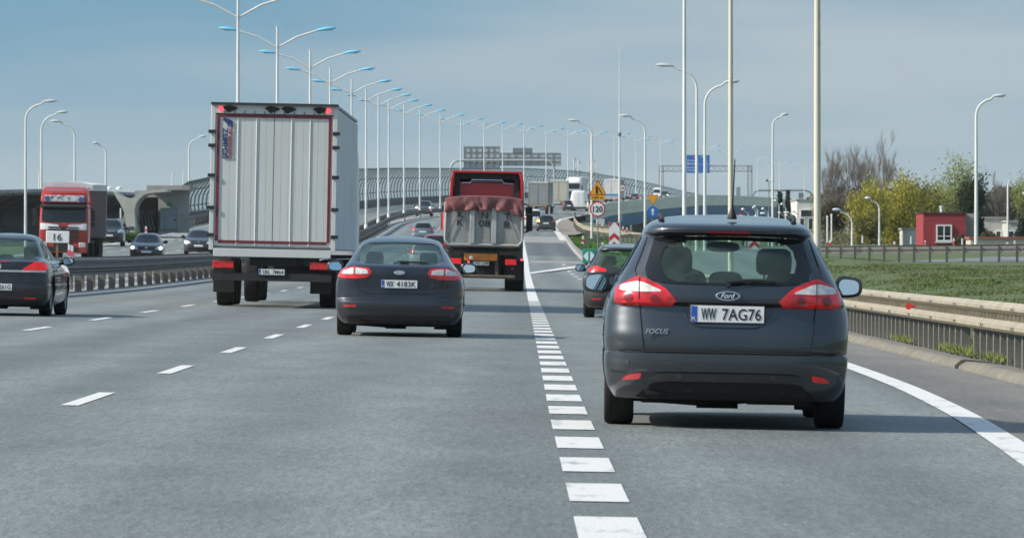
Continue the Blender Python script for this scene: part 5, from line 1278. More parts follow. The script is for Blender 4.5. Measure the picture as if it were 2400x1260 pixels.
def twin_mast():
    Z = 560; X = ux(1802, Z); zg = 1.2; t = thing('floodlight_mast', 'thin mast with two small floodlights beside the white lamp', 'mast', (X, Z, zg)); h = vz(428, Z) - zg
    MB().tube([(0,0,0),(0,0,h)], [.06,.035], 8).build('pole', M_STEEL, t)
    for sg in (-1, 1):
        a = MB(); a.tube([(0,0,h),(sg*.15,0,h+.15)], .025, 6); a.box((sg*.17,0,h+.22), (.2,.2,.14), rx=.3); a.build('floodlight', M_BLACK if sg < 0 else M_WHITE, t)
twin_mast()
# ------------------------------------------------------------------ guard rails
def wbeam(pts, nrm, w=.31, dp=.075, m=None, name='beam', parent=None):
    """W-profile steel beam along pts; nrm points to the traffic"""
    prof_ = [(-.5*w, .0), (-.36*w, dp), (-.20*w, dp), (-.06*w, .012), (.06*w, .012), (.20*w, dp), (.36*w, dp), (.5*w, 0)]
    A = [[Vector(p) + Vector(nrm) * b + Vector((0, 0, a)) for a, b in prof_] + [Vector(p) + Vector(nrm) * (b - .006) + Vector((0, 0, a)) for a, b in prof_[::-1]] for p in pts]
    return MB().loft(A).build(name, m, parent, smooth=30)
def rail_right():
    t = thing('guard_rail', 'sunlit double beam guard rail on close set posts beside the slip road', 'guard rail')
    d = 17.10; zs = zsteps(52, 170, 2.0)
    # sheet beam of two flat bands with a slotted strip between
    def band(z0, z1, bulge, nm, m):
        rings = []
        for Z in zs: 
            p = rp(Z, d); rings.append([p + Vector((-.02-bulge, 0, z0+.015)), p + Vector((-.055-bulge, 0, z0+.05)), p + Vector((-.055-bulge, 0, z1-.05)), p + Vector((-.01-bulge*.3, 0, z1)), p + Vector((.0, 0, z1)), p + Vector((.0, 0, z0))])
        return MB().loft(rings).build(nm, m, t, smooth=25)
    band(.60, .735, .02, 'upper_beam', M_RAIL); band(.385, .53, .03, 'lower_beam', M_RAIL)
    s = MB()
    rings = [[rp(Z, d+.03) + Vector((0,0,.53)), rp(Z, d+.03) + Vector((0,0,.60)), rp(Z, d+.045) + Vector((0,0,.60)), rp(Z, d+.045) + Vector((0,0,.53))] for Z in zs]
    s.loft(rings); 
    for Z in np.arange(52, 120, .5): p = rp(Z, d-.0); s.box((p.x, p.y, p.z+.565), (.06, .03, .072))
    s.build('slotted_strip', mat('rail_slot', (.26, .235, .18), .7, var=.2, scale=5), t)
    p0 = MB(); p0.box((0, -.067, 0), (.100, .006, .86)); p0.box((-.052, 0, 0), (.008, .14, .86)); p0.box((.052, 0, 0), (.006, .14, .86))
    pb = None; Z = 57.0; i = 0
    while Z < 165 and i < 98:
        p = rp(Z, d + .085); loc = (p.x, p.y, p.z + .10)
        if pb is None: pb = p0.build('post', M_POST, t); pb.location = loc
        else: c = pb.copy(); COL.objects.link(c); c.parent = t; c.location = loc
        Z += .92; i += 1
        if 68.4 < Z < 69.3: Z += 1.0
    b0 = None
    for Z in np.arange(53.5, 110, 4.0):
        for z_ in (.665, .455):
            for dy in (-.12, .12):
                p = rp(Z, d - .08); loc = (p.x - .012, p.y + dy, p.z + z_)
                if b0 is None: b0 = MB().box((0, 0, 0), (.012, .035, .03)).build('bolt', M_STEEL, t); b0.location = loc
                else: c = b0.copy(); COL.objects.link(c); c.parent = t; c.location = loc
    p = rp(77.0, d - .13); r_ = MB(); r_.disc((p.x, p.y - .02, p.z + .565), .045, .02); r_.box((p.x + .06, p.y, p.z + .565), (.10, .02, .03)); r_.build('red_reflector', mat('reflector_red', (.72, .05, .04), .3, coat=.5), t)
rail_right()
def rail_line(label, pts, nrm, posts, h=.62, post_len=.85, m=M_GALV, w=.31, psize=(.14, .08), grp=None, twin=None, pm=None):
    t = thing('guard_rail', label, 'guard rail', group=grp)
    wbeam([Vector(p) + Vector((0, 0, h)) for p in pts], nrm, m=m, parent=t, w=w)
    if twin: wbeam([Vector(p) + Vector((0, 0, twin)) for p in pts], nrm, m=m, parent=t, w=.16, name='lower_beam')
    pb = None
    for q in posts[:98]:
        loc = Vector(q) - Vector(nrm) * .08 + Vector((0, 0, h - post_len/2 + .12))
        if pb is None: b = MB(); b.box((0, -psize[1]/2, 0), (psize[0], .008, post_len)); b.box((-psize[0]/2, 0, 0), (.008, psize[1], post_len)); b.box((psize[0]/2, 0, 0), (.008, psize[1], post_len)); pb = b.build('post', pm or M_POST, t); pb.location = loc
        else: c = pb.copy(); COL.objects.link(c); c.parent = t; c.location = loc
    return t
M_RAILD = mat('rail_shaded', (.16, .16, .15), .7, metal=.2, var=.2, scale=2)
zs = zsteps(118, 700, 6)
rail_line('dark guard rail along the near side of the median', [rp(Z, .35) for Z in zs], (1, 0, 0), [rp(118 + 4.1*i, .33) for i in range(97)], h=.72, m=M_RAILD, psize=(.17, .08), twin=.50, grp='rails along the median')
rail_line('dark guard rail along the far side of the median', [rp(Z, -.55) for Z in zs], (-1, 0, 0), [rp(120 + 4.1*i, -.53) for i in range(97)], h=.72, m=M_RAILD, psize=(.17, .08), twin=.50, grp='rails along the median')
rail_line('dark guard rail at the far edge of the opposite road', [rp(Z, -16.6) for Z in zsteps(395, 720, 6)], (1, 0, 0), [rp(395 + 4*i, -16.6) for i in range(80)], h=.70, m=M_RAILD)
# ramp rails
def along(pts, step):
    out = []; acc = 0
    for a, b in zip(pts[:-1], pts[1:]):
        L = (b - a).length; k = acc
        while k < L: out.append(a + (b - a) * (k / L)); k += step
        acc = k - L
    return out
A = ramp_pts(.2, .02); rail_line('grey guard rail on tall posts in front of the ramp road', A, (.85, .5, 0), along(A, 2.05), h=.60, w=.36, m=mat('ramp_rail', (.085, .09, .085), .7, var=.2, scale=2), psize=(.10, .08), grp='rails beside the ramp', pm=mat('ramp_post', (.10, .105, .10), .7))
A = ramp_pts(13.0, .34); rail_line('paler guard rail on the far side of the ramp road', A, (-.85, -.5, 0), along(A, 4.0), h=.62, m=M_STEEL, psize=(.10, .06), grp='rails beside the ramp')
# gore rails: a rail leaving the nose and the curved one of the joining ramp
g1 = [at(1337, 566, 470), at(1345, 577, 420), at(1357, 588, 385), at(1372, 600, 350), at(1392, 611, 322)]
rail_line('grey guard rail dropping from the gore nose to the green sign', [p - Vector((0,0,.62)) for p in g1], (-1, 0, 0), along([p - Vector((0,0,.62)) for p in g1], 6), h=.62, m=M_STEEL)
g2 = [at(1346, 498, 560), at(1345, 510, 530), at(1352, 521, 505), at(1366, 530, 490), at(1385, 535, 480), at(1430, 540, 470), at(1480, 547, 455), at(1540, 552, 440), at(1640, 556, 425)]
rail_line('pale curved guard rail sweeping round the gore onto the ramp', [p - Vector((0,0,.7)) for p in g2], (-.5, -.85, 0), along([p - Vector((0,0,.7)) for p in g2], 3), h=.62, m=M_RAIL, w=.36)
g3 = [at(1368, 566, 420), at(1420, 556, 425), at(1480, 552, 430), at(1560, 551, 430)]
rail_line('low pale guard rail behind the chevron board', [p - Vector((0,0,.6)) for p in g3], (-.2, -1, 0), along([p - Vector((0,0,.6)) for p in g3], 4), h=.60, m=M_RAIL, w=.26)
# ------------------------------------------------------------------ delineators
M_SWHITE = mat('post_white', (.74, .74, .72), .5); M_SRED = mat('post_red', (.62, .04, .05), .5); M_SPINK = mat('post_faded', (.70, .10, .17), .5)
def delineator(label, u, v, Z, h=.75, red=True, grp=None, w=.11):
    """slim marker post with its top at pixel (u, v)"""
    p = at(u, v, Z); t = thing('marker_post', label, 'marker post', (p.x, p.y, p.z - h), 0, grp)
    b = MB(); b.prism([(-w/2, 0), (w/2, 0), (w/2, h-.03), (-w/2*.6, h)], 'y', -.025, .025); b.build('post', M_SWHITE, t, bevel=.008)
    if red:
        r_ = MB(); r_.box((0, 0, h*.42), (w + .008, .058, h*.36)); r_.build('red_band', M_SRED if red is True else M_SPINK, t)
    return t
for i, (u, v, Z, h, lab) in enumerate([(2096, 565, 258, .36, 'red and white marker post on the ramp rail below the willow'), (1945, 562, 268, .36, 'red and white marker post on the ramp rail beside the thick mast'), (2361, 567, 240, .34, 'red and white marker post on the ramp rail by the white lamp'),
                                       (2235, 558, 300, .42, 'red marked post before the red house'), (2168, 563, 330, .26, 'small red marker post at the left of the red house')]):
    delineator(lab, u, v, Z, h, grp='marker posts along the ramp')
for u, v, lab in ((2021, 551, 'white marker post beneath the left lamp of the willow'), (2135, 553, 'white marker post between willow and red house'), (2255, 558, 'leaning white marker post under the right end of the red house'), (2378, 563, 'white marker post at the far right of the ramp')):
    delineator(lab, u, v, 275, .40, red=False, grp='white posts beyond the ramp', w=.09)
for u, v, Z, lab in ((1366, 552, 372, 'red and white marker post on the gore rail above the green sign'), (1385, 520, 478, 'red and white marker post at the parapet end'), (1400, 524, 470, 'dark red marker post behind the speed sign pole'), (1411, 524, 470, 'dark red marker post right of the speed sign pole'), (1460, 530, 460, 'red marker post right of the chevron board'), (1469, 533, 455, 'white topped marker post beside the chevron board')):
    delineator(lab, u, v, Z, .55, grp='marker posts at the gore', w=.15)
delineator('pink banded marker post on the median beside the red truck', 162, 571, 150, .42, red='f', grp='marker posts on the median', w=.08); delineator('second pink banded marker post on the median near the red truck', 169, 574, 146, .40, red='f', grp='marker posts on the median', w=.07)
delineator('red and white marker post above the dark hatchback on the opposite road', 342, 530, 330, .40, red='f', grp='marker posts on the opposite road', w=.13); delineator('pink marker post below the oncoming dark suv', 1010, 484, 560, .42, red='f', grp='marker posts on the opposite road', w=.16)
for u, v, h, lab in ((1939, 507, 1.85, 'taller of two white poles left of the willow'), (1949, 503, 1.9, 'right one of two white poles left of the willow')):
    p = at(u, v, 400); b = MB(); b.tube([(0,0,0),(0,0,h)], .055, 10); b.lathe([(.07,h-.05),(.07,h),(.02,h+.05)], ax='z', n=10); o = b.build('white_pole', M_SWHITE, None); o.location = (p.x, p.y, p.z - h); tag(o, lab, 'pole', 'white poles beside the willow')
# ------------------------------------------------------------------ signs
M_YEL = mat('sign_yellow', (.78, .36, .012), .45); M_SR = mat('sign_red', (.52, .02, .035), .45); M_SW = mat('sign_white', (.78, .79, .78), .45); M_SB = mat('sign_blue', (.012, .14, .50), .45); M_SG = mat('sign_green', (.01, .26, .20), .45); M_SGREY = mat('sign_back', (.32, .33, .33), .6)
def tri(r, up=True, q=.10):
    s = 1 if up else -1; return chaikin([(-r*.866, -s*r*.5), (r*.866, -s*r*.5), (0, s*r)], 2, q)
def round_sign(t, r, x=0, z=0, rim=M_SR, face=M_SW, k=.80):
    o = MB().disc((x, 0, z), r, .03, n=40).build('sign_plate', rim, t); MB().disc((x, -.020, z), r*k, .012, n=40).build('sign_face', face, o); return o
def roadworks_post():
    Z = 320; p = at(1401, 490, Z); t = thing('road_sign', 'post with yellow merging triangle above a white and red speed limit disc', 'road sign', (p.x, Z, p.z - 2.45))
    zc = 2.45; MB().tube([(0,.06,-.6),(0,.06,zc+2.1)], .035, 10).build('post', M_STEEL, t)
    s1 = round_sign(t, .445, 0, zc, k=.82); text('120', .56, .34, (0, -.032, zc), M_INK, s1, '-y', .01, bold=.02)
    zt = vz(444, Z) - (p.z - 2.45)
    a = MB().prism([(x, z + zt - .03) for x, z in tri(.60)], 'y', -.012, .012).build('triangle_sign', M_SR, t); MB().prism([(x, z + zt - .03) for x, z in tri(.515)], 'y', -.026, -.014).build('triangle_face', M_YEL, a)
    sy = MB(); sy.prism([(-.05+x*.9, zt+z) for x, z in ((-.075,-.25),(.02,-.25),(.06,-.20),(.065,.10),(.02,.22),(-.045,.22),(-.085,.08))], 'y', -.036, -.028); sy.prism([(x, zt+z) for x, z in ((.20,-.26),(.27,-.26),(.06,.12),(.03,.04))], 'y', -.036, -.028); sy.build('merge_symbol', M_INK, a)
    zp = vz(463, Z) - (p.z - 2.45); b = MB().box((0, 0, zp), (.80, .024, .30)).build('distance_plate', M_YEL, t, bevel=.01); text('100 m', .60, .15, (0, -.016, zp), M_INK, b, '-y', .008)
roadworks_post()
def chevrons(u=1439.5, v=556, Z=330, label='upright board of red and white chevrons beside the speed sign'):
    c = at(u, v, Z); W_, H_ = .62, 1.75; t = thing('chevron_board', label, 'road sign', (c.x, Z, c.z - H_/2))
    b = MB().box((0, 0, H_/2), (W_, .03, H_)).build('board', M_SW, t); ch = MB()
    for k in range(5):
        z0 = H_ - .36 - .52*k + .22
        poly = [(-W_/2+.01, z0-.20), (0, z0+.06), (W_/2-.01, z0-.20), (W_/2-.01, z0-.46), (0, z0-.20), (-W_/2+.01, z0-.46)] if k else None
        if k == 0: ch.prism([(-W_/2+.01, H_-.01), (-.06, H_-.01), (-W_/2+.01, H_-.30)], 'y', -.022, -.016); ch.prism([(W_/2-.01, H_-.01), (.06, H_-.01), (W_/2-.01, H_-.30)], 'y', -.022, -.016)
        elif z0-.46 > 0: 
            ch.prism(poly[:2] + [poly[4], poly[5]], 'y', -.022, -.016); ch.prism([poly[1], poly[2], poly[3], poly[4]], 'y', -.022, -.016)
    ch.build('chevron', M_SR, b); MB().tube([(0,.05,-1.0),(0,.05,H_-.1)], .035, 8).build('post', M_STEEL, t)
chevrons(); chevrons(1768, 574, 330, 'red and white chevron board seen through the rear window of the estate car')
def gore_sign():
    Z = 318; c = at(1381, 600, Z); t = thing('gore_sign', 'square green sign with two white arrow heads pointing apart', 'road sign', (c.x, Z, c.z - .7)); s = .78
    b = MB().box((0, 0, .7), (s, .05, .80)).build('board', M_SG, t, bevel=.03); a = MB()
    for sg in (-1, 1): a.prism([(sg*.055, .70-.28), (sg*.055, .70+.28), (sg*.20, .70+.17), (sg*.35, .70), (sg*.20, .70-.17)], 'y', -.034, -.026)
    a.build('arrow_heads', M_SW, b); MB().box((0, .05, .1), (.5, .06, .5)).build('stand', M_BLACK, t)
gore_sign()
def yield_post():
    Z = 430; p = at(1530, 496, Z); t = thing('road_sign', 'yellow give way triangle above a blue round arrow sign', 'road sign', (p.x, Z, p.z - 2.3)); z0 = 2.3
    MB().tube([(0,.06,-1),(0,.06,z0+1.5)], .035, 8).build('post', M_GALV, t)
    o = MB().disc((0, 0, z0), .42, .03, n=36).build('round_sign', M_SB, t); ar = MB(); ar.prism([(-.06,z0-.26),(.06,z0-.26),(.06,z0+.08),(.17,z0+.06),(0,z0+.28),(-.17,z0+.06),(-.06,z0+.08)], 'y', -.026, -.017); ar.build('arrow', M_SW, o)
    zt = vz(465, Z) - (p.z - 2.3); a = MB().prism([(x, z + zt) for x, z in tri(.54, False, .06)], 'y', -.012, .012).build('triangle_sign', M_SR, t); MB().prism([(x, z + zt) for x, z in tri(.475, False, .06)], 'y', -.026, -.014).build('triangle_face', M_YEL, a)
yield_post()
def small_round(u, v, Z, r, label, txt=None, post=2.6):
    p = at(u, v, Z); t = thing('road_sign', label, 'road sign', (p.x, Z, p.z - post)); o = round_sign(t, r, 0, post, k=.78)
    if txt: text(txt, r*1.0, r*.62, (0, -.03, post), M_INK, o, '-y', .008, bold=.02)
    MB().tube([(0,.06,-1.2),(0,.06,post+r*.6)], .04, 8).build('post', M_STEEL, t)
small_round(1735.5, 513, 300, .28, 'red rimmed round sign just showing over the estate car roof')
small_round(1458, 441, 620, .42, 'distant round speed limit sign behind the white lamp pole', '120', 2.4)
def km_board():
    Z = 150; c = at(133.5, 555, Z); t = thing('number_board', 'white board numbered 16 on a wooden post in the median', 'sign', (c.x, Z, c.z - .75))
    b = MB().box((0, 0, .75), (.62, .03, .315), ).build('board', M_SW, t, bevel=.012); text('16', .215, .185, (0, -.020, .745), M_INK, b, '-y', .008)
    MB().box((0, .04, .25), (.06, .05, 1.0)).build('post', mat('wood_post', (.23, .15, .08), .8, var=.3, scale=8), t)
    b.rotation_euler = (0, R(1.5), 0)
km_board()
def left_post_sign():
    Z = 395; p = at(283, 488, Z); t = thing('post_sign', 'thin white post with a small square plate beside the concrete wing wall', 'sign', (p.x, Z, p.z - 3.0))
    MB().tube([(0,0,0),(0,0,3.0)], .06, 8).build('post', M_POLE, t); MB().box((0, -.05, 2.1), (.42, .03, .42)).build('plate', M_SGREY, t)
left_post_sign()
def direction_sign():
    Z = 1150
    xs = (ux(1549.5, Z), ux(1757.5, Z)); zb = vz(470, Z); ztop = vz(388, Z); t = thing('sign_gantry', 'lattice portal over the road carrying nothing but the blue direction sign', 'gantry', (xs[0], Z, zb - 1)); w = xs[1] - xs[0]; h = ztop - zb + 1
    lat = MB(); 
    def truss(a, b, s, n):
        a, b = Vector(a), Vector(b); ax = (b - a).normalized(); e1 = Vector((0,1,0)); e2 = ax.cross(e1).normalized()
        cs = [(e1*s/2*i + e2*s/2*j) for i, j in ((-1,-1),(1,-1),(1,1),(-1,1))]
        for c in cs: lat.tube([a + c, b + c], .07, 5)
        for k in range(n):
            p, q = a + (b-a)*k/n, a + (b-a)*(k+1)/n
            for i in range(4):
                c1, c2 = cs[i], cs[(i+1) % 4]; lat.tube([p + (c1 if k % 2 else c2), q + (c2 if k % 2 else c1)], .04, 4)
    truss((0,0,0), (0,0,h), .85, 10); truss((w,0,0), (w,0,h), .85, 10); truss((-.4,0,h-.6), (w+.4,0,h-.6), 1.1, 16); lat.build('lattice', M_STEEL, t)
    c = at(1636, 384.5, Z); W_, H_ = 54/F*Z, 42/F*Z
    b = MB().box((c.x - xs[0], -.75, c.z - zb + 1), (W_, .08, H_)).build('blue_board', M_SB, t); x0, z0 = c.x - xs[0], c.z - zb + 1; y = -.80
    hb = MB(); hb.box((x0-.55, y, z0+H_*.40), (.8, .03, .42)); hb.build('red_shield', M_SR, b); MB().box((x0+.95, y, z0+H_*.40), (.9, .03, .42)).build('green_shield', mat('shield_green', (.02,.42,.25), .5), b)
    text('S8', .5, .28, (x0-.55, y-.025, z0+H_*.40), M_SW, b, '-y', .02); text('E67', .6, .28, (x0+.95, y-.025, z0+H_*.40), M_SW, b, '-y', .02)
    for k, (s_, n_) in enumerate((('Warszawa', 'Centrum'), ('Bemowo', 'Zach.'), ('Poznan', 'A2'), ('Wroclaw', 'S8'))):
        zz = z0 + H_*(.20 - .155*k - (.08 if k > 1 else 0)); text(s_, 1.9, .34, (x0-W_*.26, y, zz), M_SW, b, '-y', .03, bold=.01); text(n_, .8, .32, (x0+W_*.33, y, zz), M_SW, b, '-y', .03, bold=.01)
    MB().box((x0, y, z0-H_*.02), (W_*.94, .03, .05)).build('divider', M_SW, b)
direction_sign()
def back_gantry():
    Z = 900; xa, xb = ux(1056, Z), ux(1299, Z); zb = min(rz_(Z, xa - xmf(Z)), 10) - .3; t = thing('sign_gantry', 'arched tube gantry seen from behind with grey sign boards over the opposite road', 'gantry', (xa, Z, zb)); w = xb - xa; h = vz(376, Z) - zb
    rr = 1.4; pts = [(0,0,0),(0,0,h-rr)] + [(rr*(1-math.cos(a)),0,h-rr+rr*math.sin(a)) for a in [math.pi/2*k/6 for k in range(1,7)]] + [(w-rr+rr*math.sin(a),0,h-rr+rr*math.cos(a)) for a in [math.pi/2*k/6 for k in range(0,7)]] + [(w,0,0)]
    MB().tube(pts, .20, 10).build('arch_tube', mat('gantry_galv', (.40,.42,.42), .5, metal=.2, var=.1), t)
    bk = mat('board_back', (.48, .52, .53), .6, var=.08, scale=.6); fr = mat('board_frame', (.15, .165, .17), .6)
    def board(u0, u1, v0, v1, nv, nh, nm):
        a, b = at(u0, v1, Z), at(u1, v0, Z); o = MB().box(((a.x+b.x)/2 - xa, .35, (a.z+b.z)/2 - zb), (b.x-a.x, .05, b.z-a.z)).build(nm, bk, t); g = MB()
        for k in range(nv+1): g.box((a.x - xa + (b.x-a.x)*k/nv, .28, (a.z+b.z)/2 - zb), (.10, .08, b.z-a.z))
        for k in range(nh+1): g.box(((a.x+b.x)/2 - xa, .26, a.z - zb + (b.z-a.z)*k/nh), (b.x-a.x, .06, .09))
        g.build('board_ribs', fr, o)
    board(1088, 1171, 344, 395, 6, 4, 'sign_board'); board(1173, 1314, 359, 388, 8, 3, 'sign_board'); board(1203, 1247, 347.5, 358.5, 1, 2, 'sign_board')
back_gantry()
def pipe_gantry():
    Z = 1400; xa, xb = ux(1762, Z), ux(1905, Z); zb = vz(490, Z); t = thing('pipe_gantry', 'far thin pipe gantry right of the lattice portal', 'gantry', (xa, Z, zb)); w, h = xb - xa, vz(446, Z) - zb
    MB().tube([(0,0,0),(0,0,h-1.5),(.8,0,h-.4),(2,0,h),(w-2,0,h),(w-.8,0,h-.4),(w,0,h-1.5),(w,0,0)], .22, 8).build('pipe', M_STEEL, t)
    p = MB(); p.box((ux(1878, Z)-xa, .4, vz(461,Z)-zb), (1.3, .1, 2.0)); p.build('sign_board', M_SGREY, t)
pipe_gantry()
def ctrl_box():
    Z = 1120; a = at(1730, 453, Z); b = MB(); b.box((0,0,0), (.85, .5, 2.6)); o = b.build('control_cabinet', mat('cabinet_grey', (.24,.26,.27), .6, var=.1), None, bevel=.05); o.location = (a.x, Z, a.z); tag(o, 'grey upright cabinet on the bridge parapet beside the lattice portal', 'cabinet')
ctrl_box()
# banners on poles beyond the barrier
for i, (u, v, h) in enumerate(((1345, 370, 3.6), (1355.5, 377, 3.1), (1379, 379, 3.0), (1390, 374, 3.4))):
    Z = 1150; p = at(u, v, Z); t = thing('banner_pole', ['first white and blue banner pole behind the ribbed barrier, tallest', 'second banner pole behind the ribbed barrier from the left', 'third banner pole, left of the lamp over the white truck', 'fourth banner pole, right of the lamp over the white truck'][i], 'flag', (p.x, Z, p.z - h - 6), 0, 'banner poles behind the barrier')
    MB().tube([(0,0,0),(0,0,h+6)], .09, 6).build('pole', M_SWHITE, t)
    b = MB(); n = 8; b.loft([[(.1, -.03, 6+h*k/n), (.1+.38+.10*math.sin(k*.9+i), .08*math.sin(k), 6+h*k/n), (.1+.38+.10*math.sin(k*.9+i), .08*math.sin(k)+.02, 6+h*k/n), (.1, -.01, 6+h*k/n)] for k in range(n+1)]); b.build('banner', mat('banner_blue', (.75, .78, .80), .7, col2=(.22,.46,.72), scale=.35, ramp=(.40,.48)), t)
# ================================================================== STRUCTURES, BUILDINGS, TREES
# ---- ribbed transparent noise barrier on the outer side of the opposite road
def barrier():
    t = thing('noise_barrier', 'long curved noise barrier of clear panels on close steel ribs, leaning over the road', 'barrier')
    def off(Z): return float(np.interp(Z, [430, 480, 560, 1500], [-20.5, -19.0, -17.3, -17.3]))
    def hgt(Z): return float(np.interp(Z, [430, 480, 560, 700, 1086, 1171, 1256, 1400], [3.5, 3.6, 4.6, 5.3, 5.3, 4.6, 3.5, 3.3]))
    arc = [(0,0),(-.10,.15),(-.17,.35),(-.12,.55),(.06,.72),(.30,.86),(.62,.97),(.80,1.0)]
    def sec(Z, k=1.0):
        h = hgt(Z); b = rp(Z, off(Z)); c = 1 if 300 < Z else 1; lean = float(np.interp(Z, [430, 900, 1000, 1500], [1.6, 1.6, 1.15, 1.0]))
        return [b + Vector((a*lean*1.3, 0, zz*h)) for a, zz in arc]
    zs = zsteps(500, 1450, 8)
    p = MB(); n = len(arc); A = [[q for q in sec(Z)] for Z in zs]
    p.loft(A, cap=False, ring_closed=False); po = p.build('clear_panel', BARG, t, smooth=60); sd = po.modifiers.new('t', 'SOLIDIFY'); sd.thickness = .02
    b = MB(); b.loft([[rp(Z, off(Z)-.25, -.3), rp(Z, off(Z)+.25, -.3), rp(Z, off(Z)+.22, .95), rp(Z, off(Z)-.22, .95)] for Z in zs]); b.build('concrete_plinth', mat('plinth_dark', (.115, .125, .125), .85, var=.2, scale=.6), t)
    m = mat('barrier_steel', (.12, .14, .145), .5, metal=.1)
    def rib(mb, Z):
        s = sec(Z); mb.tube([q + Vector((.05, 0, 0)) for q in s], .085, 5)
    rz = list(np.arange(501, 1450, 4.6)); near = [Z for Z in rz if 800 < Z < 1240][:98]; rest = [Z for Z in rz if Z not in near]
    for Z in near: mb = MB(); rib(mb, Z); mb.build('rib', m, t)
    mb = MB()
    for Z in rest: rib(mb, Z)
    tag(mb.build('rib', m, t), kind='stuff')
    r = MB()
    for q in (2, 4, 6): r.tube([sec(Z)[q] + Vector((.06, 0, 0)) for Z in zs], .055, 5)
    r.build('rail', m, t)
BARG = bpy.data.materials.new('clear_acrylic'); BARG.use_nodes = True
_n, _l = BARG.node_tree.nodes, BARG.node_tree.links; _n.clear()
_o = _n.new('ShaderNodeOutputMaterial'); _t = _n.new('ShaderNodeBsdfTransparent'); _t.inputs[0].default_value = (.93, .96, .96, 1)
_d = _n.new('ShaderNodeBsdfPrincipled'); _d.inputs['Base Color'].default_value = (.50, .56, .57, 1); _d.inputs['Roughness'].default_value = .25
_x = _n.new('ShaderNodeMixShader'); _x.inputs[0].default_value = .22; _l.new(_t.outputs[0], _x.inputs[1]); _l.new(_d.outputs[0], _x.inputs[2]); _l.new(_x.outputs[0], _o.inputs['Surface'])
barrier()

# ---- concrete shell walls left of the opposite road
M_SHELL = mat('shell_shaded', (.075, .075, .07), .9, col2=(.045, .046, .045), scale=.35, stretch=(1, .3, 1))  # shade under the overhang is put into the dark concrete tone
M_WING = mat('wing_concrete', (.44, .445, .40), .85, var=.16, scale=.5, bump=.2, bscale=3)
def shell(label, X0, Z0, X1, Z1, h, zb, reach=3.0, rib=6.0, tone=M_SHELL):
    """overhanging concave wall, open towards +x; runs from (X0, Z0) to (X1, Z1)"""
    t = thing('shell_wall', label, 'wall'); n = 14; a, b = Vector((X0, Z0, zb)), Vector((X1, Z1, zb + .4))
    def sec(o, th): 
        out = []
        for k in range(n + 1):
            s = math.pi * .62 * k / n; out.append(o + Vector((reach*.55 - (reach*.55 - th) * math.cos(s) * 1.0 - reach*.55, 0, h * .56 - (h * .56 - 0) * math.cos(s) * 0 + (h*.44) * math.sin(s - math.pi*.31*0) * 0)))
        return out
    prof2 = []
    for k in range(n + 1):
        f = k / n; zz = h * (f ** .9); x = -reach * .55 * math.sin(math.pi * min(f * 1.15, 1)) + reach * max(0, f - .45) ** 1.7 * 2.2; prof2.append((x, zz))
    th = .45
    def ring(o): return [o + Vector((x, 0, z)) for x, z in prof2] + [o + Vector((x - th, 0, z + (.25 if i == 0 else .05))) for i, (x, z) in enumerate(prof2[::-1])]
    k = 10; rings = [ring(a + (b - a) * i / k) for i in range(k + 1)]
    MB().loft(rings).build('shell', tone, t, smooth=40)
    L = (b - a).length; m = max(2, int(L / rib)); r = MB()
    for i in range(1, m):
        o = a + (b - a) * i / m; r.tube([o + Vector((x + .05, 0, z)) for x, z in prof2], .07, 5)
    r.build('rib', mat('shell_rib', (.12, .12, .11), .8), t)
    c = MB(); c.tube([a + Vector((prof2[-1][0] - .2, 0, h + .1)), b + Vector((prof2[-1][0] - .2, 0, h + .1))], .22, 6); c.build('coping', M_CONCW, t)
    return t
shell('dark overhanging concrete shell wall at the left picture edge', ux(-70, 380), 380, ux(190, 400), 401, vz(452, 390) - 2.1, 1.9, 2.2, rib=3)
shell('dark concrete shell wall just behind the off-roader', ux(170, 430), 430, ux(318, 485), 485, vz(459, 450) - 2.6, 2.5, 2.0, rib=9)
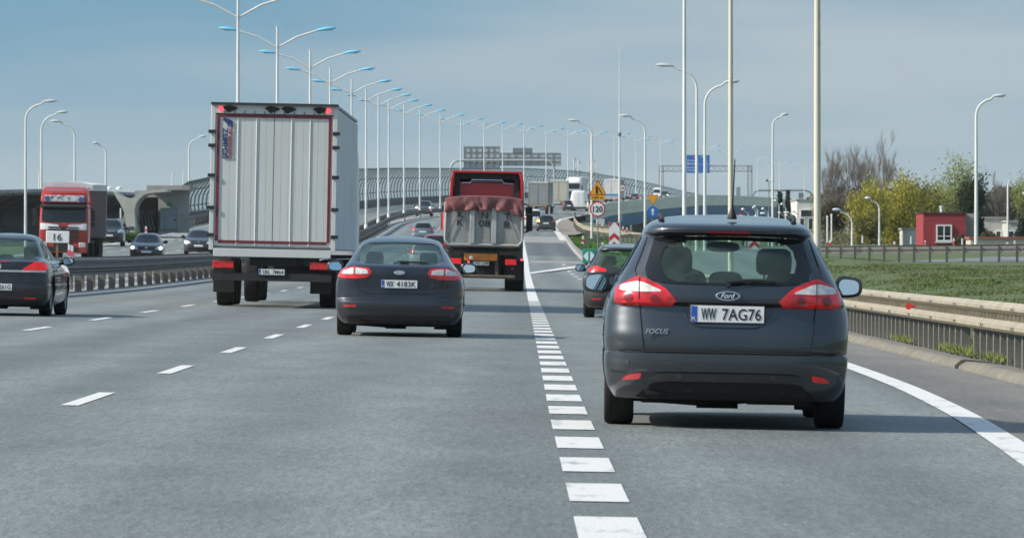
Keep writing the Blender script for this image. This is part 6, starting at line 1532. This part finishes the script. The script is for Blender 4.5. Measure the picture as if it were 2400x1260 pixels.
def wing():
    Z = 418; t = thing('wing_wall', 'pale concrete wing wall splaying up to two points beside the door niche', 'wall', (0, 0, 0))
    def P(u, v, dz=0): p = at(u, v, Z); return (p.x, p.z)
    prof_ = [(264,448),(272,452),(284,460),(297,464),(310,464),(322,458),(331,448),(340,446),(392,443),(393,448),(352,452),(338,456),(326,466),(318,478),(315,492),(316,510),(318,545),(297,545),(296,520),(290,495),(282,478),(272,462)]
    left = [(264,448),(272,452),(284,460),(297,464),(310,464),(314,478),(315,492),(316,510),(318,545),(297,545),(296,520),(290,495),(282,478),(272,462)]
    right = [(310,464),(322,458),(331,448),(340,446),(392,443),(393,449),(352,452.5),(338,456),(326,466),(318,478),(315,492),(314,478)]
    mb = MB()
    for pl in (left, right):
        bm = bmesh.new(); vs = [bm.verts.new((P(u, v)[0], Z, P(u, v)[1])) for u, v in pl]; f = bm.faces.new(vs); bmesh.ops.triangulate(bm, faces=[f])
        r = bmesh.ops.extrude_face_region(bm, geom=bm.faces[:]); bmesh.ops.translate(bm, verts=[e for e in r['geom'] if isinstance(e, bmesh.types.BMVert)], vec=(0, 5.0, 0)); bm.verts.index_update()
        mb.add([v.co[:] for v in bm.verts], [tuple(v.index for v in f.verts) for f in bm.faces]); bm.free()
    mb.build('wing', M_WING, t, smooth=0)
    # niche behind
    a, b = at(312, 545, Z + 6), at(440, 446, Z + 6); back = MB(); back.box(((a.x+b.x)/2, Z + 8, (a.z+b.z)/2), (b.x-a.x, .4, b.z-a.z)); back.build('back_wall', mat('niche_concrete', (.40, .405, .375), .9, var=.15, scale=.6), t)
    # shade of the hollow painted as a dark solid box, with sloping struts
    a2, b2 = at(314, 545, Z + 5), at(366, 462, Z + 5); hb = MB(); hb.box(((a2.x+b2.x)/2, Z + 6.5, (a2.z+b2.z)/2), (b2.x-a2.x, 2.0, b2.z-a2.z)); hb.build('hollow', mat('hollow_shade', (.016,.017,.017), .9, spec=0), t)
    st = MB()
    for i in range(6): q = at(322 + 8*i, 540, Z + 3); st.tube([q, q + Vector((-.35, 0, 1.5))], .05, 5)
    st.build('strut', mat('strut_grey', (.10,.10,.10), .8), t)
    d0, d1 = at(372, 537, Z + 5), at(412, 487, Z + 5); d = MB(); d.box(((d0.x+d1.x)/2, Z + 7.7, (d0.z+d1.z)/2), (d1.x-d0.x, .16, d1.z-d0.z)); do = d.build('door', mat('door_blue_grey', (.36, .41, .45), .5, var=.06), t, bevel=.02)
    fr = MB(); fr.tube([(d0.x, Z+7.6, d0.z), (d0.x, Z+7.6, d1.z), (d1.x, Z+7.6, d1.z), (d1.x, Z+7.6, d0.z)], .06, 4); fr.build('frame', M_WING, do); hnd = MB(); hnd.box((d1.x-.18, Z+7.55, (d0.z+d1.z)/2-.1), (.14, .08, .1)); hnd.build('handle', M_BLACK, do)
    e = at(391.5, 478, Z + 5); MB().box((e.x, Z + 7.7, e.z), (.36, .1, .28)).build('exit_sign', mat('exit_green', (.02, .36, .22), .5), t)
    # roof slab over niche
    r0, r1 = at(345, 444, Z + 6), at(445, 440, Z + 6); sl_ = MB(); sl_.box(((r0.x+r1.x)/2, Z + 9.5, r1.z), (r1.x-r0.x, 8, .35)); sl_.build('roof_slab', M_CONCW, t)
    for u in (270, 292): p = at(u, 443, Z + 9); MB().lathe([(.0,0),(.24,.0),(.22,.12),(.10,.2),(.0,.22)][1:], c=(p.x, Z+3, p.z-.1), ax='z', n=12).build('roof_vent', M_POLE, t)
wing()
# green verge at the foot of the wing wall
pts, hs = [], []
for _ in range(5000):
    u = random.uniform(278, 330); Z = random.uniform(398, 415); p = Vector((ux(u, Z), Z, rz_(Z, ux(u, Z) - xmf(Z)) - .05)); pts.append(tuple(p)); hs.append(random.uniform(.2, .55))
grass_patch('grass', pts, np.array(hs), MATS['verge_blade'], 'bright green verge at the foot of the concrete wing wall', wid=.06)

# ---- bridge: deck edge, beige parapet, blue girder, piers
def bridge():
    t = thing('road_bridge', 'curving road bridge with pale concrete parapet and blue steel girder', 'bridge')
    zs = zsteps(727, 1600, 10); D = 14.75
    par = MB(); par.loft([[rp(Z, D, -.25), rp(Z, D + .30, -.25), rp(Z, D + .28, 1.12), rp(Z, D + .04, 1.12)] for Z in zs]); par.build('parapet', mat('parapet_beige', (.76, .74, .61), .85, var=.10, scale=.25, stretch=(1, 1, 4)), t, smooth=40)
    hb = lambda Z: float(np.interp(Z, [655, 720, 1000, 1600], [1.2, 1.9, 2.0, 2.0]))
    cor = MB(); cor.loft([[rp(Z, D - .4, -.75), rp(Z, D + .42, -.75), rp(Z, D + .42, -.24), rp(Z, D - .4, -.24)] for Z in zs]); cor.build('cornice', MATS['parapet_beige'], t, smooth=40)
    gi = MB(); gi.loft([[rp(Z, D - .9, -.75 - hb(Z)), rp(Z, D - .5, -.75 - hb(Z)), rp(Z, D + .30, -.76), rp(Z, D - .9, -.76)] for Z in zs]); gi.build('girder', mat('girder_blue', (.085, .24, .50), .5, var=.10, scale=.15, stretch=(1, 2, 1)), t, smooth=40)
    ud = MB(); ud.loft([[rp(Z, -17, -.9), rp(Z, D - .9, -.9), rp(Z, D - .9, -.35), rp(Z, -17, -.35)] for Z in zs]); ud.build('deck', mat('deck_soffit', (.10, .10, .095), .9), t, smooth=40)  # shade under the bridge is put into the dark soffit colour
    g2 = MB(); 
    for q in (9, 3, -4, -11): g2.loft([[rp(Z, q - .25, -2.6), rp(Z, q + .25, -2.6), rp(Z, q + .25, -.9), rp(Z, q - .25, -.9)] for Z in zs[3:]])
    g2.build('inner_girder', mat('girder_shaded', (.02, .05, .10), .6), t)  # girder blue darkened to paint the shade beneath the deck
    for Z in (735, 800, 865, 930, 1000, 1070, 1140, 1210, 1280, 1350, 1420):
        zt = rp(Z, 0).z
        for q in (-14, -5, 4, 11.5):
            p = rp(Z, q); b = MB(); b.loft([[(p.x + .9*math.cos(a)*k, Z + .7*math.sin(a)*k, z) for a in [2*math.pi*j/10 for j in range(10)]] for z, k in ((0, 1), (p.z - 2.7, 1.05))]); b.build('pier', M_CONC, t)
    # abutment and retaining wall at the near end
    ab = MB(); a = rp(662, D + .1)
    ab.loft([[(rp(Z, D - .8).x, Z, -1), (rp(Z, D + .15).x, Z, -1), (rp(Z, D + .15).x, Z, rp(Z, D).z - .9), (rp(Z, D - .8).x, Z, rp(Z, D).z - .9)] for Z in zsteps(640, 732, 8)]); ab.build('abutment', M_CONC, t, smooth=30)
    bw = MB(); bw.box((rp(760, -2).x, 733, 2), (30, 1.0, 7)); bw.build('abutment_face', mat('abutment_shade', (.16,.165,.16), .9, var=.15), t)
    for u in (1404, 1428):
        pass
bridge()
def abut_box():
    Z = 640; a, b = at(1398, 555, Z), at(1417, 513, Z); o = MB().box((0, 0, 0), (b.x - a.x, 1.2, b.z - a.z)).build('switch_cabinet', mat('cabinet_pale', (.55, .58, .58), .6), None, bevel=.04); o.location = ((a.x+b.x)/2, Z, (a.z+b.z)/2); tag(o, 'pale upright cabinet at the bridge abutment behind the speed sign', 'cabinet')
abut_box()

# ---- buildings
def win(t, c, w, h, fr=.09, m=M_DARKGLASS, split=True, fm=M_WHITE):
    f = MB(); x, y, z = c
    f.box((x - w/2 + fr/2, y, z), (fr, .16, h)); f.box((x + w/2 - fr/2, y, z), (fr, .16, h)); f.box((x, y, z + h/2 - fr/2), (w - 2*fr, .158, fr)); f.box((x, y, z - h/2 + fr/2), (w - 2*fr, .158, fr))
    if split: f.box((x, y - .01, z), (fr*.8, .12, h - 2*fr)); f.box((x, y - .01, z - h*.18), (w - 2*fr, .10, fr*.6))
    fo = f.build('window', fm, t); MB().box((x, y + .05, z), (w - 2*fr, .02, h - 2*fr)).build('pane', m, fo); return fo
def red_house():
    Z = 440; a, b = at(2164, 585, Z), at(2263.5, 500, Z); zg = a.z - .6; t = thing('red_house', 'flat roofed red house with one white framed window', 'house', (a.x, Z, zg)); w = b.x - a.x; h = b.z - zg
    MB().box((w/2, 4, h/2), (w, 8, h)).build('wall', mat('red_render', (.27, .030, .036), .85, var=.10, scale=1.2, bump=.15, bscale=12), t)
    MB().box((w/2, 4, h + .05), (w + .16, 8.16, .10)).build('roof', mat('roof_dark', (.06, .03, .03), .8), t)
    c = at(2212.5, 546, Z); fo = win(t, (c.x - a.x, -.05, c.z - zg), 1.22, 1.30, .10)
    MB().box((c.x - a.x, -.09, c.z - zg - .72), (1.36, .2, .07)).build('sill', M_WHITE, fo)
    MB().lathe([(.12,0),(.12,.35),(.16,.36),(.16,.5)], c=(w*.45, 1, h + .1), ax='z', n=10).build('chimney', M_POLE, t)
    MB().box((w + .45, 5, h/2 - .05), (.9, 5, h + .1)).build('side_wing', mat('grey_block', (.36,.35,.33), .9, var=.2, scale=2), t)
red_house()
def plain_building(label, u0, u1, v0, Z, dep, wall, wins=(), name='white_building', roof=None, v1=575):
    a, b = at(u0, v1, Z), at(u1, v0, Z); zg = a.z - .8; t = thing(name, label, 'building', (a.x, Z, zg)); w, h = b.x - a.x, b.z - zg
    MB().box((w/2, dep/2, h/2), (w, dep, h)).build('wall', wall, t); MB().box((w/2, dep/2, h + .08), (w + .2, dep + .2, .16)).build('roof', roof or M_CONCW, t)
    for (u, v, ww, hh) in wins: c = at(u, v, Z); win(t, (c.x - a.x, -.05, c.z - zg), ww, hh, .08, split=False)
    return t
M_STUC = mat('white_stucco', (.50, .50, .47), .85, col2=(.36, .36, .34), scale=.7, ramp=(.3, .6)); M_STUC2 = mat('pale_panel', (.66, .65, .60), .8, var=.12, scale=.5)
plain_building('long white building right of the dark conifer', 2306, 2362, 512.5, 455, 9, M_STUC, [(2340, 553, .5, .9)])
plain_building('lower white building at the right picture edge', 2362, 2470, 521, 450, 9, M_STUC, [(2369, 556, .6, 1.1)])
plain_building('pale tower block beside the two small conifers', 1868, 1912, 470, 640, 14, M_STUC2, [(1890, 500, 1.4, .9), (1880, 525, .6, 1.4), (1900, 525, .6, 1.4)], name='tower_block')
plain_building('low pale building behind the bare birches', 1905, 1990, 512, 660, 12, M_STUC2, [(1925, 530, 1.2, .9), (1960, 530, 1.2, .9)])
plain_building('low white shed behind the yellow willow', 2120, 2170, 538, 470, 6, M_STUC)
plain_building('pale low roof at the right end beyond the ramp', 2275, 2460, 560, 380, 4, mat('low_wall', (.50,.44,.36), .8, var=.15, scale=1), name='low_building', roof=mat('tile_roof', (.25,.09,.06), .8))

# ---- trees
M_BARK = mat('bark', (.085, .070, .055), .9, var=.3, scale=3, stretch=(1, 1, .3)); M_TWIG = mat('twig', (.20, .17, .145), .9, var=.2, scale=.5); M_BIRCH = mat('birch_bark', (.42, .40, .36), .8, var=.3, scale=3)
def leaf(name, c, c2, sc=.35):
    m = mat(name, c, .7, col2=c2, scale=sc, ramp=(.38, .62), spec=.15); n, L = m.node_tree.nodes, m.node_tree.links
    b = n['Principled BSDF']; src = b.inputs['Base Color'].links[0].from_socket; tr_ = n.new('ShaderNodeBsdfTranslucent'); L.new(src, tr_.inputs[0])
    x = n.new('ShaderNodeMixShader'); x.inputs[0].default_value = .35; L.new(b.outputs[0], x.inputs[1]); L.new(tr_.outputs[0], x.inputs[2]); L.new(x.outputs[0], n['Material Output'].inputs['Surface']); return m
def branches(mb, p, d, L, r, lv, tips, spread=.55, up=.25, n=3, segs=4, minr=.012):
    pts = [p.copy()]; rs = [r]; q = p.copy(); dd = d.copy()
    for i in range(segs):
        dd = (dd + Vector((random.gauss(0, .14), random.gauss(0, .14), up * .12 + random.gauss(0, .06)))).normalized(); q = q + dd * L / segs; pts.append(q.copy()); rs.append(max(minr, r * (1 - .55 * (i + 1) / segs)))
    mb.tube(pts, rs, 6 if lv > 2 else 4 if lv > 0 else 3, cap=False)
    if lv == 0: tips.append((pts[-1], dd)); tips.append((pts[-2], dd)); return
    for k in range(n):
        f = random.uniform(.35, 1.0) if k else 1.0; i = min(int(f * segs), segs); b = pts[i]
        a = random.uniform(0, 6.283); e = Vector((math.cos(a), math.sin(a), 0)); nd = (dd + e * spread * random.uniform(.6, 1.3) + Vector((0, 0, up * random.random()))).normalized()
        branches(mb, b, nd, L * random.uniform(.55, .80), rs[i] * .62, lv - 1, tips, spread, up, n, segs, minr)
def leaf_cloud(mb, centers, per, rad, size, droop=0.0, flat=1.0):
    for c in centers:
        for _ in range(per):
            o = Vector((random.gauss(0, rad), random.gauss(0, rad), random.gauss(0, rad) * flat)); o.z -= abs(random.gauss(0, droop))
            p = c + o; a = Vector((random.gauss(0,1), random.gauss(0,1), random.gauss(0,1))).normalized(); b = a.orthogonal().normalized(); s = size * random.uniform(.5, 1.4); k = len(mb.v)
            if droop: b = (b + Vector((0,0,-1.2))).normalized()
            e = a.cross(b).normalized()
            mb.v += [tuple(p - b*s), tuple(p + e*s*.45), tuple(p + b*s), tuple(p - e*s*.45)]; mb.f.append((k, k+1, k+2, k+3))
def tree(name, label, u, vtop, Z, w_px, kind, zg=None, grp=None, seed=0, lm=None):
    random.seed(seed + 100); X = ux(u, Z); zg = ground_z(X, Z) - .2 if zg is None else zg; H = vz(vtop, Z) - zg; Wd = w_px / F * Z
    t = thing(name, label, 'tree', (X, Z, zg), 0, grp); tr = MB(); tips = []
    if kind == 'bare':
        tw = MB(); C = []
        tr.tube([(0,0,0),(.04,0,H*.10),(0,.03,H*.22)], [H*.018+.04, H*.015+.03, H*.012+.02], 8, cap=False)
        for k in range(6):
            a = k*1.05 + random.uniform(-.3, .3); s_ = random.uniform(.22, .55) if k else .05; d = Vector((math.cos(a)*s_, math.sin(a)*s_, 1.0)).normalized()
            q = Vector((0, 0, H*random.uniform(.10, .22))); L = H*random.uniform(.30, .40)*(1.15 if k == 0 else 1)
            branches(tr, q, d, L, H*.0075+.03, 2, C, .62, .18, 4, 5, .018)
        for p, d in C:
            for _ in range(4): branches(tw, p, (d + Vector((random.gauss(0,.4), random.gauss(0,.4), .35))).normalized(), H*.085*random.uniform(.6,1.4), .016, 1, tips, .6, .35, 4, 3, .011)
        V = tr.v + tw.v; mz = max(v[2] for v in V); rs_ = sorted(math.hypot(v[0], v[1]) for v in V); mr_ = rs_[int(len(rs_)*.985)]
        kx, kz = Wd*.5/mr_, H/mz
        tr.v = [(x*kx, y*kx, z*kz) for x, y, z in tr.v]; tw.v = [(x*kx, y*kx, z*kz) for x, y, z in tw.v]
        tr.build('trunk', M_BIRCH if 'birch' in name else M_BARK, t); tw.build('crown', M_TWIG, t, smooth=0)
    elif kind == 'conifer':
        tr.tube([(0,0,0),(0,0,H*.96)], [H*.02+.04, .02], 7); tr.build('trunk', M_BARK, t); cr = MB(); layers = int(14 + H)
        for k in range(layers):
            f = k/(layers-1); z = H*(.06 + .94*f); rr = Wd*.5*(1-f)**.85 + .06
            for j in range(int(10 + 16*(1-f))):
                a = random.uniform(0, 6.283); L = rr*random.uniform(.65, 1.08); d = Vector((math.cos(a), math.sin(a), -.32)); p0 = Vector((0,0,z)); 
                for q in range(7):
                    c = p0 + d*L*(q+.6)/7; leaf_cloud(cr, [c], 3, .07 + L*.04, .13 + .04*(H/8), .03)
        cr.build('crown', lm, t, smooth=0)
    else:
        tw = MB(); nl = {'willow': 11, 'loose': 10, 'dense': 12, 'bush': 9}[kind]
        h0 = H*(.16 if kind != 'bush' else .05); tr.tube([(0,0,0),(.05,0,h0*.6),(0,.05,h0*1.3)], [H*.035+.05, H*.03+.04, H*.022], 8, cap=False)
        for k in range(nl):
            a = random.uniform(0, 6.283); s = random.uniform(.25, .95); d = Vector((math.cos(a)*s, math.sin(a)*s, 1.0)).normalized()
            branches(tr, Vector((0,0,h0*random.uniform(.5, 1.2))), d, H*random.uniform(.36, .52), H*.011+.02, 2, tips, .55, .35, 3, 4, .016)
        xs = [p for p, _ in tips]; mxz = max(p.z for p in xs); mxr = max(math.hypot(p.x, p.y) for p in xs)
        sx_, sz_ = Wd*.5/mxr, (H*.97)/mxz
        tr.v = [(x*sx_, y*sx_, z*sz_) for x, y, z in tr.v]; C = [Vector((p.x*sx_, p.y*sx_, p.z*sz_)) for p in xs]
        if kind in ('willow', 'dense', 'bush'):
            for _ in range(len(C)//2): q = random.choice(C); C.append(Vector((q.x*random.uniform(.5,1.02), q.y*random.uniform(.5,1.02), max(.25*H*random.random(), q.z*random.uniform(.25,.95)))))
        tr.build('trunk', M_BARK, t); per, rad, sz, dr = {'willow': (24, .05*H, .13, .10*H), 'loose': (16, .045*H, .11, 0), 'dense': (30, .05*H, .12, .02), 'bush': (26, .06*H, .12, 0)}[kind]
        cr = MB(); leaf_cloud(cr, C, per, rad, sz*max(1, H/8), dr); cr.build('crown', lm, t, smooth=0)
    random.seed(7 + seed); return t
L_WIL = leaf('willow_leaf', (.47, .42, .06), (.31, .29, .05)); L_GRN = leaf('spring_leaf', (.31, .36, .10), (.20, .24, .07)); L_IVY = leaf('ivy_leaf', (.035, .055, .016), (.020, .032, .012)); L_FIR = leaf('fir_needle', (.045, .070, .046), (.028, .045, .030)); L_MIX = leaf('bush_leaf', (.12, .125, .055), (.085, .07, .04)); L_OLV = leaf('olive_leaf', (.28, .27, .065), (.18, .17, .05))
tree('bare_tree', 'bare grey tree right of the thickest mast', 1950, 334, 640, 85, 'bare', seed=1, grp='bare trees behind the willow')
tree('bare_tree', 'broad bare tree behind the left side of the willow', 1998, 322, 640, 130, 'bare', seed=2, grp='bare trees behind the willow')
tree('bare_tree', 'tallest bare tree behind the middle of the willow', 2055, 296, 650, 140, 'bare', seed=3, grp='bare trees behind the willow')
tree('bare_tree', 'bare tree between the green tree and the right edge', 2345, 395, 640, 60, 'bare', seed=4, grp='bare trees behind the willow')
tree('birch_tree', 'pale leafless birch close to the thickest mast', 1945, 432, 560, 60, 'bare', seed=5, grp='birches beside the mast')
tree('willow_tree', 'yellow willow, the left and lower half of the clump', 2040, 405, 470, 120, 'willow', seed=6, lm=L_WIL, grp='yellow willows')
tree('willow_tree', 'yellow willow with the highest crown in the clump', 2110, 386, 480, 150, 'willow', seed=7, lm=L_WIL, grp='yellow willows')
tree('willow_tree', 'olive willow beside the red house', 2160, 404, 490, 110, 'willow', seed=8, lm=L_OLV, grp='yellow willows')
tree('spring_tree', 'fresh green tree behind the red house', 2245, 356, 600, 130, 'loose', seed=9, lm=L_GRN, grp='green trees behind the house')
tree('spring_tree', 'paler green tree between willow and fresh green tree', 2200, 392, 620, 90, 'loose', seed=10, lm=L_GRN, grp='green trees behind the house')
tree('spring_tree', 'green tree at the right picture edge', 2405, 400, 600, 70, 'loose', seed=11, lm=L_GRN, grp='green trees behind the house')
tree('ivy_tree', 'dark ivy covered tree beside the white lamp', 2280, 402, 540, 62, 'dense', seed=12, lm=L_IVY)
tree('conifer', 'dark conifer between the red house and the white building', 2292, 490, 445, 58, 'conifer', seed=13, lm=L_FIR, grp='dark conifers')
tree('conifer', 'dark conifer at the right edge before the white building', 2396, 516, 440, 54, 'conifer', seed=14, lm=L_FIR, grp='dark conifers')
tree('conifer', 'left one of two small conifers against the blue bridge', 1828, 453, 620, 17, 'conifer', seed=15, lm=L_FIR, zg=1.0, grp='small conifers by the bridge')
tree('conifer', 'right and taller of two small conifers against the bridge', 1847, 450, 620, 24, 'conifer', seed=16, lm=L_FIR, zg=1.0, grp='small conifers by the bridge')
tree('birch_tree', 'slender pale birch left of the willow', 1975, 442, 540, 50, 'bare', seed=25, grp='birches beside the mast')
tree('shrub', 'brownish bush under the bare birches', 1955, 470, 520, 90, 'bush', seed=17, lm=L_MIX, grp='bushes along the fence'); tree('shrub', 'olive bush at the foot of the willow', 2030, 495, 455, 90, 'bush', seed=18, lm=L_OLV, grp='bushes along the fence'); tree('shrub', 'small bush between white lamp and low white building', 2318, 545, 420, 40, 'bush', seed=19, lm=L_MIX, grp='bushes along the fence'); tree('shrub', 'dark bush at the corner of the red house', 2250, 552, 425, 26, 'bush', seed=20, lm=L_MIX, grp='bushes along the fence')
random.seed(21)
def treeline(name, label, u0, u1, vf, Z, m, n, size):
    mb = MB()
    for _ in range(n):
        u = random.uniform(u0, u1); top = vf(u); zt = vz(top, Z); zb = 1.5; X = ux(u, Z); q = random.random() ** .7
        p = Vector((X, Z + random.uniform(-12, 12), zb + (zt - zb) * q + random.gauss(0, .2))); leaf_cloud(mb, [p], 1, .3, size)
    return tag(mb.build(name, m, None, smooth=0), label, 'trees', kind='stuff')
treeline('treeline', 'hazy mixed wood behind the trees on the right', 1900, 2460, lambda u: 455 + 22*mnoise.noise((u*.018, 0, 0)) + 14*mnoise.noise((u*.06, 3, 0)), 760, leaf('wood_leaf', (.14, .145, .085), (.105, .095, .075), .15), 26000, .42)
treeline('undergrowth', 'low scrub along the foot of the trees beyond the ramp', 1920, 2470, lambda u: 548 + 12*mnoise.noise((u*.03, 5, 0)), 500, leaf('scrub_leaf', (.17, .17, .075), (.13, .105, .065), .3), 9000, .16)
# ---- far hills
def hills():
    mb = MB(); n = 120; vs = []
    for i in range(n + 1):
        x = -2600 + 5200*i/n; h = 33 + 12*mnoise.noise((i*.11, 1, 0)) + 5*mnoise.noise((i*.45, 2, 0)) + (8 if x > 300 else 0)
        vs += [(x, 3200, -5), (x, 3400, h*.8), (x, 3700, h), (x, 5200, h*.6)]
    mb.add(vs, [(4*i+j, 4*i+4+j, 4*i+5+j, 4*i+1+j) for i in range(n) for j in range(3)]); tag(mb.build('hills', mat('far_wood', (.045, .062, .050), .95, var=.35, scale=.02), smooth=60), kind='structure')
hills()
# ---- air
def haze():
    o = MB().box((0, 2985, 39.5), (9000, 6050, 91)).build('haze', mat('haze_dummy', (1, 1, 1)), None, smooth=0); m = bpy.data.materials.new('haze_air'); m.use_nodes = True; n = m.node_tree.nodes; n.clear()
    a = n.new('ShaderNodeOutputMaterial'); v = n.new('ShaderNodeVolumePrincipled'); v.inputs['Color'].default_value = (.80, .85, .88, 1); v.inputs['Density'].default_value = .00006; v.inputs['Anisotropy'].default_value = .1
    m.node_tree.links.new(v.outputs[0], a.inputs['Volume']); o.data.materials.clear(); o.data.materials.append(m); tag(o, kind='stuff')
USE_HAZE = True
if USE_HAZE: haze()
